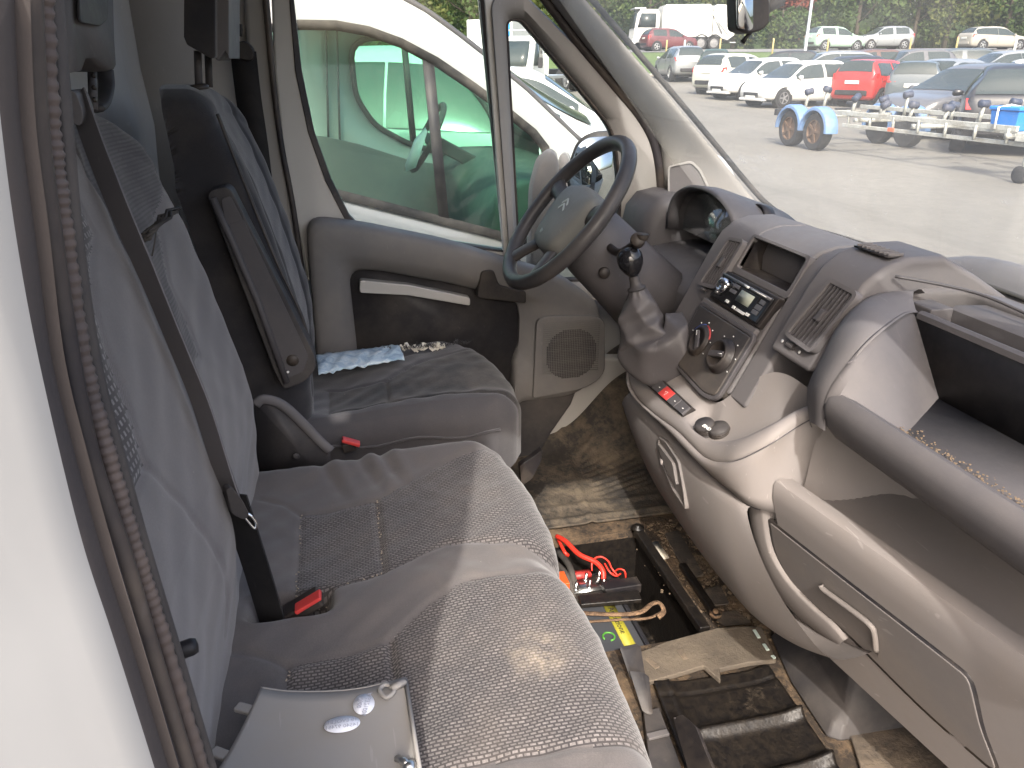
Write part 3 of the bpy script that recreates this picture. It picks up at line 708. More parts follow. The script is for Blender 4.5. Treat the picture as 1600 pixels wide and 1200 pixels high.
# backrest
yb = interp([0.40, 0.51, 0.60, 0.67, 0.80, 0.91, 1.00, 1.05, 1.08], [-0.175, -0.172, -0.170, -0.176, -0.203, -0.230, -0.262, -0.282, -0.30])
topz = interp([-0.10, -0.088, -0.05, 0.0, 0.05, 0.18, 0.24, 0.32, 0.50, 0.87], [0.99, 1.00, 1.05, 1.075, 1.085, 1.085, 1.06, 1.07, 1.10, 1.09])
bi_mid = [(0.118, 0.754), (0.104, 0.81), (0.104, 0.858), (0.03, 0.935), (-0.08, 0.97), (-0.12, 1.0), (-0.12, 1.3), (0.17, 1.3), (0.21, 0.975), (0.24, 0.91), (0.258, 0.758)]
bi_out = [(0.482, 0.768), (0.463, 0.825), (0.447, 0.87), (0.425, 0.918), (0.38, 0.945), (0.31, 0.97), (0.29, 1.3), (0.70, 1.3), (0.70, 0.765)]
seam_l = [(0.482, 0.768), (0.445, 0.70), (0.415, 0.62), (0.40, 0.54), (0.42, 0.50)]
def back_h(a, s):
    h = 0.008 * np.exp(-((a + 0.05) / 0.05) ** 2) - 0.007 * np.exp(-((a - 0.12) / 0.10) ** 4) * sig((s - 0.74) / 0.02)
    h = h + 0.004 * np.exp(-((a - 0.34) / 0.07) ** 2) - 0.006 * np.exp(-((a - 0.58) / 0.11) ** 4) * sig((s - 0.77) / 0.02)
    h = h + 0.012 * G(a, s, 0.36, 0.58, 0.10, 0.09) + 0.008 * G(a, s, 0.05, 0.60, 0.14, 0.08)
    return h + wrinkle(a, s, 0.5, 0.0009)
B_ = lambda a, s, n: (a, n, s)
pad('backrest', bench, -0.095, 0.88, 0.40, topz, lambda s: yb(s) - 0.004, back_h, 0.15, 0.045, 0.045, 0.055, B_,
    ['seat_back_grey', 'insert_back', 'bench_rib'], [(bi_mid, 2), (bi_out, 1)], [(bi_mid, True), (bi_out, True), (seam_l, False)], na=150, ns=240, seamd=0.003)
MB().box((0.40, 0.08, 0.13), (0.84, 0.36, 0.24)).build('base_box', 'black_plastic', bench, bev=0.01)
# side bracket between the seats: dark plate under an arched grey edge
arc = bez([(-0.12,-0.166,0.567), (-0.12,-0.151,0.575), (-0.12,-0.122,0.562), (-0.12,-0.092,0.525), (-0.12,-0.061,0.479), (-0.12,-0.044,0.458)], 5)
MB().tube(arc, 0.010, 8, up=(1, 0, 0), flat=0.6).build('bracket_edge', 'dash_grey', bench)
m = MB(); m.prism([p for p in arc] + [V((-0.12,-0.051,0.381)), V((-0.12,-0.187,0.399))], (-0.006, 0, 0)); m.build('bracket_plate', 'charcoal', bench)
MB().lathe([(0.001, 0), (0.006, 0.001), (0.007, 0.004), (0.004, 0.006)], (-0.115,-0.107,0.458), (1, 0, 0), 12).build('bracket_bolt', 'charcoal', bench)
# buckle in its pocket
m = MB(); R = Matrix.Rotation(0.5, 3, 'X'); m.box(V((0.324,-0.086,0.452)), (0.030, 0.055, 0.02), R); m.build('buckle', 'black_plastic', bench, bev=0.004)
m = MB(); m.box(V((0.341,-0.078,0.47)), (0.020, 0.040, 0.006), R); m.build('buckle_button', 'red_plastic', bench, bev=0.002)
# recline knob by the door
MB().lathe([(0.001, -0.02), (0.006, -0.02), (0.0075, 0.004), (0.0075, 0.012), (0.006, 0.016), (0.001, 0.017)], (0.66,-0.16,0.681), (-0.2, 0.95, 0.1), 14).build('recline_knob', 'black_plastic', bench)
# middle headrest: light on its cover painted in as grey, with a dark hollow and a bracket below
def headrest(par, outl, x, th, mat, hollow, hmat, dx=0.0):
    o = [Vector(p) for p in outl]; c = sum(o, Vector()) / len(o); m = MB()
    e = Vector((0, -1, 0)) * th
    m.loft([[p.lerp(c, 0.10) for p in o], [p.lerp(c, 0.02) + e * 0.12 for p in o], [p + e * 0.3 for p in o], [p + e * 0.75 for p in o], [p.lerp(c, 0.12) + e for p in o]])
    m.build('headrest', mat, par)
hr = thing('middle_headrest', 'headrest painted lit grey with dark hollow on the middle bench seat, cut by the picture top', 'headrest', (0.05, -0.27, 1.1))
o = [V((0.151,-0.27,1.243)), V((-0.105,-0.27,1.269)), V((-0.032,-0.27,1.168)), V((-0.013,-0.27,1.132)), V((0.007,-0.27,1.126)), V((0.051,-0.27,1.131)), V((0.093,-0.27,1.142)), V((0.147,-0.27,1.141)), V((0.18,-0.27,1.126)), V((0.231,-0.27,1.124))]
c = sum(o, Vector()) / len(o); m = MB(); e = Vector((0, -1, 0)) * 0.08
m.loft([[p.lerp(c, 0.10) for p in o], [p.lerp(c, 0.02) + e * 0.14 for p in o], [p + e * 0.35 for p in o], [p + e for p in o]]); m.build('shell', 'pillar_dark' if False else 'dash_grey', hr)  # the grey stands for light falling on the soft cover
hl = rounded([(0.123,-0.266,1.245), (-0.039,-0.266,1.262), (0.027,-0.266,1.189), (0.074,-0.266,1.179), (0.164,-0.266,1.18)], 0.01)
MB().prism(hl, (0, 0.004, 0)).build('hollow', 'charcoal', hr, bev=0.003)
pts = bez([(-0.112,-0.31,1.127), (-0.101,-0.31,1.105), (-0.062,-0.31,1.084), (-0.022,-0.31,1.078)], 6)
MB().tube(pts, 0.012, 8, flat=0.5).build('bracket', 'charcoal', hr)
MB().tube([(-0.01,-0.3,1.144), (0.032,-0.3,1.079)], 0.006, 8).build('post', 'dash_dark', hr)
m = MB()
for k in range(4): m.lathe([(0.0035, 0), (0.0035, 0.004)], V((0.028,-0.292,1.137)).lerp(V((0.057,-0.292,1.09)), k / 3.2), (0.3, 1, 0), 8)
m.build('post_notch', 'black_plastic', hr)
# black tangled strap hanging on the middle backrest
st = thing('tangled_strap', 'black tangled cord caught on the middle backrest', 'cord', (0.19,-0.221,0.954))
m = MB(); rs = np.random.RandomState(5)
A_ = V((0.19,-0.241,0.937)); B2 = V((0.15,-0.216,0.959)); ctr = (A_ + B2) / 2
for k in range(5):
    P = []
    for q in range(14):
        t = 2 * pi * q / 14; r1 = 0.030 + 0.006 * rs.randn() * 0.5; r2 = 0.009 + 0.004 * rs.rand()
        ax = (B2 - A_).normalized(); P.append(ctr + ax * cos(t) * r1 + Vector((0.3, 0.7, 0.6)).normalized() * sin(t) * r2 + Vector((0.002 * rs.randn(), 0.012 + 0.003 * rs.randn(), 0.002 * rs.randn())))
    m.tube(P, 0.0022, 6, closed=True)
m.tube(bez([(0.15,-0.22,0.954), (0.19,-0.219,0.934), (0.19,-0.226,0.914)], 5), 0.001, 5)
m.build('cord', 'rubber', st)
# middle seat belt
belt = thing('seat_belt', 'dark grey belt across the middle backrest, with black tongue and webbing', 'seat belt', (0.12,-0.22,0.71))
bp = bez([(0.155,-0.284,1.101), (0.198,-0.264,1.043), (0.247,-0.238,0.976), (0.281,-0.214,0.91), (0.293,-0.195,0.832), (0.305,-0.177,0.758), (0.325,-0.162,0.677), (0.322,-0.154,0.619)], 6)
def strap(path, w, th, wdir):
    wdir = Vector(wdir).normalized(); m = MB(); secs = []
    for i, p in enumerate(path):
        p = Vector(p); t = (Vector(path[min(i + 1, len(path) - 1)]) - Vector(path[max(i - 1, 0)])).normalized()
        nn = t.cross(wdir).normalized(); q = nn.cross(t).normalized()
        secs.append([p - q * w / 2 - nn * th, p + q * w / 2 - nn * th, p + q * w / 2 + nn * th, p - q * w / 2 + nn * th])
    return m.loft(secs)
strap(bp, 0.036, 0.0012, (0.72, 0.70, 0)).build('shoulder_strap', 'belt', belt, bev=0.0004)
MB().tube([p + Vector((0.0075, 0.0105, 0)) for p in bp], 0.0022, 5).build('strap_edge', 'belt_dark', belt)
lp = bez([(0.326,-0.154,0.64), (0.328,-0.145,0.574), (0.33,-0.137,0.514), (0.328,-0.132,0.465), (0.322,-0.128,0.416)], 6)
strap(lp, 0.048, 0.0012, (0.6, 0.8, 0.1)).build('lap_strap', 'belt_dark', belt, bev=0.0004)
tg = rounded([(0.345,-0.161,0.663), (0.345,-0.154,0.666), (0.345,-0.144,0.646), (0.345,-0.138,0.624), (0.345,-0.145,0.617), (0.345,-0.159,0.628)], 0.006)
MB().prism(tg, (0.012, 0.006, 0)).build('tongue', 'charcoal', belt, bev=0.003)
MB().tube(cbez([(0.352,-0.142,0.627), (0.352,-0.132,0.62), (0.352,-0.127,0.608), (0.352,-0.129,0.6), (0.352,-0.136,0.612)], 4), 0.0017, 6, closed=True).build('tongue_blade', 'chrome', belt)
gd = rounded([(0.19,-0.284,1.11), (0.19,-0.275,1.107), (0.19,-0.271,1.082), (0.19,-0.278,1.068), (0.19,-0.288,1.075)], 0.01)
MB().prism(gd, (-0.05, 0, 0)).build('belt_guide', 'dash_grey', belt, bev=0.006)

# ------------------------------------------------------------------ driver's seat
ds = thing('bucket_seat', "worn dark driver's seat with a torn cushion beside the door", 'seat', (-0.48, 0.1, 0.0))
di_rear = P2((-0.459,-0.046,0.46), (-0.451,0.087,0.46), (-0.305,0.082,0.46), (-0.291,-0.045,0.46))
di_front = P2((-0.451,0.087,0.46), (-0.517,0.163,0.46), (-0.569,0.249,0.46), (-0.603,0.328,0.46)) + [(-0.60, 0.45), (-0.28, 0.45)] + P2((-0.284,0.356,0.46), (-0.303,0.209,0.46), (-0.305,0.082,0.46))
dfy = interp([-0.72, -0.70, -0.66, -0.6, -0.5, -0.4, -0.3, -0.26, -0.235], [0.24, 0.27, 0.32, 0.355, 0.375, 0.382, 0.372, 0.35, 0.32])
def drv_h(a, s):
    h = 0.014 * sig((s - 0.06) / 0.05) + 0.012 * np.exp(-((a + 0.285) / 0.04) ** 2)
    h = h + 0.010 * G(a, s, -0.45, 0.22, 0.14, 0.12) - 0.012 * G(a, s, -0.45, -0.02, 0.13, 0.08)
    h = h - 0.028 * np.exp(-((a + 0.70) / 0.07) ** 2) * sig((0.14 - s) / 0.04)
    for k in range(4):   # cloth drags towards the tear
        h = h - 0.004 * np.exp(-((a + 0.585 + 0.012 * k + 0.22 * (s - 0.1 - 0.02 * k)) / 0.008) ** 2) * sig((s + 0.02) / 0.03) * sig((0.26 - s) / 0.03)
    return h + wrinkle(a, s, 0.8, 0.0012)
top_seam = P2((-0.262, -0.1), (-0.262, 0.30))
pad('cushion', ds, -0.72, -0.235, -0.13, dfy, lambda s: CZ - 0.012, drv_h, 0.16, 0.045, 0.035, 0.06, M_,
    ['seat_rib', 'insert_driver'], [(di_rear, 1), (di_front, 1)], [(di_rear, True), (di_front, True), (top_seam, False)], na=110, ns=80)
m = MB(); pp = [(-0.232, -0.10 + 0.41 * k / 14, 0.405 + 0.006 * sin(k)) for k in range(15)]; m.tube(pp, 0.003, 6); m.build('piping', 'seat_rib', ds)
MB().box((-0.47, 0.10, 0.15), (0.42, 0.42, 0.29)).build('base_box', 'charcoal', ds, bev=0.02)
db = interp([0.40, 0.52, 0.60, 0.67, 0.80, 0.886, 0.966, 1.03, 1.08, 1.1], [-0.082, -0.075, -0.072, -0.080, -0.106, -0.128, -0.152, -0.180, -0.205, -0.22])
dtop = interp([-0.70, -0.66, -0.6, -0.55, -0.40, -0.34, -0.30, -0.27, -0.25], [0.98, 1.05, 1.085, 1.095, 1.10, 1.10, 1.095, 1.08, 1.06])
thk = interp([0.5, 0.8, 0.93, 1.03, 1.10], [0.15, 0.14, 0.125, 0.085, 0.055])
dseam = [(-0.30, 0.5), (-0.30, 0.8), (-0.315, 1.0), (-0.33, 1.08)]
def drvb_h(a, s):
    return 0.012 * np.exp(-((a + 0.31) / 0.04) ** 2) + 0.012 * np.exp(-((a + 0.64) / 0.04) ** 2) - 0.012 * G(a, s, -0.475, 0.8, 0.1, 0.25) + wrinkle(a, s, 0.5, 0.001)
pad('backrest', ds, -0.70, -0.258, 0.40, dtop, lambda s: db(s) - 0.008, drvb_h, 0.14, 0.05, 0.03, 0.05, lambda a, s, n: (a, max(n, db(s) - thk(s)), s),
    ['seat_dark', 'seat_rib'], [([(-0.60, 0.5), (-0.35, 0.5), (-0.35, 1.3), (-0.60, 1.3)], 1)], [(dseam, False), ([(-0.60, 0.5), (-0.35, 0.5), (-0.35, 1.3), (-0.60, 1.3)], True)], na=90, ns=120)
# grey plastic side edge running down the near side of the backrest
ed = bez([(-0.252,-0.178,1.056), (-0.252,-0.163,0.995), (-0.252,-0.139,0.901), (-0.252,-0.108,0.787), (-0.252,-0.077,0.691), (-0.252,-0.065,0.618)], 6)
MB().tube(ed, 0.0035, 6).build('edge_piping', 'charcoal', ds)
# folded-up armrest
ar = thing('folded_armrest', "dark armrest folded up against the driver's backrest", 'armrest', (-0.21,-0.149,0.758))
ao = rounded([(-0.205,-0.209,0.933), (-0.205,-0.176,0.941), (-0.205,-0.167,0.934), (-0.205,-0.057,0.62), (-0.205,-0.057,0.596), (-0.205,-0.079,0.568), (-0.205,-0.121,0.556), (-0.205,-0.134,0.589)], [.012, .008, .02, .02, .02, .02, .006, .02], 4)
MB().prism(ao, (-0.048, 0, 0)).build('body', 'charcoal', ar, bev=0.008, seg=3)
ai = rounded([(-0.204,-0.18,0.881), (-0.204,-0.154,0.886), (-0.204,-0.069,0.621), (-0.204,-0.082,0.591), (-0.204,-0.116,0.578), (-0.204,-0.129,0.637)], 0.006)
MB().prism(ai, (0.0022, 0, 0)).build('side_panel', 'dash_dark', ar, bev=0.001)
MB().prism(rounded([(-0.204,-0.185,0.921), (-0.204,-0.17,0.926), (-0.204,-0.154,0.881), (-0.204,-0.185,0.875)], .006), (0.003, 0, 0)).build('end_cap', 'dash_dark', ar, bev=0.001)
MB().tube([(-0.202,-0.199,0.922), (-0.202,-0.179,0.853), (-0.202,-0.148,0.736), (-0.202,-0.115,0.571)], 0.0065, 8).build('padded_edge', 'dash_dark', ar)
MB().lathe([(0.001, 0), (0.0115, 0), (0.0115, 0.002), (0.001, 0.002)], (-0.202,-0.099,0.616), (1, 0, 0), 18).build('pivot_cap', 'black_plastic', ar)
MB().lathe([(0.001, 0), (0.0026, 0), (0.0022, 0.002), (0.001, 0.002)], (-0.202,-0.11,0.593), (1, 0, 0), 10).build('pin', 'white_mark', ar)
# headrest; light on its slotted front is painted in as grey
hd = thing('driver_headrest', "dark driver's headrest with front edge painted lit grey, on two posts", 'headrest', (-0.42, -0.19, 1.12))
o = [V((-0.3,-0.203,1.29)), V((-0.3,-0.221,1.177)), V((-0.3,-0.218,1.165)), V((-0.3,-0.181,1.143)), V((-0.3,-0.174,1.145)), V((-0.3,-0.154,1.291))]
MB().prism(o, (-0.20, 0, 0)).build('cushion', 'seat_dark', hd, bev=0.015, seg=3)
o = [V((-0.33,-0.156,1.294)), V((-0.33,-0.178,1.143)), V((-0.33,-0.174,1.139)), V((-0.33,-0.16,1.155)), V((-0.33,-0.155,1.142)), V((-0.33,-0.135,1.295))]
MB().prism(o, (-0.20, 0, 0)).build('lit_front', 'dash_grey', hd, bev=0.004)
for nm, a, b in (('post', (-0.37,-0.211,1.156), (-0.37,-0.218,1.094)), ('post', (-0.46,-0.205,1.152), (-0.46,-0.211,1.093))):
    MB().tube([a, b], 0.0068, 10).build(nm, 'charcoal' if a[0] < -0.4 else 'dash_dark', hd)
MB().lathe([(0.001, 0), (0.018, 0), (0.018, 0.006), (0.012, 0.010), (0.001, 0.010)], (-0.37,-0.218,1.091), (0, -0.1, 1), 16).build('post_collar', 'black_plastic', hd)
# far belt hanging from the rear post
fb = thing('driver_seat_belt', "black belt hanging from its guide on the driver's rear post", 'seat belt', (-0.8,-0.165,1.133))
strap(bez([(-0.8,-0.169,1.16), (-0.8,-0.17,1.063), (-0.8,-0.167,0.948), (-0.79,-0.167,0.796)], 5), 0.06, 0.0012, (0.25, 1, 0)).build('webbing', 'belt_dark', fb)
MB().prism(rounded([(-0.79,-0.191,1.176), (-0.79,-0.158,1.184), (-0.79,-0.141,1.16), (-0.79,-0.149,1.136), (-0.79,-0.19,1.144)], 0.015), (-0.03, 0, 0)).build('belt_guide', 'black_plastic', fb, bev=0.008)
MB().prism(rounded([(-0.8,-0.189,1.22), (-0.8,-0.164,1.217), (-0.8,-0.168,1.191), (-0.8,-0.193,1.193)], 0.004), (-0.02, 0, 0)).build('height_slider', 'black_plastic', fb, bev=0.003)
# driver's buckle between the seats
bk = thing('driver_buckle', "red-topped belt buckle beside the driver's cushion", 'buckle', (-0.2,-0.009,0.434))
m = MB(); m.bar(V((-0.2,-0.023,0.421)), V((-0.2,0.004,0.426)), 0.02, 0.02); m.build('body', 'black_plastic', bk, bev=0.003)
m = MB(); m.bar(V((-0.195,-0.022,0.443)), V((-0.195,0.012,0.428)), 0.018, 0.008); m.build('button', 'red_plastic', bk, bev=0.002)
# lever by the cushion's front, black
lv = thing('seat_lever', "black seat lever standing beside the footwell in front of the driver's seat", 'lever', (-0.4,0.423,0.195))
m = MB(); m.prism(rounded([(-0.4,0.393,0.221), (-0.4,0.422,0.238), (-0.4,0.451,0.26), (-0.4,0.449,0.228), (-0.4,0.426,0.18), (-0.4,0.399,0.162)], .006), (-0.02, 0, 0)); m.build('blade', 'black_plastic', lv, bev=0.004)
# torn upholstery: blue liner, pale foam crumbs and frayed threads
tr = thing('torn_liner', "blue plastic liner and frayed foam showing through the torn driver's cushion", 'liner', (-0.62, 0.05, 0.46))
def blue_mat():
    t = NT('blue_liner'); co = t.coord(); n = t.noise(co, 28, 5, 0.7, 1.0)
    c = t.ramp(n, [(0.35, (0.26, 0.38, 0.50)), (0.5, (0.48, 0.60, 0.68)), (0.62, (0.72, 0.78, 0.80)), (0.7, (0.34, 0.46, 0.56))])
    t.set(Base_Color=c, Roughness=0.3); t.bump(n, 0.6, 0.006); MATS['blue_liner'] = t.m
blue_mat(); simple('foam', (0.62, 0.58, 0.50), 0.95)
A4 = [V((-0.597,-0.07,0.48)), V((-0.626,0.131,0.48)), V((-0.515,0.136,0.483)), V((-0.46,-0.064,0.483))]
v = []; NN = 26
for i in range(NN):
    for j in range(10):
        u, w = i / (NN - 1), j / 9
        p = (A4[0].lerp(A4[1], u)).lerp(A4[3].lerp(A4[2], u), w)
        p += Vector((-0.012 * sin(pi * w) * 0, 0, 0.006 * sin(pi * w) + 0.003 * sin(u * 31 + w * 9) * sin(pi * w) + 0.002 * rs.randn() * 0.5))
        p.x += 0.004 * rs.randn() * (w > .9); v.append(p)
mk('sheet', v, grid_faces(NN, 10), 'blue_liner', tr, solid=0.003)
m = MB()
for k in range(46):
    t = rs.rand(); p = V((-0.6,0.122,0.478)).lerp(V((-0.597,0.241,0.478)), t) + Vector((0.006 * rs.randn(), 0.004 * rs.randn(), 0.003 * rs.randn()))
    r = 0.002 + 0.005 * rs.rand(); m.box(p, (r * 1.2, r * 2.2, r), Matrix.Rotation(rs.rand() * 3, 3, 'Z') @ Matrix.Rotation(rs.rand(), 3, 'X'))
m.build('foam_crumbs', 'foam', tr, smooth=False)
m = MB()
for k in range(150):
    t = rs.rand(); p = V((-0.587,0.093,0.48)).lerp(V((-0.589,0.31,0.482)), t ** 0.8) + Vector((0.005 * rs.randn(), 0.003 * rs.randn(), 0))
    d = Vector((-0.3 + 0.5 * rs.randn(), 0.6 * rs.randn(), 0.7 + 0.3 * rs.rand())).normalized() * (0.006 + 0.012 * rs.rand())
    m.tube([p, p + d * 0.5 + Vector((0.001 * rs.randn(), 0.001 * rs.randn(), 0)), p + d + Vector((0, 0, -0.003))], [0.0007, 0.0006, 0.0003], 4)
m.build('frayed_threads', 'seat_dark', tr)

# ------------------------------------------------------------------ loose trim panel on the near cushion
pl = thing('loose_trim_panel', 'loose pale grey plastic trim panel lying on the near seat cushion, two oval stickers', 'panel', (0.584,-0.061,0.49))
plastic('panel_beige', (0.235, 0.228, 0.220), 0.55, 0.35, (0.24, 0.2, 0.15), gs=0.15)
top = bez([(0.513,-0.125,0.492), (0.521,-0.096,0.488), (0.529,-0.054,0.486), (0.534,-0.012,0.487), (0.531,0.035,0.49)], 6)
bot = bez([(0.646,-0.167,0.5), (0.665,-0.119,0.492), (0.677,-0.067,0.488), (0.687,-0.014,0.488), (0.687,0.036,0.492)], 6)
secs = []
for k in range(11):
    t = k / 10; secs.append([p.lerp(q, t) + Vector((0, 0, -0.006 * sin(pi * t))) for p, q in zip(top, bot)])
MB().loft(secs, closed=False, cap=False).build('panel', 'panel_beige', pl, solid=0.003)
MB().tube([p + Vector((0, 0, 0.002)) for p in top[:-3]], 0.0016, 6).build('front_rim', 'panel_beige', pl)
MB().tube([V((0.535,0.034,0.492)), V((0.617,0.035,0.493)), V((0.688,0.036,0.494))], 0.0025, 6).build('side_rim', 'panel_beige', pl)
for a, b in (((0.529,-0.15,0.488), (0.54,-0.133,0.489)), ((0.587,-0.168,0.49), (0.599,-0.152,0.491))):
    m = MB(); m.bar(a, b, 0.012, 0.006); m.build('clip_tab', 'panel_beige', pl, bev=0.002)
m = MB(); m.tube(cbez([(0.548,0.004,0.496), (0.542,0.012,0.496), (0.552,0.02,0.496), (0.561,0.011,0.496)], 4), 0.0028, 6, closed=True); m.bar((0.55,0.017,0.497), (0.542,0.033,0.497), 0.008, 0.005); m.build('clip_ring', 'panel_beige', pl)
m = MB(); m.tube([(0.641,0.015,0.493), (0.651,0.022,0.498), (0.657,0.026,0.495)], 0.004, 6); m.lathe([(0.007, 0), (0.0075, 0.004), (0.004, 0.008)], (0.655,0.026,0.492), (0, 0, 1), 12); m.build('screw_boss', 'steel', pl)
simple('sticker_white', (0.66, 0.69, 0.76), 0.5); simple('sticker_ink', (0.36, 0.38, 0.46), 0.6)
for (c, ex, ey, nm, lines) in ((V((0.58,-0.038,0.488)), V((0.581,-0.019,0.488)), V((0.569,-0.038,0.488)), 'oval_sticker', ('10 EVOLET', '14540 97451')), (V((0.559,-0.014,0.49)), V((0.545,-0.01,0.49)), V((0.554,-0.025,0.49)), 'round_sticker', ('0000', 'A 5321006'))):
    ax, ay = ex - c, ey - c; m = MB(); m.prism([c + ax * cos(2 * pi * k / 28) + ay * sin(2 * pi * k / 28) for k in range(28)], (0, 0, 0.0006)); sk = m.build(nm, 'sticker_white', pl)
    for q, l in enumerate(lines): text('sticker_print', l, ay.length * 0.62, 'sticker_ink', sk, c + ay * (0.32 - 0.64 * q) + Vector((0, 0, 0.0012)), -ax, -ay if False else ay, 0.0001)


# ------------------------------------------------------------------ dashboard
dash = thing('dashboard', 'grey and beige dashboard with dark open bin, vents, glovebox and lower console', 'dashboard', (0.0, 0.75, 0.4))
def stack_prof(zb, off=0.0, top=True):
    pts = [(0.41 + 0.5 * zb, zb), (0.41 + 0.5 * 0.62, 0.62) if zb < 0.6 else (0.41 + 0.5 * (zb + 0.03), zb + 0.03), (0.772, 0.724), (0.80, 0.778)]
    if top: pts += [(0.816, 0.803), (0.840, 0.822), (0.875, 0.833), (0.93, 0.833), (1.0, 0.812), (1.085, 0.774)]
    o = []
    for i, p in enumerate(pts):
        a_, b_ = pts[max(0, i - 1)], pts[min(len(pts) - 1, i + 1)]; t = Vector((b_[0] - a_[0], b_[1] - a_[1])).normalized()
        n_ = Vector((-t.y, t.x)); k = 1.0 if p[0] < 0.94 else max(0, 1 - (p[0] - 0.94) / 0.1)
        o.append((p[0] + n_.x * off * k, p[1] + n_.y * off * k))
    return o
def arch(name, x0, x1, zb, off, mat, parent=dash, depth=0.06, bev=0.008, top=True, prof=None):
    """arched pod: the profile swept across x with rounded ends, closed behind"""
    p = prof or stack_prof(zb, off, top)
    back = [(p[-1][0], p[-1][1] - 0.05), (p[0][0] + depth, p[0][1])]
    loop = p + back
    m = MB(); m.loft([[Vector((x, y, z)) for y, z in loop] for x in (x0, x1)])
    return m.build(name, mat, parent, bev=bev, seg=3)
# the long top pad
NXp = 49; v = []
for i in range(NXp):
    x = -0.80 + 1.66 * i / (NXp - 1); u = x / 0.775
    yf = 1.012 + 0.095 * (1 - u * u)
    for (y, z) in ((0.845, 0.70), (0.842, 0.775), (0.85, 0.798), (0.872, 0.806), (0.93, 0.806), (1.0, 0.796), (yf - 0.012, 0.774), (yf + 0.05, 0.764), (yf + 0.06, 0.66)): v.append((x, max(y, 0.985) if -0.70 < x < -0.29 else max(y, 0.96) if x > 0.22 else y, z))
mk('top_pad', v, grid_faces(NXp, 9), 'dash_grey', dash)
arch('centre_stack_side', -0.300, -0.170, 0.56, 0.0, 'dash_grey')
arch('centre_stack_side', 0.025, 0.085, 0.56, 0.0, 'dash_grey')
arch('centre_stack_lower', -0.1695, 0.0245, 0.56, -0.001, 'dash_grey', top=False, prof=[(0.41 + 0.5 * z, z) for z in (0.56, 0.62, 0.70, 0.752)])
arch('centre_stack_upper', -0.1695, 0.0245, 0.8, -0.001, 'dash_grey', prof=[(0.818, 0.812), (0.842, 0.826), (0.875, 0.834), (0.93, 0.833), (1.0, 0.812), (1.085, 0.774)], depth=0.0)
# open cubby over the radio
m = MB(); A = Vector((-0.165, 0.790, 0.754)); B = Vector((0.021, 0.790, 0.754)); C_ = Vector((0.021, 0.820, 0.813)); D = Vector((-0.165, 0.820, 0.813)); dp = Vector((0, 0.13, -0.02))
ring0 = [A, B, C_, D]; ring1 = [p + dp for p in ring0]
m.loft([ring0, ring1], True, False); m.add(ring1, [(0, 1, 2, 3)]); m.build('cubby', 'black_plastic', dash, solid=-0.004, smooth=False)
frame('cubby_rim', [p + Vector((0, -0.004, 0.002)) for p in rounded([A + Vector((-.012, -.006, -.012)), B + Vector((.012, -.006, -.012)), C_ + Vector((.010, .004, .006)), D + Vector((-.010, .004, .006))], 0.008)], [p + Vector((0, -0.004, 0.002)) for p in rounded([A, B, C_, D], 0.004)], (0, 0.012, -0.006), 'dash_grey', dash, bev=0.002)
# radio
rad_ = thing('car_radio', 'black car radio with round silver knob and small grey display', 'radio', (-0.082,0.766,0.712))
rp = [V((-0.171,0.773,0.741)), V((0.018,0.772,0.74)), V((0.012,0.747,0.691)), V((-0.181,0.747,0.689))]
ux = (rp[1] - rp[0]).normalized(); uy = (rp[0] - rp[3]).normalized(); un_ = ux.cross(uy)
cR = sum(rp, Vector()) / 4; wR = (rp[1] - rp[0]).length; hR = (rp[0] - rp[3]).length
def RB(m, cx_, cy_, w, h, d, z0=0.0): return m.box(cR + ux * cx_ * wR / 2 + uy * cy_ * hR / 2 + un_ * (z0 + d / 2), (w * wR, h * hR, d), Matrix((ux, uy, un_)).transposed())
RB(MB(), 0, 0, 1.06, 1.12, 0.05, -0.046).build('housing', 'black_plastic', rad_, bev=0.003)
simple('gloss_black', (0.012, 0.012, 0.014), 0.18); simple('lcd', (0.30, 0.32, 0.27), 0.25); simple('button_grey', (0.10, 0.10, 0.11), 0.35)
fp = RB(MB(), 0, 0, 0.99, 0.94, 0.010, 0.0).build('face_plate', 'gloss_black', rad_, bev=0.003)
RB(MB(), 0.0, 0.80, 0.97, 0.10, 0.002, 0.010).build('upper_trim', 'button_grey', rad_)
sc_ = RB(MB(), 0.30, 0.08, 0.36, 0.52, 0.003, 0.010).build('display', 'gloss_black', rad_, bev=0.001)
RB(MB(), 0.26, 0.08, 0.26, 0.40, 0.001, 0.013).build('screen', 'lcd', sc_)
kc = cR + ux * (-0.66) * wR / 2 + uy * 0.10 * hR / 2 + un_ * 0.010
kn = MB().lathe([(0.001, 0), (0.0165, 0), (0.0165, 0.006), (0.014, 0.012), (0.010, 0.013), (0.009, 0.010), (0.001, 0.010)], kc, un_, 20).build('volume_knob', 'chrome', rad_)
m = MB()
for k in range(3):
    a_ = k * 2.1 + 0.4; m.lathe([(0.001, 0), (0.0045, 0), (0.004, 0.010), (0.001, 0.011)], kc + (ux * cos(a_) + uy * sin(a_)) * 0.016, un_, 10)
m.build('knob_grip', 'steel', kn)
for (bx_, by_, w, h) in ((-0.25, -0.66, 0.06, 0.10), (0.08, -0.78, 0.05, 0.10), (0.24, -0.80, 0.05, 0.09), (0.36, -0.80, 0.16, 0.09), (0.62, -0.72, 0.06, 0.1), (0.78, 0.0, 0.10, 0.16), (0.78, -0.36, 0.10, 0.14), (0.80, 0.40, 0.08, 0.14), (-0.28, 0.5, 0.12, 0.12), (-0.28, 0.1, 0.12, 0.12)):
    RB(MB(), bx_, by_, w, h, 0.0025, 0.010).build('button', 'button_grey' if by_ > -0.6 else 'white_mark', rad_, bev=0.0006)
RB(MB(), 0.52, 0.80, 0.30, 0.035, 0.0012, 0.012).build('print_line', 'white_mark', rad_)
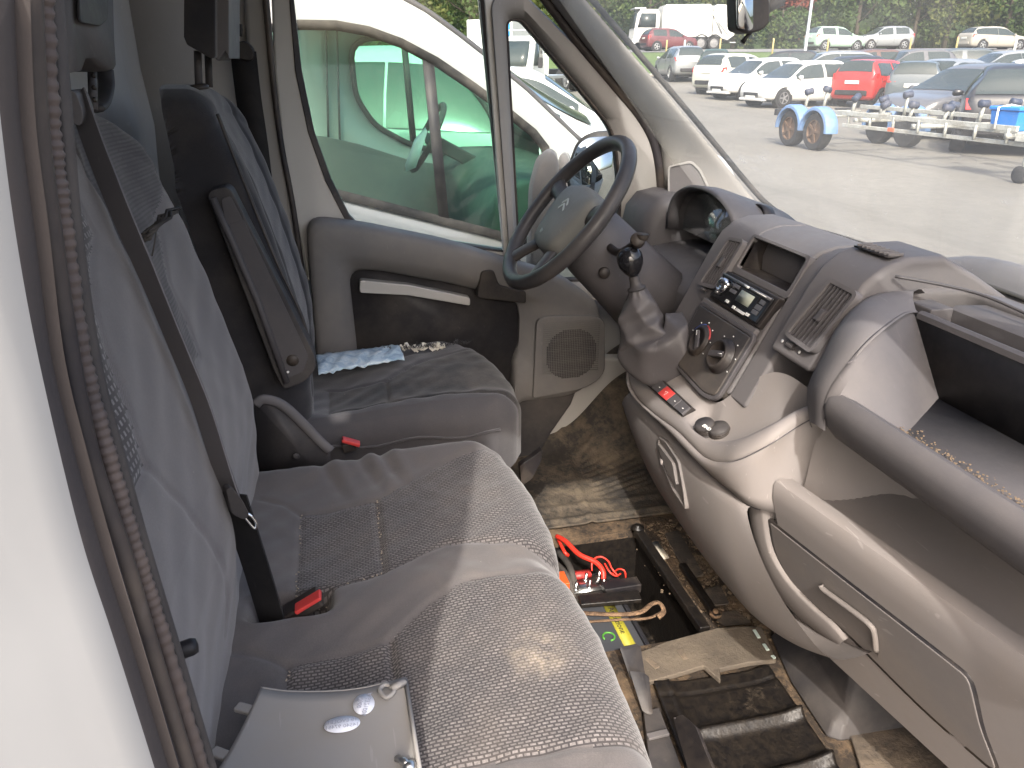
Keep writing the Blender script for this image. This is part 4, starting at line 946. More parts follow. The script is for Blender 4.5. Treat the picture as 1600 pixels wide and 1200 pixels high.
RB(MB(), 0.05, 0.80, 0.10, 0.07, 0.0012, 0.012).build('print_mark', 'white_mark', rad_)
# ledge under the radio and the heater panel
m = MB(); m.bar(V((-0.2,0.74,0.676)), V((0.015,0.74,0.676)), 0.018, 0.012, (0, -0.9, 0.45)); m.build('radio_ledge', 'dash_grey', dash, bev=0.004)
plastic('heater_black', (0.040, 0.038, 0.040), 0.4, 0.4, (0.22, 0.18, 0.14), gs=0.15)
hp = rounded([(-0.19,0.736,0.668), (0.019,0.736,0.668), (0.016,0.679,0.554), (-0.022,0.675,0.546), (-0.148,0.679,0.553), (-0.183,0.685,0.565)], [.006, .006, .012, .012, .012, .012], 4)
hv = thing('heater_panel', 'dark heater control panel with two round knobs below the radio', 'control panel', (-0.087,0.713,0.606))
nS = Vector((0, -0.894, 0.447))
MB().prism([p + nS * 0.012 for p in hp], -nS * 0.03).build('panel', 'heater_black', hv, bev=0.003)
frame('panel_rim', inset(hp, -0.009) if True else hp, hp, nS * 0.010, 'dash_dark', hv, bev=0.003)
def knob(c, r, tilt, hk=1.0):
    c = V(c) + nS * 0.0125; k = MB().lathe([(0.001, 0), (r * 1.22, 0), (r * 1.22, 0.002), (r * 1.02, 0.004), (r, 0.016 * hk), (r * 0.94, 0.020 * hk), (r * 0.80, 0.020 * hk), (r * 0.76, 0.010 * hk), (0.001, 0.010 * hk)], c, nS, 36).build('knob', 'black_plastic', hv)
    x = Vector((1, 0, 0)); y = nS.cross(x); d = (x * cos(tilt) + y * sin(tilt)); e = nS.cross(d)
    m = MB(); m.box(c + nS * 0.014 * hk, (r * 1.55, r * 0.42, 0.016 * hk), Matrix((d, e, nS)).transposed()); m.build('grip', 'dash_dark', k, bev=0.003)
    m = MB(); m.box(c + nS * (0.022 * hk + 0.0004) + d * r * 0.55, (r * 0.4, 0.0016, 0.0006), Matrix((d, e, nS)).transposed()); m.build('pointer', 'white_mark', k)
    for q in range(7):
        a_ = -2.0 + q * 0.667; p = c + (x * cos(a_ + 1.57) + y * sin(a_ + 1.57)) * r * 1.45 + nS * 0.0002
        m = MB(); m.box(p, (0.0034, 0.0022, 0.0008), Matrix((x, y, nS)).transposed()); m.build('dial_mark', 'white_mark', k)
knob((-0.123,0.709,0.614), 0.0275, 2.3, 0.35); knob((-0.027,0.71,0.615), 0.0295, 0.3, 0.8)
cA = V((-0.123,0.709,0.614)) + nS * 0.0128
simple('blue_mark', (0.05, 0.09, 0.30), 0.5); simple('red_mark', (0.30, 0.03, 0.03), 0.5)
x_ = Vector((1, 0, 0)); y_ = nS.cross(x_)
for nm, a0_, a1_ in (('cold_arc', 1.7, 2.8), ('hot_arc', 0.4, 1.5)):
    m = MB(); m.tube([cA + (x_ * cos(a_) + y_ * sin(a_)) * 0.033 for a_ in np.linspace(a0_, a1_, 12)], 0.0022, 6); m.build(nm, 'blue_mark' if nm[0] == 'c' else 'red_mark', hv)
# air vents
def vent(name, q, plane_n, nslat, parent, label=None):
    """louvred outlet: q is its front edge, standing just proud of the panel"""
    q = [V(p) for p in q]; back = [p - plane_n * 0.0105 for p in q]
    m = MB(); m.add(back, [(0, 1, 2, 3)]); o = m.build(name, 'black_plastic', parent, smooth=False)
    for k in range(nslat):
        t = (k + 0.5) / nslat; a_ = q[0].lerp(q[1], t); b_ = q[3].lerp(q[2], t)
        m = MB(); m.bar(a_ - plane_n * 0.0055, b_ - plane_n * 0.0055, 0.0026, 0.009, plane_n); m.build('slat', 'dash_dark', o, bev=0.0006)
    frame('vent_rim', [p - plane_n * 0.014 for p in inset(rounded(q, 0.004), -0.007)], [p - plane_n * 0.014 for p in rounded(q, 0.004)], plane_n * 0.0145, 'dash_grey', o, bev=0.002)
    a_ = q[0].lerp(q[1], 0.55).lerp(q[3].lerp(q[2], 0.55), 0.5); m = MB()
    dd = (q[0] - q[3]).normalized(); ee = (q[1] - q[0]).normalized()
    m.box(a_ + plane_n * 0.001, (0.012, 0.022, 0.008), Matrix((ee, dd, plane_n)).transposed()); tb = m.build('tab', 'dash_dark', o, bev=0.002)
    return o
arch('vent_pod', 0.0855, 0.212, 0.664, 0.024, 'dash_grey', bev=0.012, depth=0.10)
vent('air_vent', ((0.155,0.774,0.809), (0.219,0.773,0.806), (0.198,0.727,0.714), (0.128,0.729,0.718)), nS, 7, dash)
vent('air_vent', ((-0.227,0.795,0.797), (-0.178,0.797,0.802), (-0.185,0.753,0.713), (-0.241,0.749,0.706)), nS, 6, dash)
for c, r in (((0.138,0.734,0.697), 0.011), ((-0.217,0.749,0.694), 0.007)):
    c = V(c) + nS * 0.004; m = MB(); m.box(c, (r * 2.6, r * 0.9, 0.004), Matrix((x_, nS.cross(x_), nS)).transposed()); w_ = m.build('vent_wheel', 'black_plastic', dash, bev=0.002)
    for k in range(5):
        m = MB(); m.box(c + x_ * r * (k - 2) * 0.36 + nS * 0.0025, (0.0016, r * 0.8, 0.002), Matrix((x_, nS.cross(x_), nS)).transposed()); m.build('wheel_rib', 'dash_dark', w_)
for p in ((0.113,0.734,0.696), (0.167,0.733,0.695)):
    m = MB(); m.lathe([(0.001, 0), (0.003, 0), (0.003, 0.0008), (0.001, 0.0008)], V(p) + nS * 0.0035, nS, 12); m.build('vent_mark', 'white_mark', dash)
# slotted demister on top of the pod
c0 = Vector((0.115, 0.845, 0.8505)); 
m = MB(); m.box((0.150, 0.858, 0.8545), (0.085, 0.030, 0.003)); m.build('demister_bed', 'black_plastic', dash)
for k in range(8):
    m = MB(); m.bar((0.112 + k * 0.0108, 0.846, 0.857), (0.118 + k * 0.0108, 0.870, 0.8585), 0.003, 0.005); m.build('demister_slat', 'dash_grey', dash, bev=0.001)
# bin housing: solid to the left, open tray to the right
HB = [(0.675, 0.642), (0.652, 0.668), (0.644, 0.700), (0.652, 0.722), (0.668, 0.752), (0.700, 0.784), (0.750, 0.808), (0.81, 0.820), (0.88, 0.822), (0.96, 0.812), (1.02, 0.798), (1.09, 0.770)]
arc_ = bez([(0.377,0.655,0.711), (0.371,0.672,0.732), (0.36,0.7,0.757), (0.336,0.74,0.776), (0.303,0.79,0.785), (0.284,0.825,0.787), (0.278,0.84,0.786)], 6)
bot_ = bez([(0.376,0.656,0.709), (0.4,0.668,0.695), (0.416,0.685,0.684), (0.43,0.708,0.679), (0.433,0.73,0.677), (0.395,0.785,0.681), (0.357,0.84,0.685)], 6)
grv_ = bez([(0.362,0.652,0.656), (0.359,0.65,0.705), (0.356,0.672,0.745), (0.35,0.704,0.777), (0.327,0.752,0.794), (0.291,0.81,0.797), (0.275,0.843,0.792)], 6)
out_ = bez([(0.27,0.7,0.611), (0.213,0.724,0.646), (0.216,0.734,0.697), (0.222,0.748,0.75), (0.218,0.778,0.786), (0.212,0.822,0.803), (0.229,0.885,0.811)], 6)
MB().loft([[p.lerp(q, t) for p, q in zip(arc_, bot_)] for t in (0, 0.03, 0.35, 0.7, 1.0)], False, False).build('bin_end_wall', 'bin_grey', dash)
nR = [Vector((-0.35, -0.75, 0.55)).normalized() * 0.005] * len(arc_)
MB().loft([arc_, [p.lerp(q, 0.2) + n_ for p, q, n_ in zip(arc_, grv_, nR)], [p.lerp(q, 0.75) + n_ for p, q, n_ in zip(arc_, grv_, nR)], grv_], False, False).build('bin_border', 'bin_grey', dash)
MB().loft([[p + Vector((0, 0.004, -0.002)) for p in grv_]] + [[p.lerp(q, t) + Vector((-0.2, -0.5, 0.5)) * 0.02 * sin(pi * t) for p, q in zip(grv_, out_)] for t in (0.04, 0.3, 0.6, 0.85, 1.0)] + [[p + Vector((-0.03, 0.05, -0.03)) for p in out_]], False, False).build('bin_housing', 'dash_grey', dash)
lipS = [(0.76, 0.625), (0.690, 0.636), (0.668, 0.646), (0.653, 0.664), (0.645, 0.692), (0.649, 0.708), (0.660, 0.716), (0.674, 0.711), (0.686, 0.698), (0.696, 0.686), (0.705, 0.676)]
m = MB(); m.loft([[Vector((x, 0.70 + (y - 0.70) * k_, 0.675 + (z - 0.675) * k_)) for y, z in lipS] for x, k_ in ((0.352, 0.82), (0.358, 0.94), (0.370, 1.0), (0.45, 1.0), (0.6, 1.0), (0.75, 1.0), (0.9, 1.0))]); m.build('bin_lip', 'bin_grey', dash, sharp=50)
fl_, bl_, tl_ = V((0.433,0.73,0.677)), V((0.358,0.84,0.684)), V((0.278,0.84,0.786))
m = MB(); m.prism([Vector((fl_.x - 0.05, 0.69, fl_.z)), Vector((0.9, 0.69, fl_.z)), Vector((0.9, 0.845, bl_.z)), Vector((bl_.x - 0.02, 0.845, bl_.z))], (0, 0, -0.006)); m.build('bin_floor', 'bin_grey', dash)
m = MB(); m.prism([bl_ + Vector((-0.004, 0, -0.004)), Vector((0.9, 0.84, bl_.z - 0.004)), Vector((0.9, 0.84, tl_.z + 0.001)), tl_ + Vector((-0.004, 0, 0.001))], (0, 0.006, 0)); m.build('bin_back', 'charcoal', dash)
m = MB(); m.loft([[Vector((x, y, z)) for y, z in ((0.839, tl_.z - 0.002), (0.840, tl_.z + 0.006), (0.846, tl_.z + 0.009), (0.853, tl_.z + 0.007), (0.855, tl_.z - 0.02), (0.895, tl_.z - 0.02), (0.897, tl_.z + 0.008), (0.905, tl_.z + 0.013), (0.99, tl_.z + 0.008), (1.09, 0.770), (1.09, 0.69))] for x in (tl_.x + 0.004, 0.45, 0.65, 0.9)], False, False); m.build('bin_ridge', 'bin_grey', dash, sharp=40)
m = MB(); m.box((0.60, 0.875, tl_.z - 0.0185), (0.56, 0.038, 0.002)); m.build('bin_slot', 'charcoal', dash)
m = MB(); m.prism([Vector((0.24, 0.856, tl_.z - 0.03)), Vector((0.24, 0.896, tl_.z - 0.03)), Vector((0.24, 0.896, tl_.z + 0.012)), Vector((0.24, 0.856, tl_.z + 0.012))], (0.05, 0, 0)); m.build('slot_end', 'bin_grey', dash, bev=0.003)
m = MB(); m.box((0.62, 0.98, 0.66), (0.7, 0.2, 0.04)); m.build('bin_under', 'charcoal', dash)
m = MB(); m.tube(bez([(0.22, 0.84, 0.832), (0.30, 0.92, 0.822), (0.45, 0.93, 0.812), (0.85, 0.93, 0.806)], 8), 0.0025, 6); m.build('pad_seam', 'dash_dark', dash)
simple('grit', (0.13, 0.095, 0.062), 0.95); m = MB(); rq = np.random.RandomState(11)
for k in range(420):
    x = 0.42 + 0.46 * rq.rand(); y = 0.712 + 0.010 * abs(rq.randn()); r = 0.0004 + 0.0009 * rq.rand()
    m.box((x, y, 0.6845), (r * 2, r * 1.6, r), Matrix.Rotation(rq.rand() * 3, 3, 'Z'))
tag(m.build('bin_grit', 'grit', dash, smooth=False), kind='stuff')
# binnacle hood over the gauges
NA = 25; secs = []
def hood_pt(t, y, s=1.0):
    a_ = pi * t; return Vector((-0.475 - 0.185 * s * cos(a_), y, 0.735 + 0.132 * s * (abs(sin(a_)) ** 0.62)))
rows = [(0.875, 0.90), (0.852, 0.93), (0.846, 0.97), (0.855, 1.0), (0.90, 1.01), (0.97, 1.02), (1.04, 1.03)]
for y, s in rows: secs.append([hood_pt(k / (NA - 1), y, s) + Vector((0, 0, -0.036 * max(0, y - 0.88) / 0.1)) for k in range(NA)])
MB().loft(secs, closed=False, cap=False).build('binnacle_hood', 'dash_dark', dash, solid=0.006)
gc = thing('gauge_cluster', 'dark instrument cluster behind a clear lens under the binnacle hood', 'gauge', (-0.475, 0.92, 0.76))
m = MB(); m.prism([hood_pt(k / 20, 0.965, 0.9) + Vector((0, 0, -.05)) for k in range(21)], (0, 0.02, 0)); m.build('back_plate', 'black_plastic', gc)
for cx_ in (-0.57, -0.475, -0.375):
    m = MB(); m.lathe([(0.042, 0.0), (0.045, 0.002), (0.045, 0.03), (0.040, 0.03), (0.039, 0.004), (0.001, 0.004)], (cx_, 0.962, 0.79), (0, -1, 0.25), 28); g_ = m.build('dial', 'black_plastic', gc)
    m = MB(); m.bar((cx_, 0.952, 0.79), (cx_ - 0.022, 0.953, 0.765), 0.002, 0.001, (0, 1, 0)); m.build('needle', 'red_mark', g_)
    for k in range(9):
        a_ = -0.6 + k * 0.55; m = MB(); m.box((cx_ + 0.034 * cos(a_), 0.9525, 0.79 + 0.034 * sin(a_)), (0.003, 0.001, 0.003)); m.build('dial_mark', 'white_mark', g_)
v = [hood_pt(k / 20, 0.885 + 0.03 * 0, 0.86) for k in range(21)]; MB().prism(v, (0, 0.002, 0)).build('lens', 'gauge_glass', gc)
# far corner pod with its vent
m = MB(); m.loft([[Vector((x, y + s_, z - s_)) for y, z in ((0.83, 0.55), (0.80, 0.65), (0.79, 0.72), (0.80, 0.77), (0.83, 0.805), (0.88, 0.815), (0.98, 0.80), (0.98, 0.55))] for x, s_ in ((-0.83, 0.0), (-0.70, 0.0), (-0.672, 0.012), (-0.665, 0.03))]); m.build('corner_pod', 'dash_dark', dash, sharp=50)
nC = Vector((0.25, -0.90, 0.36)).normalized()
vent('air_vent', ((-0.735,0.806,0.767), (-0.72,0.845,0.773), (-0.7,0.833,0.735), (-0.735,0.802,0.719)), nC, 5, dash)
# driver's lower dash and knee panel
m = MB(); m.loft([[Vector((x, y + s_, z)) for y, z in ((1.0, 0.70), (0.90, 0.70), (0.82, 0.69), (0.765, 0.65), (0.74, 0.56), (0.76, 0.42), (0.82, 0.30), (1.0, 0.28))] for x, s_ in ((-0.72, 0.03), (-0.66, 0.0), (-0.33, 0.0), (-0.295, 0.012))]); m.build('knee_panel', 'dash_dark', dash, bev=0.01, sharp=40)
# ------------------------------------------------------------------ beige console below the stack
E1 = bez([(-0.337,0.64,0.506), (-0.304,0.625,0.472), (-0.241,0.62,0.455), (-0.123,0.612,0.469), (-0.008,0.606,0.489), (0.075,0.602,0.495), (0.125,0.6,0.5), (0.175,0.6,0.517), (0.225,0.605,0.548), (0.258,0.635,0.588), (0.26,0.685,0.619), (0.268,0.715,0.637), (0.262,0.735,0.623)], 6)
S0 = bez([(-0.288,0.7,0.58), (-0.252,0.7,0.57), (-0.17,0.683,0.547), (-0.092,0.681,0.541), (-0.022,0.679,0.537), (0.014,0.682,0.545), (0.038,0.699,0.577), (0.063,0.713,0.606), (0.093,0.725,0.63), (0.114,0.73,0.64), (0.148,0.733,0.646), (0.199,0.733,0.646), (0.232,0.74,0.637)], 6)
Ti = bez([(-0.261,0.69,0.56), (-0.24,0.69,0.538), (-0.189,0.68,0.514), (-0.075,0.665,0.516), (0.031,0.64,0.53), (0.065,0.625,0.516), (0.108,0.612,0.513), (0.157,0.612,0.523), (0.202,0.62,0.554), (0.231,0.645,0.591), (0.233,0.685,0.618), (0.245,0.705,0.639), (0.233,0.73,0.629)], 6)
con = thing('lower_console', 'beige lower console with open tray, switch strip and lid under the dashboard', 'console', (0.0, 0.66, 0.3))
# switch band, then the tray bowl with its rim
rim = [p + Vector((0, 0.0, 0.004)) for p in E1]
m = MB(); n = len(E1)
band = []
for i in range(n):
    e, s_ = E1[i], S0[i]; band.append([e + Vector((0, 0.004, -0.008)), e + Vector((0, 0.0, 0.0)), e.lerp(s_, 0.06) + Vector((0, 0, 0.006)), e.lerp(s_, 0.16) + Vector((0, 0, 0.008))])
BR_ = 26       # where the tray begins
fl = []
for i in range(n):
    e, s_ = E1[i], S0[i]; zf = 0.492
    flat = [band[i][0], band[i][1], band[i][2], band[i][3], e.lerp(s_, 0.26) + Vector((0, 0, 0.008)), e.lerp(s_, 0.38) + Vector((0, 0, 0.007)), e.lerp(s_, 0.52) + Vector((0, 0, 0.006)), e.lerp(s_, 0.70) + Vector((0, 0, 0.005)), e.lerp(s_, 0.90) + Vector((0, 0, 0.001)), s_]
    k_ = max(0.0, (i - BR_) / (n - BR_))
    r1 = e.lerp(s_, 0.14) + Vector((0, 0, 0.010)); r2 = e.lerp(s_, 0.22) + Vector((0, 0, 0.002))
    q1 = e.lerp(s_, 0.30); q1.z = max(zf + 0.004, min(q1.z - 0.02, r2.z - 0.03)); q2 = e.lerp(s_, 0.75); q2.z = max(zf, min(s_.z - 0.05, zf + 0.10 * k_))
    deep = [e + Vector((0, 0.004, -0.008)), e, e.lerp(s_, 0.05) + Vector((0, 0, 0.008)), r1, r2, q1, q1.lerp(q2, 0.5), q2, s_.lerp(q2, 0.15), s_]
    w = min(1.0, max(0.0, (i - BR_ + 3) / 5.0)); w = w * w * (3 - 2 * w)
    fl.append([p.lerp(q, w) for p, q in zip(flat, deep)])
MB().loft(fl, closed=False, cap=False).build('top_tray', 'beige', con, sub=1)
MB().loft([bez([(0.26,0.722,0.628), (0.235,0.8,0.588), (0.254,0.88,0.541), (0.39,0.91,0.535)], 6), bez([(0.271,0.7,0.45), (0.314,0.75,0.45), (0.349,0.8,0.454), (0.395,0.87,0.452)], 6)], closed=False, cap=False).build('shelf_end_wall', 'beige', con)
e_, s_ = E1[BR_], S0[BR_]
# two round sockets in the tray
for c, r, lab in (((0.046,0.644,0.5), 0.0185, 'socket_cap'), ((0.067,0.662,0.5), 0.0195, 'socket_cap')):
    ax_ = Vector((0.05, -0.35, 0.93)); k = MB().lathe([(r * 1.05, -0.03), (r * 1.05, 0.004), (r * 0.96, 0.006), (r * 0.96, 0.012), (r, 0.013), (r, 0.020), (r * 0.9, 0.024), (0.001, 0.024)], c, ax_, 28).build(lab, 'charcoal', con)
    for q in range(3): MB().lathe([(r * 1.0, 0.006 + q * 0.004), (r * 1.06, 0.008 + q * 0.004), (r * 1.0, 0.010 + q * 0.004)], c, ax_, 28).build('cap_ring', 'black_plastic', k)
text('cap_print', 'EIND', 0.010, 'white_mark', con, V((0.073,0.628,0.525)), (1, 0.15, 0), (0, 0.9, 0.35))
# switch strip with the red hazard button
srf = lambda i, t: E1[i].lerp(S0[i], t) + Vector((0, 0, 0.0075))
sw = [srf(11, 0.26), srf(11, 0.50), srf(24, 0.50), srf(24, 0.26)]
dn = (sw[1] - sw[0]).cross(sw[3] - sw[0]).normalized(); dn = dn if dn.z > 0 else -dn
MB().prism(rounded([p + dn * 0.004 for p in inset(sw, -0.003)], 0.003), dn * -0.012).build('switch_base', 'black_plastic', con, bev=0.001)
for k, (a_, b_, mt) in enumerate(((0.0, 0.22, 'dash_dark'), (0.23, 0.40, 'dash_dark'), (0.41, 0.62, 'red_plastic'), (0.63, 0.80, 'dash_dark'), (0.81, 1.0, 'dash_dark'))):
    q = [sw[0].lerp(sw[3], a_), sw[1].lerp(sw[2], a_), sw[1].lerp(sw[2], b_), sw[0].lerp(sw[3], b_)]
    sb = MB().prism([p + dn * 0.008 for p in q], dn * -0.006).build('hazard_switch' if mt[0] == 'r' else 'switch', mt, con, bev=0.0012)
    c = sum(q, Vector()) / 4 + dn * 0.0084
    if mt[0] == 'r':
        R0 = 0.006; xx = (q[1] - q[0]).normalized(); yy = dn.cross(xx); tri = [c + (xx * cos(a_ + 1.57) + yy * sin(a_ + 1.57)) * R0 for a_ in (0, 2.094, 4.189)]
        m = MB(); m.tube(tri, 0.0006, 5, closed=True); m.build('warning_triangle', 'white_mark', sb)
    else:
        m = MB(); m.box(c + (q[3] - q[0]) * 0.18, (0.003, 0.003, 0.0006)); m.build('switch_mark', 'white_mark', sb)
# faces below: upper face, gap, lid
Gl = bez([(-0.311,0.635,0.456), (-0.281,0.63,0.447), (-0.23,0.625,0.447), (-0.146,0.62,0.454), (-0.053,0.615,0.461), (0.033,0.612,0.462), (0.104,0.612,0.462), (0.154,0.614,0.463), (0.198,0.618,0.465), (0.234,0.63,0.459), (0.258,0.66,0.455), (0.265,0.71,0.445), (0.216,0.8,0.461)], 6)
secs = []
for i in range(n):
    a_, b_ = E1[i], Gl[i]; o_ = Vector((0, -0.010, 0)); secs.append([a_ + Vector((0, 0.003, -0.006))] + [a_.lerp(b_, t) + o_ * sin(pi * t) for t in (0.15, 0.35, 0.6, 0.85)] + [b_, b_ + Vector((0, 0.02, -0.002))])
MB().loft(secs, closed=False, cap=False).build('upper_face', 'beige', con)
Lt = bez([(-0.32,0.64,0.429), (-0.24,0.63,0.433), (-0.139,0.624,0.437), (-0.045,0.62,0.439), (0.049,0.617,0.442), (0.118,0.617,0.445), (0.172,0.619,0.449), (0.213,0.623,0.455), (0.234,0.628,0.455)], 6)
Lb = bez([(-0.479,0.72,0.304), (-0.385,0.71,0.259), (-0.275,0.705,0.214), (-0.158,0.7,0.2), (-0.028,0.695,0.195), (0.106,0.69,0.199), (0.246,0.685,0.215), (0.355,0.685,0.251), (0.454,0.68,0.309)], 6)
secs = []
for i in range(len(Lt)):
    a_, b_ = Lt[i], Lb[i]; o_ = Vector((0.0, -0.030, -0.004)); secs.append([a_ + Vector((0, 0.02, 0))] + [a_.lerp(b_, t) + o_ * (sin(pi * min(t * 0.9, 1)) ** 0.8) for t in (0.0, 0.06, 0.2, 0.4, 0.6, 0.8, 0.94)] + [b_, b_ + Vector((0, 0.06, 0.01))])
MB().loft(secs, closed=False, cap=False).build('lid', 'beige', con, sub=1)
MB().tube([p + Vector((0, 0.004, -0.0015)) for p in Gl[6:58]], 0.0024, 6).build('lid_gap', 'black_plastic', con)
MB().tube([p + Vector((0, 0.0005, -0.008)) for p in E1[30:70]], 0.0011, 6).build('tray_seam', 'dash_dark', con)
# lid handle: dark recessed blade in a pale surround
ho = rounded([(-0.104,0.602,0.423), (-0.061,0.6,0.433), (0.008,0.598,0.423), (0.04,0.598,0.38), (0.056,0.6,0.339), (-0.019,0.606,0.338), (-0.091,0.606,0.372)], 0.012)
ho = [p + Vector((0, 0.012, 0)) for p in ho]
frame('handle_surround', ho, inset(ho, 0.006), (0, 0.016, 0), 'beige_dark', con, bev=0.002)
MB().prism([p + Vector((0, 0.010, 0)) for p in inset(ho, 0.004)], (0, 0.004, 0)).build('handle_recess', 'dash_grey', con)
hi = rounded([(-0.098,0.606,0.411), (-0.013,0.603,0.408), (0.011,0.604,0.37), (-0.049,0.608,0.372)], 0.006)
MB().prism([p + Vector((0, 0.014, 0)) for p in hi], (0, -0.008, 0)).build('handle', 'beige_dark', con, bev=0.003)
MB().lathe([(0.001, 0), (0.006, 0), (0.006, 0.003), (0.001, 0.003)], (-0.037,0.598,0.399), (0, -1, 0.1), 14).build('handle_lock', 'beige', con)
# ------------------------------------------------------------------ shelf and glovebox
gb = thing('glovebox', 'beige glovebox below an open shelf on the passenger side', 'glovebox', (0.5, 0.7, 0.4))
gs_ = [(0.98, 0.62), (0.93, 0.60), (0.88, 0.515), (0.86, 0.497), (0.74, 0.484), (0.70, 0.486), (0.690, 0.492), (0.686, 0.514), (0.682, 0.519), (0.664, 0.519), (0.657, 0.516), (0.654, 0.509), (0.656, 0.485), (0.665, 0.455), (0.715, 0.30), (0.748, 0.20), (0.80, 0.17), (0.98, 0.17)]
secs = []
for x in (0.262, 0.275, 0.30, 0.36, 0.45, 0.55, 0.65, 0.75, 0.86):
    k = 0.0; secs.append([Vector((x, y + 0.15 * (x - 0.26) + k * 0.02, z + 0.0 * k)) for y, z in gs_])
MB().loft(secs).build('shelf_body', 'beige', gb, sharp=28)
# surround curving down at the left of the glovebox
Sa = bez([(0.196,0.654,0.436), (0.189,0.669,0.385), (0.192,0.692,0.318), (0.217,0.713,0.266), (0.269,0.728,0.245), (0.333,0.735,0.252), (0.381,0.739,0.26)], 6)
Sb = bez([(0.253,0.642,0.495), (0.238,0.663,0.427), (0.237,0.685,0.358), (0.269,0.704,0.318), (0.329,0.717,0.305), (0.372,0.723,0.305), (0.398,0.73,0.295)], 6)
secs = []
for a_, b_ in zip(Sa, Sb): secs.append([a_ + Vector((0, 0.05, 0))] + [a_.lerp(b_, t) + Vector((0, -0.004 * sin(pi * t), 0)) for t in (0, 0.12, 0.35, 0.65, 0.88, 1)] + [b_ + Vector((0.0, 0.03, 0.012))])
MB().loft(secs, closed=False, cap=False).build('side_surround', 'beige', gb)
gd = rounded([(0.243,0.665,0.423), (0.393,0.688,0.422), (0.514,0.705,0.424), (0.621,0.721,0.424), (0.626,0.729,0.402), (0.634,0.749,0.347), (0.658,0.774,0.282), (0.553,0.759,0.28), (0.486,0.745,0.29), (0.395,0.725,0.308), (0.331,0.717,0.305), (0.268,0.705,0.314), (0.239,0.687,0.354)], [.006, .2, .2, .012, .01, .02, .02, .05, .05, .05, .05, .05, .05], 4)
nG = Vector((-0.15, 1, 0.33)).normalized() * -1
MB().prism([p - nG * 0.005 for p in gd], nG * -0.02).build('glovebox_door', 'beige_dark', gb, bev=0.003)
MB().prism([p - nG * 0.0062 for p in inset(gd, -0.006)], nG * -0.003).build('door_gap', 'black_plastic', gb)
ha = bez([(0.362,0.697,0.38), (0.371,0.699,0.376), (0.425,0.706,0.381), (0.46,0.711,0.382), (0.468,0.716,0.372), (0.468,0.727,0.336)], 5)
MB().tube([p + nG * 0.001 for p in ha], 0.0045, 8).build('handle_bar', 'beige_dark', gb)
hb = bez([(0.362,0.697,0.38), (0.365,0.71,0.341), (0.384,0.718,0.326), (0.415,0.724,0.321), (0.443,0.729,0.319), (0.462,0.735,0.31)], 5)
MB().loft([[p + nG * 0.002 for p in ha], [p.lerp(q, 0.5) - nG * 0.0042 for p, q in zip(ha, hb)], [p - nG * 0.0040 for p in hb]], closed=False, cap=False).build('handle_scoop', 'beige_dark', gb)
# black plastic heel duct on the floor below
hd_ = thing('floor_duct', 'black plastic duct on the floor under the glovebox', 'duct', (0.25, 0.9, 0.0))
m = MB(); m.loft([[Vector(p) for p in q] for q in (
    [(0.07, 0.83, 0.004), (0.20, 0.80, 0.004), (0.335, 0.79, 0.004), (0.35, 0.81, 0.004), (0.36, 1.05, 0.004), (0.0, 1.1, 0.004)],
    [(0.08, 0.84, 0.03), (0.20, 0.815, 0.03), (0.325, 0.805, 0.03), (0.34, 0.82, 0.03), (0.35, 1.05, 0.03), (0.0, 1.1, 0.03)],
    [(0.11, 0.87, 0.05), (0.20, 0.85, 0.05), (0.305, 0.84, 0.05), (0.315, 0.85, 0.05), (0.33, 1.05, 0.06), (0.02, 1.1, 0.06)],
    [(0.13, 0.89, 0.13), (0.20, 0.88, 0.14), (0.25, 0.88, 0.14), (0.27, 0.90, 0.14), (0.30, 1.05, 0.2), (0.05, 1.1, 0.2)])]); m.build('moulding', 'charcoal', hd_, bev=0.006)
MB().lathe([(0.001, 0), (0.014, 0), (0.014, 0.003), (0.010, 0.004), (0.001, 0.004)], (0.25,0.855,0.055), (0.1, -0.95, 0.35), 20).build('round_plug', 'beige_dark', hd_)

# ------------------------------------------------------------------ steering wheel and column
sw_c = V((-0.47,0.516,0.822)); tw = rad(40); nW = Vector((0, -cos(tw), sin(tw))); uW = Vector((1, 0, 0)); wW = nW.cross(uW)
stw = thing('steering_wheel', 'worn dark four-spoke steering wheel with grey hub pad and double chevron badge', 'steering wheel', sw_c)
plastic('wheel_rubber', (0.040, 0.038, 0.040), 0.36, 0.12, gs=0.15)
plastic('hub_pad', (0.155, 0.158, 0.150), 0.55, 0.2, gs=0.25)
def W3(a_, b_, h=0.0): return sw_c + uW * a_ + wW * b_ + nW * h
MB().tube([W3(0.193 * cos(t), 0.193 * sin(t)) for t in np.linspace(0, 2 * pi, 73)[:-1]], 0.0172, 14, closed=True).build('rim', 'wheel_rubber', stw)
for t, w0 in ((rad(14), 0.078), (rad(166), 0.078), (rad(-58), 0.066), (rad(-122), 0.066)):
    secs = []
    for k in range(7):
        q = k / 6; r = 0.05 + 0.145 * q; ww = w0 * (1 - 0.45 * sin(pi * q * 0.8)) * (0.62 + 0.38 * (q > 0.0)); h = -0.028 * (1 - q) ** 1.3
        c = W3(r * cos(t), r * sin(t), h); e = (uW * -sin(t) + wW * cos(t)); th = 0.011
        secs.append([c + e * ww * cos(a_) / 2 + nW * th * sin(a_) for a_ in [2 * pi * j / 12 for j in range(12)]])
    MB().loft(secs).build('spoke', 'wheel_rubber', stw)
hub = [(-0.092, 0.052), (0.0, 0.070), (0.092, 0.052), (0.094, 0.0), (0.066, -0.082), (0.0, -0.092), (-0.066, -0.082), (-0.094, 0.0)]
hub = [Vector((p.x * 1.12, p.y * 1.1)) for p in rounded([Vector((a_, b_, 0)) for a_, b_ in hub], 0.022, 4)]
lay = [(1.02, -0.055), (1.04, -0.02), (1.0, -0.004), (0.96, 0.004), (0.80, 0.011), (0.4, 0.015)]
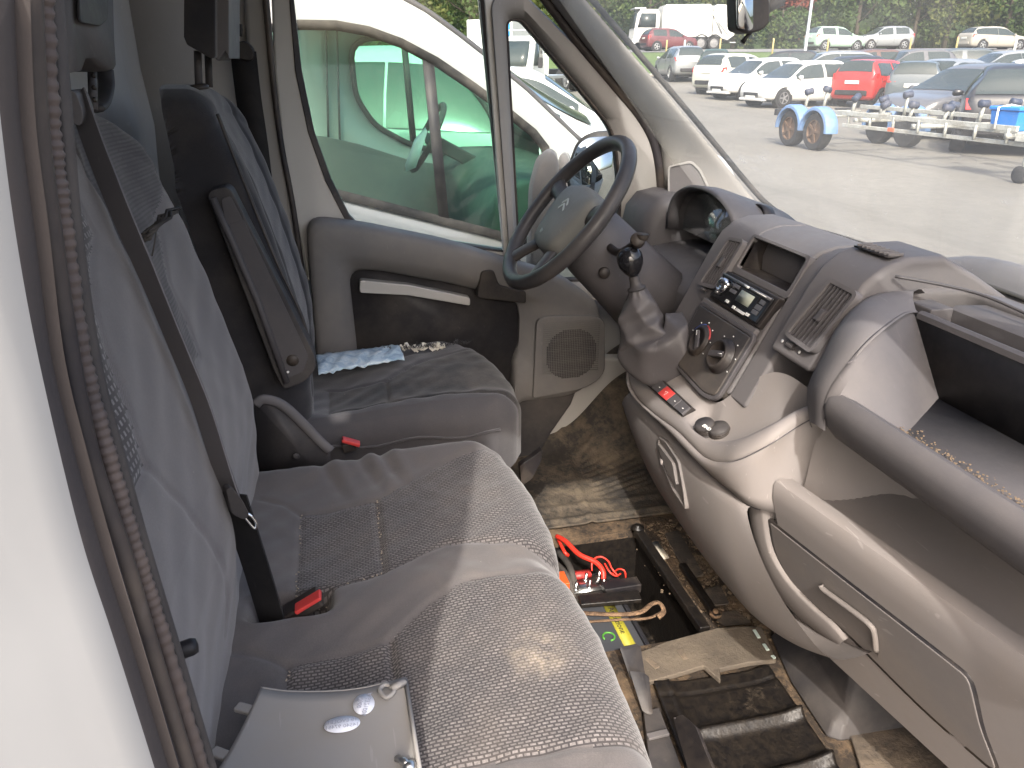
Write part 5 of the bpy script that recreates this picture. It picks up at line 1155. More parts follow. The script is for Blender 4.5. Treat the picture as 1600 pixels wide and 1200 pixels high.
m = MB(); m.loft([[W3(p.x * s_, p.y * s_, h) for p in hub] for s_, h in lay]); m.build('hub_pad', 'hub_pad', stw)
simple('badge', (0.36, 0.37, 0.36), 0.35, 0.3)
for k in range(2):
    y0 = 0.022 - 0.014 * k; m = MB()
    m.bar(W3(-0.019, y0 - 0.010, 0.0145), W3(0.0, y0 + 0.004, 0.0155), 0.006, 0.003, nW); m.bar(W3(0.0, y0 + 0.004, 0.0155), W3(0.019, y0 - 0.010, 0.0145), 0.006, 0.003, nW)
    m.build('chevron_badge', 'badge', stw, bev=0.0008)
m = MB(); m.lathe([(0.001, 0), (0.009, 0), (0.009, 0.0012), (0.001, 0.0012)], W3(-0.02, -0.062, 0.0115), nW, 20); m.build('airbag_stamp', 'badge', stw)
col = thing('steering_column', 'dark grey steering column shroud with stalks behind the wheel', 'column', sw_c - nW * 0.1)
def ring_c(h, a_, b_, dz=0): return [sw_c - nW * h + uW * a_ * cos(t) * (abs(cos(t)) ** -0.25 if abs(cos(t)) > .1 else 1) + wW * (b_ * sin(t) + dz) for t in np.linspace(0, 2 * pi, 25)[:-1]]
MB().loft([ring_c(0.035, 0.055, 0.05), ring_c(0.05, 0.085, 0.075, -0.005), ring_c(0.10, 0.092, 0.085, -0.012), ring_c(0.20, 0.095, 0.09, -0.02), ring_c(0.34, 0.10, 0.10, -0.03)]).build('shroud', 'dash_dark', col)
MB().tube(bez([sw_c - nW * 0.10 + uW * 0.09, sw_c - nW * 0.11 + uW * 0.13 + wW * 0.004, V((-0.27,0.617,0.8)) + Vector((0, 0, -.004)), V((-0.262,0.619,0.81))], 5), [0.009] * 12 + [0.013] * 4, 12).build('wiper_stalk', 'black_plastic', col)
MB().lathe([(0.013, 0), (0.0155, 0.004), (0.0155, 0.018), (0.013, 0.022), (0.001, 0.023)], (-0.275,0.614,0.791), (0.75, -0.3, 0.45), 18).build('stalk_end', 'black_plastic', col)
MB().tube([sw_c - nW * 0.085 - uW * 0.08, sw_c - nW * 0.08 - uW * 0.2 + wW * 0.01], 0.009, 10).build('light_stalk', 'black_plastic', col)
MB().lathe([(0.001, 0), (0.013, 0), (0.014, 0.004), (0.011, 0.010), (0.001, 0.010)], sw_c - nW * 0.13 + uW * 0.085 - wW * 0.05, (1, -0.2, 0.1), 18).build('ignition_lock', 'black_plastic', col)
# ------------------------------------------------------------------ gear lever with its leather gaiter
gl = thing('gear_lever', 'dash-mounted gear lever with black ball knob and creased grey gaiter', 'gear lever', (-0.22,0.629,0.55))
kc = V((-0.275,0.601,0.75)); base = V((-0.19,0.669,0.549)) 
neck = V((-0.262,0.618,0.679)); axk = (kc - neck).normalized()
MB().lathe([(0.001, -0.030), (0.012, -0.029), (0.018, -0.022), (0.0255, -0.008), (0.0275, 0.004), (0.0265, 0.014), (0.021, 0.024), (0.012, 0.029), (0.001, 0.030)], kc, axk, 28).build('knob', 'gloss_black', gl)
MB().lathe([(0.019, 0.0), (0.0205, 0.003), (0.019, 0.006), (0.013, 0.008), (0.011, 0.02), (0.011, 0.03)], neck + axk * 0.012, axk, 24).build('collar', 'charcoal', gl)
NS, NR = 34, 48; secs = []
cen = bez([neck + axk * 0.020, neck - axk * 0.01, V((-0.255,0.627,0.626)), V((-0.24,0.637,0.586)), V((-0.225,0.65,0.564)), V((-0.205,0.671,0.564)) + Vector((0, 0.04, 0))], 7)
ns_ = len(cen)
for i, c in enumerate(cen):
    t = i / (ns_ - 1); tg_ = (cen[min(i + 1, ns_ - 1)] - cen[max(0, i - 1)]).normalized()
    xx = tg_.cross(Vector((0, 0.5, 1))).normalized(); yy = xx.cross(tg_)
    r = 0.013 + 0.018 * min(1, t * 4) + 0.046 * max(0, t - 0.15) ** 0.9 * 1.1
    sec_ = []
    for k in range(NR):
        a_ = 2 * pi * k / NR
        tri_ = lambda q: 1 - 2 * abs(sin(q / 2)) ** 0.7
        fold = 0.10 * sin(9 * a_ + 1) * max(0, 1 - t * 5) + 0.15 * min(1, t * 2.5) * tri_(3 * a_ + 8 * t + 1.5 * sin(6 * t)) * sin(pi * min(1, t * 1.05)) + 0.09 * tri_(5 * a_ - 17 * t) * min(1, t * 3) + 0.07 * tri_(26 * t + 2 * a_) * min(1, t * 3)
        rr_ = r * (1 + fold); sec_.append(c + xx * cos(a_) * rr_ * 1.0 + yy * sin(a_) * rr_ * (1.0 + 0.25 * t))
    secs.append(sec_)
MB().loft(secs).build('gaiter', 'gaiter', gl, sub=1)

# ------------------------------------------------------------------ floor things
fm = thing('rubber_floor_mat', "dusty moulded rubber mat in the driver's footwell", 'mat', (-0.6, 0.7, 0.004))
NXm, NYm = 90, 110; v = []
for i in range(NXm):
    for j in range(NYm):
        x = -0.92 + (0.92 - 0.425) * i / (NXm - 1); y = 0.40 + 0.75 * j / (NYm - 1)
        z = 0.008
        z += 0.10 * max(0, (-0.80 - x) / 0.12) ** 1.6 * (1 if y > 0.5 else 0.9)                         # side turns up
        z += 0.22 * max(0, (y - 0.86) / 0.29) ** 1.4                                                   # toe slope
        z += 0.24 / (1 + math.exp(-(y - 0.74) / 0.05)) / (1 + math.exp((x + 0.775) / 0.028)); d = y - 0.70; e_ = x + 0.66
        if abs(e_ + 0.25 * d) < 0.13 and 0.66 < y < 0.86: z += 0.0035 * (0.5 + 0.5 * math.tanh(3 * sin((e_ + 0.35 * d) * 2 * pi / 0.026)))
        z += 0.006 * math.exp(-((y - 0.615 + 0.1 * (x + .6)) / 0.008) ** 2) + 0.006 * math.exp(-((x + 0.452) / 0.008) ** 2)
        z += 0.004 * math.exp(-((x + 0.515) / 0.012) ** 2) - 0.003 * math.exp(-(((x + 0.62) ** 2 + (y - 0.54) ** 2) ** 0.5 / 0.05) ** 4)
        v.append((x, y, z))
mk('mat_sheet', v, grid_faces(NXm, NYm), 'floor_mat_mat', fm, solid=0.004)
# battery and its terminal block down in the well
bt = thing('car_battery', 'dark car battery with yellow warning strip set down in the floor well', 'battery', (-0.016,0.535,-0.02))
simple('battery_case', (0.022, 0.022, 0.026), 0.4); simple('battery_label', (0.055, 0.058, 0.066), 0.5); simple('yellow_label', (0.33, 0.30, 0.03), 0.6); simple('green_mark', (0.08, 0.28, 0.04), 0.5)
m = MB(); m.box((-0.01 - 0.06, 0.485, -0.115), (0.19, 0.20, 0.17)); m.build('case', 'battery_case', bt, bev=0.006)
m = MB(); m.box((-0.01 - 0.06, 0.485, -0.024), (0.17, 0.175, 0.012)); m.build('lid', 'battery_label', bt, bev=0.004)
m = MB(); m.box((-0.07, 0.540, -0.0165), (0.150, 0.026, 0.002)); yl = m.build('warning_strip', 'yellow_label', bt)
text('strip_print', 'Attenzione', 0.020, 'black_plastic', yl, (-0.075, 0.540, -0.0150), (1, 0, 0), (0, 1, 0))
text('label_print', 'POWER', 0.022, 'white_mark', bt, (-0.06, 0.470, -0.0170), (1, 0, 0), (0, 1, 0))
m = MB(); m.tube([(-0.03 + 0.013 * cos(a_), 0.505 + 0.013 * sin(a_), -0.0165) for a_ in np.linspace(0, 5.2, 14)], 0.0022, 6); m.build('recycle_mark', 'green_mark', bt)
m = MB(); m.box((-0.07, 0.578, -0.04), (0.18, 0.010, 0.05)); m.build('side_rib', 'battery_case', bt, bev=0.002)
tb = thing('terminal_block', 'black fuse terminal block with bolts and red cables in the floor well', 'fuse box', (-0.233,0.543,-0.03))
simple('orange', (0.60, 0.10, 0.02), 0.5)
c = V((-0.207,0.536,0))
m = MB(); m.box(c + Vector((0, -0.02, -0.03)), (0.09, 0.17, 0.03)); m.build('base', 'black_plastic', tb, bev=0.004)
m = MB(); m.box(c + Vector((0.035, 0.05, -0.005)), (0.035, 0.09, 0.025)); m.build('cover', 'black_plastic', tb, bev=0.004)
m = MB(); m.box(c + Vector((-0.01, -0.085, -0.002)), (0.05, 0.03, 0.028)); m.build('fuse', 'orange', tb, bev=0.003)
for k in range(6):
    q = c + Vector((-0.018 + 0.03 * (k % 2), -0.055 + 0.026 * (k // 2) * 1.3, -0.014)); n_ = MB().lathe([(0.008, 0), (0.008, 0.006), (0.0045, 0.006), (0.0045, 0.022), (0.001, 0.023)], q, (0.08 * (k % 3 - 1), 0.1, 1), 6).build('bolt', 'steel', tb)
m = MB(); m.box(c + Vector((0.0, -0.02, -0.012)), (0.055, 0.10, 0.004)); m.build('bus_bar', 'steel', tb)
m = MB(); m.box(c + Vector((-0.03, -0.03, -0.004)), (0.02, 0.05, 0.012)); m.build('fuse_strip', 'red_plastic', tb)
cb = [bez([(-0.358,0.481,0.03), (-0.317,0.492,0.04), (-0.265,0.51,0.035), (-0.233,0.541,0.03), (-0.209,0.552,0.02), (-0.197,0.55,0.005)], 6), bez([(-0.36,0.485,0.02), (-0.304,0.485,0.02), (-0.3,0.494,0.01)], 5),
      bez([(-0.227,0.531,0.01), (-0.24,0.536,0.03), (-0.244,0.557,0.035), (-0.231,0.572,0.03), (-0.213,0.576,0.02), (-0.2,0.588,0.005)], 5), bez([(-0.219,0.582,0), (-0.207,0.59,0.02), (-0.197,0.602,0.02), (-0.193,0.605,0)], 5), bez([(-0.223,0.561,0.03), (-0.203,0.566,0.02), (-0.196,0.58,0.01), (-0.202,0.595,0.01)], 5)]
for k, p in enumerate(cb): MB().tube(p, (0.0062 if k == 0 else 0.0045 if k == 1 else 0.0022), 8).build('red_cable', 'red_cable', tb)
for p in ([(-0.335,0.478,0), (-0.256,0.484,0.01), (-0.195,0.482,-0.01)], [(-0.29,0.458,0), (-0.234,0.471,0), (-0.175,0.47,-0.02)]): MB().tube(bez(p, 6), 0.008, 8).build('black_cable', 'rubber', tb)
br = thing('battery_clamp', 'rusty steel clamp bar lying across the battery well', 'bracket', (-0.084,0.552,0))
floor_dirt('rusty_steel', (0.06, 0.035, 0.022), (0.30, 0.19, 0.11), 0.4, 0.6, 30)
m = MB(); m.tube(bez([(-0.112,0.441,-0.005), (-0.083,0.537,-0.005), (-0.071,0.592,0), (-0.086,0.626,0.005), (-0.086,0.645,0.005), (-0.063,0.646,0), (-0.047,0.626,0)], 6), 0.0065, 8, flat=0.5); m.build('bar', 'rusty_steel', br)
m = MB(); m.tube(bez([(-0.082,0.446,-0.01), (-0.069,0.547,-0.01), (-0.06,0.607,-0.01), (-0.067,0.644,-0.005)], 6), 0.004, 8, flat=0.5); m.build('rod', 'rusty_steel', br)
m = MB(); m.bar(V((-0.143,0.473,-0.005)), V((-0.129,0.616,-0.005)), 0.035, 0.012); m.build('plate', 'black_dirty', br, bev=0.003)
# rim plates, straps and sticker around the well
rp_ = thing('well_rim', 'black dirty steel rim plate beside the battery well', 'bracket', (-0.15, 0.73, 0.0))
m = MB(); m.bar((-0.36, 0.700, 0.012), (0.03, 0.700, 0.012), 0.024, 0.02); m.build('plate', 'black_dirty', rp_, bev=0.003)
m = MB(); m.bar((-0.20, 0.752, 0.010), (0.0, 0.745, 0.012), 0.018, 0.016); m.build('strap', 'black_dirty', rp_, bev=0.003)
MB().lathe([(0.016, 0), (0.016, 0.006), (0.008, 0.007), (0.008, 0.012), (0.001, 0.012)], (-0.36, 0.70, 0.018), (0, 0, 1), 14).build('stud', 'black_dirty', rp_)
MB().lathe([(0.014, 0), (0.014, 0.006), (0.007, 0.007), (0.006, 0.014), (0.001, 0.014)], (-0.012, 0.745, 0.012), (0, 0, 1), 14).build('bolt', 'rusty_steel', rp_)
st_ = thing('paper_sticker', 'torn pale sticker stuck to the rusty floor beside the battery well', 'sticker', (-0.279,0.718,0.004))
floor_dirt('sticker_paper', (0.62, 0.57, 0.48), (0.45, 0.34, 0.22), 0.5, 0.7, 20)
m = MB(); m.prism([(-0.31,0.705,0.008), (-0.309,0.735,0.008), (-0.236,0.735,0.008), (-0.229,0.695,0.008)], (0, 0, 0.0015)); m.build('paper', 'sticker_paper', st_)
for k, q in enumerate(([(-0.339,0.766,0.005), (-0.345,0.808,0.005), (-0.154,0.788,0.005), (-0.152,0.746,0.005)], [(-0.101,0.754,0.005), (-0.112,0.808,0.005), (-0.044,0.797,0.005), (-0.048,0.749,0.005)], [(-0.019,0.741,0.005), (-0.021,0.801,0.005), (0.026,0.814,0.005), (0.021,0.748,0.005)])):
    pt = thing('floor_patch', ['long dark damping pad on the rusty floor beside the pale sticker', 'small square damping pad in the middle of the rusty floor', 'square damping pad next to the brown carpet patch'][k], 'pad', q[0], group='damping pads on the cab floor')
    MB().prism(rounded(q, 0.008), (0, 0, 0.004)).build('pad', 'carpet', pt, bev=0.001)
# dirt crumbs on the bare floor
m = MB(); rq = np.random.RandomState(23)
for k in range(900):
    x = -0.40 + 0.50 * rq.rand(); y = 0.735 + 0.11 * rq.rand() + 0.03 * rq.randn(); r = 0.001 + 0.003 * rq.rand() ** 2
    m.box((x, y, 0.003), (r * 2.2, r * 1.5, r), Matrix.Rotation(rq.rand() * 3, 3, 'Z') @ Matrix.Rotation(rq.rand() * .6, 3, 'X'))
o = m.build('dirt_crumbs', 'grit', None, smooth=False); tag(o, 'loose brown dirt crumbs scattered over the bare cab floor', 'dirt', kind='stuff')
# worn carpet flap over the near edge of the well
cf = thing('carpet_flap', 'brown worn insulation flap lying between battery well and black cover', 'carpet', (0.092,0.665,0.03))
o1 = [(0.076,0.532,0.03), (0.06,0.595,0.03), (0.052,0.663,0.03), (0.045,0.718,0.03), (0.053,0.773,0.03), (0.062,0.813,0.03), (0.159,0.792,0.03), (0.154,0.732,0.03), (0.157,0.668,0.03), (0.186,0.655,0.03), (0.142,0.641,0.03), (0.152,0.568,0.03), (0.158,0.512,0.03)]
MB().prism(o1, (0, 0, -0.012)).build('flap', 'pad_brown', cf, bev=0.003)
for q in (((0.097,0.537,0.031), (0.129,0.548,0.031)), ((0.09,0.61,0.031), (0.119,0.613,0.031))):
    m = MB(); m.bar(V(q[0]), V(q[1]), 0.012, 0.002); m.build('slot', 'carpet', cf, bev=0.004)
simple('pale_clip', (0.50, 0.60, 0.57), 0.4)
for a_, b_ in (((0.074,0.788,0.034), (0.099,0.786,0.034)), ((0.117,0.786,0.034), (0.136,0.785,0.034)), ((0.151,0.785,0.034), (0.16,0.786,0.034))):
    m = MB(); m.bar(V(a_), V(b_), 0.007, 0.003); m.build('clip', 'pale_clip', cf, bev=0.001)
# black moulded cover lying in the passenger footwell
bc = thing('black_floor_cover', 'black moulded plastic cover with ribs in the passenger footwell', 'cover', (0.35, 0.65, 0.0))
NXc, NYc = 70, 50; v = []
Q = [V((0.158,0.528,0.03)), V((0.165,0.769,0.03)), V((0.448,0.758,0.03)), V((0.464,0.49,0.03))]
for i in range(NXc):
    for j in range(NYc):
        u, w = i / (NXc - 1), j / (NYc - 1); p = Q[0].lerp(Q[3], u).lerp(Q[1].lerp(Q[2], u), w)
        z = -0.012 * (0.5 + 0.5 * math.tanh(12 * (w - 0.14))) * (0.5 + 0.5 * math.tanh(12 * (0.93 - w)))
        z += 0.016 * (math.exp(-((u - 0.42 - 0.02 * w) / 0.035) ** 2) + math.exp(-((u - 0.80) / 0.035) ** 2)) * (0.5 + 0.5 * math.tanh(14 * (w - 0.17)))
        z += 0.004 * math.exp(-((w - 0.12) / 0.012) ** 2) - 0.004 * math.exp(-((u - 0.12) / 0.012) ** 2)
        v.append((p.x, p.y, 0.030 + z))
mk('tray', v, grid_faces(NXc, NYc), 'black_dirty', bc, solid=0.004)
# upright wall pieces along the seat box
sp_ = thing('seat_box_panel', 'black plastic panel pieces standing along the bench seat front', 'panel', (0.264,0.505,0.05))
for k, q in enumerate(([(0.13,0.464,0.1), (0.126,0.501,0.1), (0.158,0.502,0.05), (0.164,0.476,0.05)], [(0.171,0.469,0.08), (0.184,0.496,0.08), (0.237,0.485,0.04), (0.234,0.473,0.04)], [(0.33,0.484,0.12), (0.326,0.502,0.12), (0.354,0.513,0.12), (0.397,0.515,0.1), (0.476,0.516,0.08), (0.436,0.486,0.04), (0.34,0.506,0.04), (0.308,0.509,0.05)])):
    MB().prism(rounded(q, 0.004), (0.004, 0.006, -0.004)).build('panel_piece', 'black_plastic', sp_, bev=0.0015)
m = MB(); m.prism([(0.223,0.48,0.03), (0.222,0.512,0.03), (0.387,0.493,0.03), (0.385,0.431,0.03)], (0, 0, -0.02)); m.build('base_strip', 'charcoal', sp_, bev=0.002)
m = MB(); m.bar(V((0.286,0.462,0.035)), V((0.284,0.502,0.035)), 0.012, 0.006); m.build('cross_rib', 'dash_grey', sp_, bev=0.001)
# floor carpet strip right of the cover
ck = thing('floor_carpet', 'brown-grey dirty carpet strip on the floor beside the black cover', 'carpet', (0.4, 0.95, 0.0))
m = MB(); m.prism([(0.107,0.853,0.005), (0.242,0.812,0.005), (0.354,0.829,0.005), (0.418,0.803,0.005), (0.518,0.76,0.005), (0.594,1.088,0.005), (0.288,1.087,0.005), (0.141,1.087,0.005)], (0, 0, 0.008)); m.build('sheet', 'carpet', ck, bev=0.003)


# ------------------------------------------------------------------ the yard, bank, road and wood
AXV = Vector((-0.8660254, 0.5, 0)); LXV = Vector((0.5, 0.8660254, 0)); EYE = Vector((1.22, 0, 0))
TD = [-400, 27, 30, 35, 42, 48, 56, 62, 70, 100, 300, 900]; TZ = [-.4, -.4, -.36, -.2, .12, .4, 1.2, 1.7, 1.95, 2.3, 4, 14]
def asphalt(name, c1, c2, sc=1.0):
    t = NT(name); co = t.coord(); n1 = t.noise(co, 0.25 * sc, 6, 0.65); n2 = t.noise(co, 9 * sc, 4, 0.7); n3 = t.noise(co, 120, 2, 0.6)
    st = t.noise(t.coord(scale=(0.06, 0.9, 1), rot=(0, 0, 0.5)), 1.6, 5, 0.7)
    c = t.mix(t.ramp(n1, [(0.35, 0.0), (0.68, 1.0)]), c1, c2)
    c = t.mix(t.math('MULTIPLY', t.ramp(n2, [(0.4, 0.0), (0.7, 1.0)]), 0.35), c, tuple(v * 0.6 for v in c1))
    c = t.mix(t.math('MULTIPLY', t.ramp(st, [(0.52, 0.0), (0.66, 1.0)]), 0.35), c, tuple(v * 0.55 for v in c1))
    c = t.mix(t.math('MULTIPLY', t.ramp(n3, [(0.55, 0.0), (0.75, 1.0)]), 0.4), c, (0.30, 0.285, 0.25))
    t.set(Base_Color=c, Roughness=0.92); t.bump(t.math('ADD', n3, n2), 0.4, 0.006); MATS[name] = t.m
asphalt('yard_asphalt', (0.132, 0.124, 0.106), (0.178, 0.167, 0.144)); asphalt('road_asphalt', (0.15, 0.15, 0.15), (0.2, 0.2, 0.195))
def grass_mat(name, a_, b_):
    t = NT(name); co = t.coord(); n1 = t.noise(co, 0.4, 5, 0.7); n2 = t.noise(co, 6, 5, 0.8)
    c = t.mix(n1, a_, b_); c = t.mix(t.ramp(n2, [(0.35, 0.0), (0.7, 0.7)]), c, (0.045, 0.085, 0.02)); t.set(Base_Color=c, Roughness=0.9); t.bump(n2, 0.8, 0.05); MATS[name] = t.m
grass_mat('grass', (0.075, 0.12, 0.035), (0.12, 0.155, 0.055))
def terrain(D, extra=0.0): return float(np.interp(D, TD, TZ)) + extra
def sheet(name, D0, D1, L0, L1, mat, extra=0.0, nD=30, nL=20, wave=0.0):
    v = []
    for i in range(nD):
        for j in range(nL):
            L = L0 + (L1 - L0) * j / (nL - 1); w = wave * (sin(L * 0.35) + 0.6 * sin(L * 0.83 + 1)) * (1 if i in (0, nD - 1) else 0.5)
            D = D0 + (D1 - D0) * i / (nD - 1); p = EYE + AXV * (D + w * (1 if i == 0 else 0)) + LXV * L; p.z = terrain(D) + extra; v.append(p)
    return mk(name, v, grid_faces(nD, nL), mat)
tag(sheet('ground', -300, 500, -500, 500, 'yard_asphalt', 0.0, 401, 24), kind='structure')
tag(sheet('grass_bank', 47.5, 62, -160, 160, 'grass', 0.02, 16, 60, 0.3), kind='structure')
tag(sheet('road', 61.5, 70.5, -180, 180, 'road_asphalt', 0.05, 8, 20), kind='structure')
tag(sheet('verge', 70.5, 140, -200, 200, 'grass', 0.04, 20, 20), kind='structure')
floor_dirt('kerb_stone', (0.42, 0.40, 0.36), (0.3, 0.27, 0.22), 0.45, 0.65, 3)
kb = bpy.data.objects.new('kerb', None); COL.objects.link(kb); tag(kb, kind='structure')
m = MB(); m.box((0, 0, 0), (0.9, 1.98, 0.14)); k0 = mk('kerb_stone', m.v, m.f, 'kerb_stone', kb, world=False, bev=0.02)
for k in range(40):
    o = k0 if k == 0 else k0.copy()
    if k: COL.objects.link(o); o.parent = kb
    o.location = EYE + AXV * (46.6 + 0.02 * (k % 3)) + LXV * (-39 + k * 2.0); o.location.z = terrain(46.6) + 0.06; o.rotation_euler = (0, 0, math.atan2(AXV.y, AXV.x))
# leafy wood
def leaf_mat(name, cols, sc=0.16):
    t = NT(name); co = t.coord(); n1 = t.noise(co, sc, 4, 0.6); n2 = t.noise(co, 3.0, 2, 0.6)
    c = t.ramp(n1, [(0.30 + 0.42 * i / (len(cols) - 1), q) for i, q in enumerate(cols)])
    c = t.mix(t.math('MULTIPLY', n2, 0.6), c, tuple(v * 0.55 for v in cols[0]))
    t.set(Base_Color=c, Roughness=0.6); t.b.inputs['Specular IOR Level'].default_value = 0.2
    t.b.inputs['Transmission Weight'].default_value = 0.0
    ad = t.new('ShaderNodeAddShader'); tl = t.new('ShaderNodeBsdfTranslucent'); t.l.new(c, tl.inputs[0])
    mx = t.new('ShaderNodeMixShader'); mx.inputs[0].default_value = 0.3; t.l.new(t.b.outputs[0], mx.inputs[1]); t.l.new(tl.outputs[0], mx.inputs[2]); t.l.new(mx.outputs[0], t.out.inputs[0])
    MATS[name] = t.m
leaf_mat('wood_leaves', [(0.035, 0.065, 0.018), (0.065, 0.105, 0.03), (0.10, 0.13, 0.04), (0.15, 0.15, 0.045), (0.055, 0.09, 0.03)])
leaf_mat('tree_green', [(0.04, 0.075, 0.02), (0.08, 0.12, 0.035), (0.12, 0.14, 0.045)], 0.5)
leaf_mat('tree_yellow', [(0.06, 0.085, 0.022), (0.11, 0.125, 0.038), (0.15, 0.145, 0.045)], 0.5)
leaf_mat('tree_red', [(0.16, 0.05, 0.03), (0.26, 0.07, 0.045), (0.12, 0.10, 0.04)], 0.5)
simple('bark', (0.07, 0.055, 0.04), 0.9)
def leaves(n, cen, size, rs_, flat=0.6):
    """n small leaf quads round given centres"""
    u = rs_.randn(n, 3); u /= np.linalg.norm(u, axis=1)[:, None]
    w = rs_.randn(n, 3); w -= (w * u).sum(1)[:, None] * u; w /= np.linalg.norm(w, axis=1)[:, None]
    s = size * (0.6 + 0.8 * rs_.rand(n))[:, None]; a_ = u * s * 0.5; b_ = w * s * 0.32
    v_ = np.stack([cen - a_, cen + b_, cen + a_, cen - b_], 1).reshape(-1, 3)
    f_ = np.arange(4 * n).reshape(-1, 4)
    me = bpy.data.meshes.new('leaves'); me.vertices.add(4 * n); me.vertices.foreach_set('co', v_.ravel())
    me.loops.add(4 * n); me.loops.foreach_set('vertex_index', f_.ravel().astype(np.int32)); me.polygons.add(n)
    me.polygons.foreach_set('loop_start', np.arange(0, 4 * n, 4, dtype=np.int32)); me.polygons.foreach_set('loop_total', np.full(n, 4, np.int32)); me.update(); return me
rl = np.random.RandomState(4)
NC = 1500; cl = np.stack([rl.rand(NC) * 300 - 150, 78 + 14 * rl.rand(NC) ** 1.3, np.zeros(NC)], 1)
cl[:, 2] = rl.rand(NC) * 10.5; rad_c = 0.8 + 1.2 * rl.rand(NC)
idx = rl.randint(0, NC, 90000); off = rl.randn(90000, 3); off /= np.linalg.norm(off, axis=1)[:, None]; off *= (rad_c[idx] * rl.rand(90000) ** 0.4)[:, None]
P = cl[idx] + off; W_ = np.array(EYE)[None] + P[:, 1:2] * np.array(AXV)[None] + P[:, 0:1] * np.array(LXV)[None]; W_[:, 2] = P[:, 2] + 1.9 + 0 * W_[:, 2]
me = leaves(90000, W_, 0.62, rl); me.materials.append(MATS['wood_leaves']); o = bpy.data.objects.new('woodland', me); COL.objects.link(o)
tag(o, 'dense green wood behind the road', 'woodland', kind='stuff')
tag(sheet('woodland_floor', 92, 94, -180, 180, 'grass', 0.0, 2, 8), kind='structure')
v = []                                                    # rising ground behind the wood closes the view between stems
for L in np.linspace(-200, 200, 12):
    for (D, z) in ((93, 1.5), (97, 9.0), (104, 16.0)): p = EYE + AXV * D + LXV * float(L); v.append((p.x, p.y, z + 0.8 * sin(L)))
grass_mat('hill_scrub', (0.02, 0.035, 0.012), (0.04, 0.055, 0.02)); tag(mk('hill', v, grid_faces(12, 3), 'hill_scrub'), kind='structure')
def make_tree(name, label, pos, hgt, rad_x, mat, seed, group=None, n=2600):
    t = thing(name, label, 'tree', pos, group=group); r_ = np.random.RandomState(seed); m = MB()
    m.tube([Vector((0, 0, -0.2)), Vector((0.1, 0, hgt * 0.25)), Vector((-0.1, 0.1, hgt * 0.55)), Vector((0, 0, hgt * 0.9))], [0.22, 0.17, 0.11, 0.03], 8)
    for k in range(9):
        a_ = 2.4 * k; z0 = hgt * (0.22 + 0.06 * k); d = Vector((cos(a_), sin(a_), 0.55)) * rad_x * 0.8; m.tube([Vector((0, 0, z0)), Vector((0, 0, z0)) + d * 0.5, Vector((0, 0, z0 + 0.3)) + d], [0.08, 0.05, 0.02], 6)
    mk('trunk', m.v, m.f, 'bark', t, world=False)
    nc = 46; cc = r_.randn(nc, 3); cc /= np.linalg.norm(cc, axis=1)[:, None]; cc *= (r_.rand(nc) ** 0.45)[:, None]
    cc = cc * np.array([rad_x, rad_x, hgt * 0.44]) + np.array([0, 0, hgt * 0.52]); cr = (0.35 + 0.4 * r_.rand(nc)) * rad_x * 0.55
    ix = r_.randint(0, nc, n); of = r_.randn(n, 3); of /= np.linalg.norm(of, axis=1)[:, None]; of *= (cr[ix] * r_.rand(n) ** 0.4)[:, None]
    c = cc[ix] + of; c[:, 2] = np.maximum(c[:, 2], 0.15)
    me_ = leaves(n, c, 0.34, r_); me_.materials.append(MATS[mat]); o_ = bpy.data.objects.new('crown', me_); COL.objects.link(o_); o_.parent = t
    return t
for k, (pos, hg, rx, mt, lab) in enumerate((
    ((-61.919,6.641,1.367), 8.5, 3.2, 'tree_yellow', 'yellowing tree over the roof of the white van alongside'),
    ((-61.574,11.237,1.533), 8.0, 3.0, 'tree_green', 'green tree beside the window post, over the white van'),
    ((-66.171,3.276,1.533), 9, 3.4, 'tree_green', 'green tree at the far end of the white van roof'),
    ((-70.772,29.305,2.032), 8.5, 3.2, 'tree_green', 'green tree behind the cab of the garbage truck'),
    ((-74.127,25.494,2.043), 9, 3.2, 'tree_yellow', 'yellowish tree at the windscreen edge behind the garbage truck'),
    ((-64.354,34.423,1.997), 6.5, 2.3, 'tree_yellow', 'yellow-green bushy tree just behind the garbage truck tail'),
    ((-66.552,40.616,2.055), 8.0, 2.2, 'tree_red', 'tree with reddish autumn leaves behind the lamp post'),
    ((-63.303,38.243,2.008), 3.4, 2.6, 'tree_green', 'low green bush under the reddish tree'),
    ((-62.014,44.476,2.032), 9, 3.0, 'tree_green', 'tall green tree behind the silver off-roader on the road'),
    ((-60.549,49.013,2.043), 9, 2.8, 'tree_green', 'tall green tree to the side of the silver off-roader'),
    ((-58.539,50.494,2.032), 8, 2.8, 'tree_yellow', 'pale yellow-green tree before the beige estate car'),
    ((-57.156,54.89,2.043), 9, 3.0, 'tree_green', 'green tree above the beige estate car'),
    ((-55.073,58.498,2.043), 9, 3.2, 'tree_green', 'green tree at the right edge of the windscreen view'))):
    make_tree('leafy_tree' if mt != 'tree_red' else 'autumn_tree', lab, pos, hg, rx, mt, 40 + k, 'trees along the road')
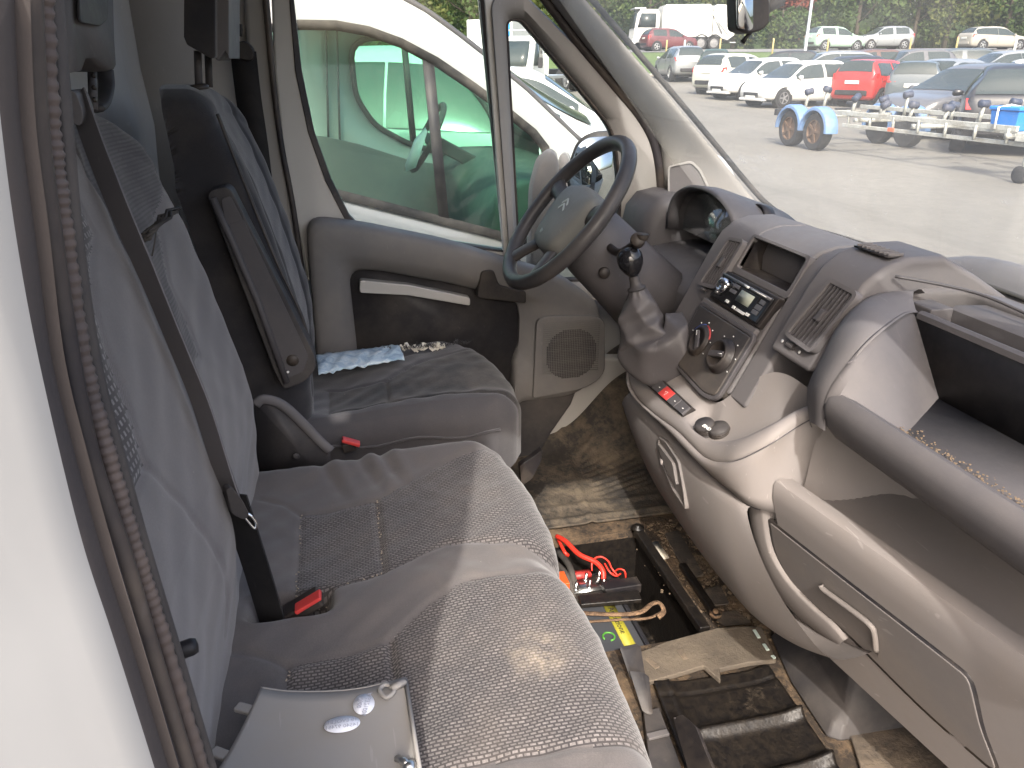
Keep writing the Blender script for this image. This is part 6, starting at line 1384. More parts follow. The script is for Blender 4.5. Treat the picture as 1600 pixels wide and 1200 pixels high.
# posts and lamp
simple('post_wood', (0.42, 0.33, 0.15), 0.8); simple('post_white', (0.72, 0.72, 0.70), 0.6); simple('galvanised', (0.42, 0.43, 0.43), 0.45, 0.6)
for px_, lab in (((-53.273,23.615,1.45), 'short yellow post in front of the dark red car'), ((-52.359,27.198,1.533), 'short yellow post past the garbage truck tail'), ((-50.608,30.232,1.533), 'short yellow post below the red-leaved tree'), ((-48.856,33.266,1.533), 'short yellow post under the mint green car'), ((-46.333,37.636,1.533), 'short yellow post beside the silver off-roader'), ((-44.971,39.994,1.533), 'short yellow post left of the beige estate')):
    t = thing('marker_post', lab, 'post', px_, group='yellow posts along the bank')
    mk('post', *(lambda m: (m.v, m.f))(MB().lathe([(0.06, -0.3), (0.06, 0.95), (0.045, 1.0), (0.001, 1.02)], (0, 0, 0), (0, 0, 1), 10)), 'post_wood', t, world=False)
for px_, lab in (((-51.743,24.265,1.367), 'white marker post in front of the dark red car'), ((-40.337,40.021,1.2), 'white marker post before the beige estate')):
    t = thing('marker_post', lab, 'post', px_); mk('post', *(lambda m: (m.v, m.f))(MB().lathe([(0.07, -0.3), (0.07, 1.0), (0.05, 1.06), (0.001, 1.07)], (0, 0, 0), (0, 0, 1), 10)), 'post_white', t, world=False)
lp_ = thing('lamp_post', 'tall thin galvanised lamp post behind the parked cars', 'lamp post', (-33.472,21.911,0.074))
mk('mast', *(lambda m: (m.v, m.f))(MB().lathe([(0.11, -0.1), (0.11, 1.0), (0.075, 1.05), (0.05, 8.0)], (0, 0, 0), (0, 0, 1), 12)), 'galvanised', lp_, world=False)
mk('lamp_head', *(lambda m: (m.v, m.f))(MB().box((0.4, 0, 8.0), (0.9, 0.25, 0.12))), 'galvanised', lp_, world=False)

# ------------------------------------------------------------------ cars
simple('tyre', (0.018, 0.018, 0.019), 0.85); simple('car_trim', (0.02, 0.02, 0.022), 0.5); simple('car_glass', (0.04, 0.05, 0.05), 0.12, spec=0.4)
simple('alloy', (0.55, 0.56, 0.57), 0.3, 0.8); simple('hubcap', (0.20, 0.20, 0.205), 0.45, 0.3); simple('tail_red', (0.45, 0.02, 0.02), 0.2); simple('head_glass', (0.62, 0.64, 0.64), 0.12, 0.3); simple('plate', (0.6, 0.6, 0.56), 0.5)
simple('rust_rim', (0.13, 0.08, 0.05), 0.7, 0.3)
PAINTS = {'white': (0.52, 0.52, 0.505), 'cream': (0.46, 0.46, 0.39), 'silver': (0.30, 0.315, 0.325), 'red': (0.42, 0.028, 0.025), 'charcoal_blue': (0.07, 0.085, 0.095), 'dark_grey': (0.095, 0.095, 0.10), 'black': (0.022, 0.022, 0.025), 'mint': (0.30, 0.42, 0.335), 'beige_car': (0.31, 0.29, 0.25), 'dark_red': (0.10, 0.025, 0.03), 'dark_green': (0.035, 0.065, 0.045), 'brown': (0.10, 0.06, 0.05)}
for k, c in PAINTS.items(): paint('paint_' + k, c, 0.06, 0.35, 0.35, 0.5 if k in ('silver',) else 0.0)
# stations: x (rear negative), sill, belt, roof, half width, roof half width
CARS = {
 'hatch': dict(st=[(-1.99, .48, .70, .74, .62, .60), (-1.95, .32, .86, .92, .72, .66), (-1.86, .25, .94, 1.02, .78, .64), (-1.68, .22, .97, 1.28, .81, .56), (-1.45, .20, .97, 1.43, .83, .54), (-.9, .19, .95, 1.47, .84, .55), (-.2, .19, .92, 1.47, .84, .55), (.25, .19, .90, 1.40, .84, .56), (.62, .19, .89, 1.17, .84, .60), (1.0, .20, .88, .93, .83, .66), (1.45, .22, .80, .84, .81, .68), (1.8, .25, .70, .74, .75, .62), (1.95, .30, .58, .62, .64, .54), (2.0, .38, .50, .53, .56, .5)], side=(-1.5, .80), ws=(.28, 1.02), rw=(-1.88, -1.48), wheels=(-1.22, 1.24), wr=.30, div=-.42, lamp=(-1.93, .84)),
 'city': dict(st=[(-1.72, .50, .74, .80, .64, .58), (-1.69, .34, .90, .98, .73, .62), (-1.64, .26, .98, 1.14, .78, .60), (-1.52, .22, 1.0, 1.38, .80, .56), (-1.3, .20, .99, 1.46, .81, .55), (-.7, .19, .96, 1.48, .81, .55), (0.0, .19, .93, 1.47, .81, .55), (.42, .19, .92, 1.38, .81, .56), (.85, .20, .92, 1.08, .80, .60), (1.1, .21, .90, .95, .79, .62), (1.45, .24, .78, .82, .74, .6), (1.66, .30, .62, .66, .64, .55), (1.72, .40, .52, .55, .58, .5)], side=(-1.35, .72), ws=(.44, 1.08), rw=(-1.66, -1.38), wheels=(-1.15, 1.17), wr=.29, div=-.45, lamp=(-1.66, .95)),
 'suv': dict(st=[(-2.05, .55, .80, .86, .70, .64), (-2.02, .40, .95, 1.02, .78, .68), (-1.95, .32, 1.05, 1.16, .84, .66), (-1.75, .28, 1.08, 1.44, .87, .60), (-1.5, .26, 1.07, 1.56, .88, .59), (-.8, .25, 1.05, 1.60, .88, .60), (-.1, .25, 1.02, 1.59, .88, .60), (.32, .25, 1.0, 1.50, .88, .61), (.75, .25, 1.0, 1.22, .88, .66), (1.08, .26, .99, 1.05, .87, .70), (1.55, .28, .93, .97, .85, .7), (1.88, .32, .82, .86, .78, .66), (2.03, .40, .62, .66, .68, .58), (2.07, .48, .56, .6, .62, .55)], side=(-1.6, .85), ws=(.35, 1.08), rw=(-1.96, -1.55), wheels=(-1.28, 1.27), wr=.34, div=-.42, lamp=(-1.98, .98)),
 'estate': dict(st=[(-2.28, .50, .74, .80, .68, .62), (-2.24, .34, .90, .97, .76, .66), (-2.15, .27, .97, 1.08, .82, .64), (-1.9, .23, .99, 1.34, .85, .57), (-1.6, .21, .98, 1.44, .86, .56), (-.9, .20, .96, 1.48, .87, .57), (-.15, .20, .93, 1.48, .87, .57), (.3, .20, .91, 1.40, .87, .58), (.78, .20, .90, 1.12, .87, .63), (1.12, .21, .89, .95, .86, .68), (1.7, .23, .82, .86, .84, .7), (2.05, .26, .72, .76, .76, .64), (2.22, .32, .58, .62, .64, .55), (2.27, .4, .5, .53, .58, .5)], side=(-1.95, .88), ws=(.33, 1.12), rw=(-2.16, -1.75), wheels=(-1.40, 1.35), wr=.33, div=-.38, lamp=(-2.20, .90)),
}
def spl(xs, ys, t):
    """smooth interpolation through stations"""
    xs = np.array(xs); ys = np.array(ys); m_ = np.gradient(ys, xs); i = np.clip(np.searchsorted(xs, t) - 1, 0, len(xs) - 2); hh = xs[i + 1] - xs[i]; u = (t - xs[i]) / hh
    return (2 * u**3 - 3 * u**2 + 1) * ys[i] + (u**3 - 2 * u**2 + u) * hh * m_[i] + (-2 * u**3 + 3 * u**2) * ys[i + 1] + (u**3 - u**2) * hh * m_[i + 1]
def facing(phi):
    """world heading of a vehicle: 0 points left in the view, 90 towards the camera, 180 right, -90 away"""
    a_ = rad(phi); Rv = Vector((0.22495, 0.97437, 0)); hv_ = Vector((-0.97437, 0.22495, 0)); d = -Rv * cos(a_) - hv_ * sin(a_); return math.atan2(d.y, d.x)
def wheel(par, x, y, r, out, rim='alloy', tyre_w=0.19):
    """one road wheel: tyre with a rim as its own part"""
    o = Vector((x, y, r)); ax_ = Vector((0, out, 0)); wz = tyre_w / 2
    m = MB(); m.lathe([(r * .62, -wz), (r * .93, -wz), (r, -wz * .7), (r, wz * .7), (r * .93, wz), (r * .66, wz), (r * .62, wz * .6)], o, ax_, 24, cap=True); t = mk('tyre', m.v, m.f, 'tyre', par, world=False, sharp=40)
    m = MB(); m.lathe([(r * .66, wz * .55), (r * .66, wz * .9), (r * .60, wz * .95), (r * .56, wz * .6), (r * .18, wz * .75), (r * .15, wz * .95), (0.001, wz * .95)], o, ax_, 24, cap=False)
    for k in range(5):
        a_ = 2 * pi * k / 5; d = Vector((cos(a_), 0, sin(a_))); m.bar(o + d * r * .12 + ax_ * wz * .86, o + d * r * .62 + ax_ * wz * .86, r * .13, 0.02, ax_)
    mk('rim', m.v, m.f, rim, t, world=False, sharp=40)
def make_car(kind, label, pos, phi, col, group='parked cars', rim='alloy', plate='plate', red_rear=True, detail=True, name='parked_car', dz=0.0):
    K = CARS[kind]; S = np.array(K['st']); xs = S[:, 0]; nx_ = 56; X = np.concatenate([np.linspace(xs[0], xs[0] + .3, 10)[:-1], np.linspace(xs[0] + .3, xs[-1] - .3, nx_ - 18), np.linspace(xs[-1] - .3, xs[-1], 10)[1:]])
    zl, zb, zr, w, wr_ = [np.array([spl(xs, S[:, i], t) for t in X]) for i in range(1, 6)]
    zr = np.maximum(zr, zb + 0.012)
    t = thing(name, label, 'car', (pos[0], pos[1], pos[2] + dz), facing(phi), group)
    ring = []
    for i in range(len(X)):
        g = min(1.0, (zr[i] - zb[i]) / 0.35); ww, wt = w[i], w[i] * (1 - g) * 0.86 + wr_[i] * g; a_, b_, c_ = zl[i], zb[i], zr[i]
        ring.append([(0, a_), (ww * .86, a_), (ww * .96, a_ + .10 * (b_ - a_)), (ww * .995, a_ + .32 * (b_ - a_)), (ww, a_ + .60 * (b_ - a_)), (ww * .985, a_ + .80 * (b_ - a_)), (ww * .955, b_),
                     (ww * .955 * .62 + wt * .38, b_ + .42 * (c_ - b_)), (wt * 1.03, b_ + .80 * (c_ - b_)), (wt * .97, b_ + .91 * (c_ - b_)), (wt * .80, b_ + .985 * (c_ - b_)), (wt * .40, c_ + .004), (0, c_ + .008)])
    nk = 13; nr = 2 * nk - 2; V_ = []
    for i in range(len(X)):
        h_ = [(X[i], y, z) for y, z in ring[i]]; V_ += h_ + [(p[0], -p[1], p[2]) for p in h_[-2:0:-1]]
    F_ = []; tagf = []
    for i in range(len(X) - 1):
        xm = (X[i] + X[i + 1]) / 2
        for j in range(nr):
            F_.append((i * nr + j, i * nr + (j + 1) % nr, (i + 1) * nr + (j + 1) % nr, (i + 1) * nr + j)); k = j if j < nk - 1 else nr - 1 - j; g = zr[i] - zb[i]
            tg_ = 'body'
            if 6 <= k <= 7 and K['side'][0] < xm < K['side'][1] and g > .13: tg_ = ('sl' if j < nk - 1 else 'sr') + ('f' if xm > K['div'] else 'r')
            if abs(xm - K['div']) < 0.05 and tg_[0] == 's': tg_ = 'body'
            if k >= 9 and K['ws'][0] < xm < K['ws'][1]: tg_ = 'ws'
            if k >= 9 and K['rw'][0] < xm < K['rw'][1]: tg_ = 'rw'
            tagf.append(tg_)
    n0 = (len(X) - 1) * nr
    F_.append(tuple(range(nr))); F_.append(tuple(range((len(X) - 1) * nr, len(X) * nr))[::-1])
    mk('body', V_, F_, 'paint_' + col, t, world=False, sharp=50)
    cen = Vector((0, 0, 0.75))
    def sub(tg_, name, mat, lift=0.012):
        fs = [F_[i] for i in range(n0) if tagf[i] == tg_]
        if not fs: return
        used = sorted({q for f in fs for q in f}); mp = {q: i for i, q in enumerate(used)}
        vv = [Vector(V_[q]) for q in used]; c = sum(vv, Vector()) / len(vv)
        vv = [c + (p - c) * 0.985 + Vector((0 if tg_[0] == 's' else (lift if c.x > 0 else -lift), (lift if c.y > 0 else -lift) if tg_[0] == 's' else 0, lift * (0.6 if tg_[0] != 's' else 0.15))) for p in vv]
        return mk(name, vv, [tuple(mp[q] for q in f) for f in fs], mat, t, world=False)
    for tg_, nm in (('slf', 'front_window'), ('srf', 'front_window'), ('slr', 'rear_window'), ('srr', 'rear_window'), ('ws', 'windscreen'), ('rw', 'back_window')): sub(tg_, nm, 'car_glass')
    wY = float(np.interp(0, X, w)) 
    for x in K['wheels']:
        yy = float(np.interp(x, X, w))
        for sgn in (1, -1):
            m = MB(); m.lathe([(K['wr'] * 1.17, -0.22), (K['wr'] * 1.17, 0.008), (0.001, 0.008)], (x, sgn * yy * 0.992, K['wr'] * 1.0), (0, sgn, 0), 24); mk('wheel_arch', m.v, m.f, 'car_trim', t, world=False, sharp=40)
            wheel(t, x, sgn * (yy - 0.075), K['wr'], sgn, rim)
    fx = X[-1]; rx = X[0]
    def bx(nm, c, d, mat, b=0.01, par=None): 
        m = MB(); m.box(c, d); return mk(nm, m.v, m.f, mat, par or t, world=False, bev=b)
    zf = float(S[-2][1]); hb_ = float(S[-3][2])
    # grille, plate, lights
    bx('grille', (fx - .035, 0, zf + .10), (.10, .78, .13), 'car_trim', .02); bx('number_plate', (fx + .005, 0, zf + .01), (.03, .50, .11), plate, .004); bx('front_bumper', (fx - .10, 0, zf - .06), (.22, 1.24, .09), 'paint_' + col, .03)
    for sgn in (1, -1):
        yl = float(np.interp(fx - .16, X, w)); m = MB(); zh = float(np.interp(fx - .25, X, zb)) - .06
        m.loft([[Vector((fx - .13, sgn * .40, zh - .10)), Vector((fx - .16, sgn * (yl - .06), zh - .07)), Vector((fx - .20, sgn * (yl - .05), zh + .02)), Vector((fx - .16, sgn * .44, zh - .01))], [Vector((fx - .55, sgn * (yl - .02), zh - .02)), Vector((fx - .55, sgn * (yl + .05), zh)), Vector((fx - .58, sgn * (yl + .03), zh + .07)), Vector((fx - .58, sgn * (yl - .10), zh + .08))]]); mk('headlight', m.v, m.f, 'head_glass', t, world=False, bev=.01)
        lx, lz = K['lamp']; yr = float(np.interp(lx, X, w)); m = MB()
        m.loft([[Vector((lx - .05, sgn * (yr - .26), lz - .07)), Vector((lx - .04, sgn * (yr - .01), lz - .09)), Vector((lx + .03, sgn * (yr + .015), lz + .10)), Vector((lx + .0, sgn * (yr - .24), lz + .09))], [Vector((lx + .14, sgn * (yr - .1), lz - .04)), Vector((lx + .18, sgn * (yr + .035), lz - .03)), Vector((lx + .22, sgn * (yr + .02), lz + .11)), Vector((lx + .16, sgn * (yr - .12), lz + .11))]]); mk('taillight', m.v, m.f, 'tail_red', t, world=False, bev=.01)
        xm_ = K['ws'][1] - .35; yy = float(np.interp(xm_, X, w)); m = MB(); m.loft([[Vector((xm_ + .05 * cos(a_) * s_ + .05 * (1 - s_), sgn * (yy * .93 + q), float(np.interp(xm_, X, zb)) + .06 + .07 * sin(a_) * s_)) for a_ in np.linspace(0, 2 * pi, 11)[:-1]] for q, s_ in ((0, .5), (.06, .9), (.16, 1), (.20, .6))]); mk('door_mirror', m.v, m.f, 'paint_' + col, t, world=False)
        for xd in (K['div'], K['side'][1] - .02, K['div'] - .80):
            yy = float(np.interp(xd, X, w)); a0 = float(np.interp(xd, X, zl)); b0 = float(np.interp(xd, X, zb)); m = MB(); m.bar((xd, sgn * yy * .999, a0 + .22), (xd, sgn * yy * .985, b0 - .06), .012, .012, (0, 1, 0)); mk('door_gap', m.v, m.f, 'car_trim', t, world=False)
        for xd in (K['div'] + .16, K['div'] - .66):
            yy = float(np.interp(xd, X, w)); b0 = float(np.interp(xd, X, zb)); bx('door_handle', (xd, sgn * yy * .995, b0 - .14), (.17, .03, .035), 'paint_' + col, .01)
    bx('rear_plate', (rx - .012, 0, .78 if kind != 'suv' else .92), (.03, .50, .11), plate, .004); bx('rear_bumper', (rx + .02, 0, float(S[0][1]) - .05), (.12, 1.15, .16), 'car_trim' if kind in ('suv', 'city') else 'paint_' + col, .03)
    bx('underbody', ((fx + rx) / 2, 0, .25), ((fx - rx) * .86, 1.2, .16), 'car_trim', .02)
    m = MB(); m.tube([Vector((fx - .02 + .0 * cos(a_), .055 * cos(a_), zf + .27 + .055 * sin(a_))) for a_ in np.linspace(0, 2 * pi, 13)[:-1]], .012, 6, closed=True); mk('emblem', m.v, m.f, 'alloy', t, world=False)
    return t
G_lot = 'cars parked in the yard'; G_road = 'cars parked along the road'
make_car('suv', 'silver crossover seen from behind, parked by the grass bank', (-39.057,18.238,0.213), -84, 'silver', G_lot)
make_car('hatch', 'dark green hatchback parked between silver crossover and cream car', (-37.704,19.582,0.19), -105, 'dark_green', G_lot)
make_car('suv', 'cream-white car with rounded tail toward the camera, beside two white hatchbacks', (-30.915,17.341,-0.131), -146, 'cream', G_lot, dz=-0.06)
make_car('hatch', 'white hatchback parked behind the nearest white hatchback', (-28.34,16.801,-0.232), 24, 'white', G_lot, rim='hubcap')
make_car('hatch', 'nearest white hatchback, front turned left, beside the red city car', (-24.884,16.387,-0.334), 22, 'white', G_lot, rim='hubcap')
make_car('city', 'bright red city car with black tailgate, seen from behind', (-24.152,19.055,-0.312), -142, 'red', G_lot)
make_car('city', 'dark blue-grey city car seen from behind, beside the red one', (-22.346,19.182,-0.36), -120, 'charcoal_blue', G_lot, rim='hubcap')
make_car('suv', 'silver car seen from behind, beyond the dark blue-grey city car', (-22.855,21.301,-0.312), -146, 'silver', G_lot, dz=-0.1)
make_car('estate', 'dark grey estate car facing left behind the boat trailer', (-14.309,14.102,-0.4), 24, 'dark_grey', G_lot)
make_car('hatch', 'black hatchback seen from behind at the right edge of the windscreen', (-11.783,12.678,-0.4), -118, 'black', G_lot)
make_car('hatch', 'small dark car behind the cream car, only its roof showing', (-34.382,21.336,0.097), -30, 'black', G_lot)
make_car('estate', 'silver estate behind the white hatchbacks, roof showing beside the lamp post', (-32.581,22.454,0.051), 0, 'silver', G_lot)
make_car('suv', 'brownish dark car behind the red city car, only its roof showing', (-33.063,24.62,0.12), 10, 'brown', G_lot, dz=-0.1)
make_car('hatch', 'black hatchback between the white hatchbacks and the red city car', (-28.404,20.69,-0.154), 30, 'black', G_lot)
make_car('suv', 'dark grey car behind the dark blue-grey city car, roof showing', (-32.067,26.345,0.12), 5, 'dark_grey', G_lot, dz=-0.1)
make_car('suv', 'dark blue-grey car in the back row past the silver car, roof just showing', (-31.991,28.477,0.167), -10, 'charcoal_blue', G_lot, dz=-0.1)
make_car('estate', 'silver estate in the back row below the beige estate', (-29.03,28.606,0.051), 5, 'silver', G_lot)
make_car('hatch', 'white hatchback at the right edge behind the dark grey estate', (-23.082,23.908,-0.264), -20, 'white', G_lot)
make_car('estate', 'white car parked beyond the white van, glimpsed through its windows', (-5.4, 1.0, -0.25), 178, 'white', G_lot)
make_car('hatch', 'white hatchback two places beyond the white van, glimpsed through its windows', (-9.6, 2.6, -0.4), 178, 'white', G_lot)
make_car('suv', 'mint green crossover standing on the road beside the lamp post', (-53.226,36.697,1.809), -168, 'mint', G_road)
make_car('suv', 'silver off-roader on the road, facing left under the trees', (-53.258,40.641,1.872), 6, 'silver', G_road)
make_car('estate', 'beige estate car on the road at the far right', (-47.702,45.264,1.794), -172, 'beige_car', G_road)
make_car('suv', 'dark red crossover on the road in front of the garbage truck', (-58.281,25.942,1.778), -168, 'dark_red', G_road)

# ------------------------------------------------------------------ garbage truck on the road
gt = thing('garbage_truck', 'large white garbage truck standing on the road, cab to the left', 'truck', (-62.581,28.494,1.934), facing(2))
paint('truck_white', (0.52, 0.525, 0.51), 0.08, 0.4)
def lb(nm, c, d, mat, b=0.03, par=gt): m = MB(); m.box(c, d); return mk(nm, m.v, m.f, mat, par, world=False, bev=b)
m = MB(); m.loft([[Vector((x, y, z)) for x, z in ((1.55, .95), (1.55, 3.0), (1.30, 3.28), (-2.2, 3.32), (-2.45, 3.1), (-2.5, .95))] for y in (-1.24, 1.24)]); mk('hopper_body', m.v, m.f, 'truck_white', gt, world=False, bev=.06)
m = MB(); m.loft([[Vector((x, y, z)) for x, z in ((-2.56, 1.1), (-2.52, 3.1), (-2.75, 3.3), (-4.2, 3.25), (-4.55, 2.8), (-4.2, 2.2), (-4.35, 1.1), (-3.8, .7))] for y in (-1.2, 1.2)]); mk('tail_loader', m.v, m.f, 'truck_white', gt, world=False, bev=.05)
for y in (-1.26, 1.26):
    m = MB(); m.bar((-2.2, y, 2.9), (-3.9, y, 1.1), .16, .12, (0, 1, 0)); mk('loader_arm', m.v, m.f, 'truck_white', gt, world=False, bev=.02)
    m = MB(); m.bar((-2.5, y * 1.01, 2.6), (-3.3, y * 1.01, 1.2), .10, .08, (0, 1, 0)); mk('ram', m.v, m.f, 'galvanised', gt, world=False)
lb('rear_step', (-4.3, 0, .55), (.5, 2.2, .08), 'galvanised'); lb('chassis', (-.6, 0, .75), (7.4, .9, .28), 'car_trim')
m = MB(); m.loft([[Vector((x, y, z)) for x, z in ((1.75, .55), (1.75, 2.65), (1.95, 2.95), (3.3, 2.95), (3.55, 2.6), (3.72, 1.5), (3.78, .55))] for y in (-1.2, -1.18, 1.18, 1.2)]); mk('cab', m.v, m.f, 'truck_white', gt, world=False, bev=.05)
for y in (-1.23, 1.23):
    m = MB(); m.prism([(2.05, y, 1.65), (2.05, y, 2.65), (3.25, y, 2.65), (3.5, y, 1.65)], (0, .02, 0)); mk('cab_window', m.v, m.f, 'car_glass', gt, world=False)
m = MB(); m.prism([(3.60, -1.1, 1.6), (3.60, 1.1, 1.6), (3.42, 1.05, 2.7), (3.42, -1.05, 2.7)], (.14, 0, 0)); mk('windscreen', m.v, m.f, 'car_glass', gt, world=False)
lb('front_bumper', (3.72, 0, .62), (.3, 2.4, .35), 'truck_white'); lb('cab_mirror', (3.35, 1.42, 2.1), (.12, .1, .5), 'car_trim'); lb('roof_visor', (3.3, 0, 3.02), (.9, 2.1, .12), 'truck_white')
for x in (2.7, -1.7, -2.75):
    for s_ in (1, -1):
        wheel(gt, x, s_ * 1.05, .50, s_, 'hubcap', .32); m = MB(); m.tube([Vector((x + .62 * cos(a_), s_ * 1.22, .5 + .62 * sin(a_))) for a_ in np.linspace(.1, pi - .1, 12)], .05, 6); mk('mudguard', m.v, m.f, 'car_trim', gt, world=False)

# ------------------------------------------------------------------ tipper van seen through the quarter light
tv = thing('white_tipper', 'white light truck facing the camera, seen through the quarter window', 'truck', (-28.182,7.074,-0.373), facing(72))
m = MB(); m.loft([[Vector((x, y * (1 - .10 * max(0, z - 1.3)), z)) for x, z in ((0, .45), (0, 2.20), (.25, 2.32), (.95, 2.30), (1.15, 2.15), (1.75, 1.30), (2.35, 1.10), (2.5, .85), (2.52, .38), (1.9, .35))] for y in (-1.0, -.94, -.5, 0, .5, .94, 1.0)]); mk('cab', m.v, m.f, 'truck_white', tv, world=False, bev=.06, sharp=40)
m = MB(); m.loft([[Vector((1.80, y * .80, 1.36)), Vector((1.50, y * .78, 1.75)), Vector((1.20, y * .74, 2.14))] for y in np.linspace(-1, 1, 7)], closed=False, cap=False); mk('windscreen', m.v, m.f, 'car_glass', tv, world=False, solid=.02)
for y in (-1.005, 1.005):
    m = MB(); m.prism([(.3, y * .96, 1.35), (.35, y * .90, 2.1), (1.05, y * .90, 2.1), (1.5, y * .96, 1.35)], (0, .01, 0)); mk('cab_window', m.v, m.f, 'car_glass', tv, world=False)
    lb('cab_mirror', (1.55, y * 1.22, 1.45), (.10, .16, .34), 'car_trim', .03, tv)
    m = MB(); m.loft([[Vector((2.50, y * .50, .92)), Vector((2.46, y * .92, .95)), Vector((2.38, y * .93, 1.10)), Vector((2.42, y * .62, 1.04))], [Vector((2.1, y * .8, 1.05)), Vector((2.0, y * 1.0, 1.05)), Vector((2.0, y * .98, 1.2)), Vector((2.1, y * .85, 1.18))]]); mk('headlight', m.v, m.f, 'head_glass', tv, world=False, bev=.01)
lb('grille', (2.53, 0, .86), (.06, 1.0, .16), 'car_trim', .02, tv); lb('bumper', (2.52, 0, .48), (.12, 1.9, .22), 'car_trim', .04, tv); lb('number_plate', (2.60, 0, .52), (.02, .5, .11), 'plate', .004, tv)
text_lo = None
for x in (1.75, -1.6):
    for s_ in (1, -1): wheel(tv, x, s_ * .88, .34, s_, 'hubcap', .22)
lb('flat_bed', (-1.7, 0, .95), (3.2, 2.1, .12), 'galvanised', .02, tv); lb('bed_front', (-.15, 0, 1.35), (.08, 2.1, .8), 'truck_white', .02, tv); lb('chassis', (-.6, 0, .6), (4.0, .8, .16), 'car_trim', .02, tv)
lb('ladder_rack', (-.2, 0, 2.52), (.06, 2.0, .06), 'galvanised', .01, tv)
for s_ in (1, -1): lb('rack_post', (-.2, s_ * .98, 2.1), (.06, .06, .9), 'galvanised', .01, tv)
bxv = thing('box_van', 'white box body with a blue sign, behind the white light truck', 'truck', (-37.658,8.662,-0.063), facing(70))
lb('box_body', (0, 0, 1.75), (4.2, 2.2, 2.3), 'truck_white', .05, bxv); simple('sign_blue', (0.03, 0.25, 0.62), 0.5); lb('blue_sign', (2.12, .4, 2.45), (.03, 1.2, .55), 'sign_blue', .01, bxv)
m = MB(); m.loft([[Vector((x, y, z)) for x, z in ((2.15, .4), (2.15, 1.9), (2.6, 1.95), (3.2, 1.25), (3.7, 1.0), (3.75, .4))] for y in (-.98, .98)]); mk('cab', m.v, m.f, 'truck_white', bxv, world=False, bev=.05)
for x in (2.9, -1.4):
    for s_ in (1, -1): wheel(bxv, x, s_ * .88, .35, s_, 'hubcap', .22)
lb('chassis', (0, 0, .55), (4.6, .8, .16), 'car_trim', .02, bxv)
ch = thing('truck_chassis', 'bare black truck chassis with twin wheels on the grass edge, beside the white light truck', 'truck', (-35.261,10.814,-0.109), facing(60))
lb('frame_rail', (0, .4, .8), (4.5, .12, .22), 'car_trim', .02, ch); lb('frame_rail', (0, -.4, .8), (4.5, .12, .22), 'car_trim', .02, ch); lb('cross_beam', (1.2, 0, .8), (.15, .7, .18), 'car_trim', .02, ch)
for x in (1.7, .6):
    for s_ in (1, -1): wheel(ch, x, s_ * .85, .48, s_, 'hubcap', .30)

# ------------------------------------------------------------------ boat trailer
T0 = (V((-13.057,9.043,-0.4)) + V((-11.83,8.653,-0.4))) / 2; TJ = V((-7.663,9.006,-0.4)); fw = (TJ - T0).normalized(); lf = Vector((-fw.y, fw.x, 0))
tl = thing('boat_trailer', 'long galvanised boat trailer with blue mudguards and rollers in the yard', 'trailer', T0 + lf * 1.0, math.atan2(fw.y, fw.x))
plastic('trailer_blue', (0.11, 0.20, 0.37), 0.5, 0.2); plastic('roller_blue', (0.03, 0.042, 0.075), 0.5, 0.2); floor_dirt('galv_old', (0.40, 0.41, 0.38), (0.30, 0.29, 0.25), 0.45, 0.6, 4)
def tp(nm, m, mat, **kw): return mk(nm, m.v, m.f, mat, tl, world=False, **kw)
Lh = (TJ - T0).length
for s_ in (-1, 1):
    y = s_ * .86
    tp('upper_beam', MB().bar((-.9, y, .68), (Lh - .3, y * .92, .68), .05, .075), 'galv_old', bev=.008); tp('lower_beam', MB().bar((.9, y, .48), (Lh + .2, y * .80, .48), .05, .06), 'galv_old', bev=.008)
    for k in range(7): xq = 1.0 + k * (Lh - 1.4) / 6; tp('web_post', MB().bar((xq, y * .97, .48), (xq, y * .97, .68), .035, .035, (1, 0, 0)), 'galv_old')
    tp('draw_beam', MB().bar((Lh - .3, y * .90, .58), (Lh + 2.2, s_ * .08, .52), .08, .12), 'galv_old', bev=.01)
    for x in (-.40, .40):
        wheel(tl, x, s_ * 1.0, .33, s_, 'rust_rim', .20)
        secs = []
        for a_ in np.linspace(-.05, pi + .05, 14):
            c, q = cos(a_), sin(a_); secs.append([Vector((x + (.41 + d) * c, s_ * 1.0 + e, .34 + (.41 + d) * q)) for d, e in ((0, -.13), (.02, -.10), (.02, .10), (0, .13), (-.05, .14), (-.05, -.14))])
        tp('mudguard', MB().loft(secs), 'trailer_blue', bev=.008)
    tp('tail_board', MB().box((-1.2, s_ * .7, .58), (.10, .40, .12)), 'car_trim', bev=.01); tp('side_reflector', MB().box((2.2, s_ * .92, .50), (.14, .02, .06)), 'orange', bev=.005); tp('tail_lamp', MB().box((-1.26, s_ * .75, .58), (.03, .16, .09)), 'tail_red')
for x in (-.9, .0, 1.2, 2.6, Lh - .4): tp('cross_beam', MB().bar((x, -.86, .58), (x, .86, .58), .07, .07), 'galv_old')
rr2 = np.random.RandomState(8)
for k, (x, y, z) in enumerate(((-.75, -.55, .98), (-.65, -.2, 1.02), (.55, -.45, .92), (.75, .0, .90), (.95, .35, .98), (1.4, -.5, .84), (1.9, -.35, .86), (2.1, .3, .86), (2.6, -.3, .85), (2.9, .1, .92), (3.2, .4, .95), (3.5, -.25, .88), (3.9, .1, .96))):
    tp('roller_arm', MB().bar((x, y, .62), (x + .04, y * .95, z - .02), .04, .05), 'galv_old'); tp('keel_roller', MB().lathe([(.02, -.08), (.062, -.07), (.055, 0), (.062, .07), (.02, .08)], (x + .04, y * .95, z), (.2 * rr2.randn(), 1, .2 * rr2.randn()), 14), 'roller_blue')
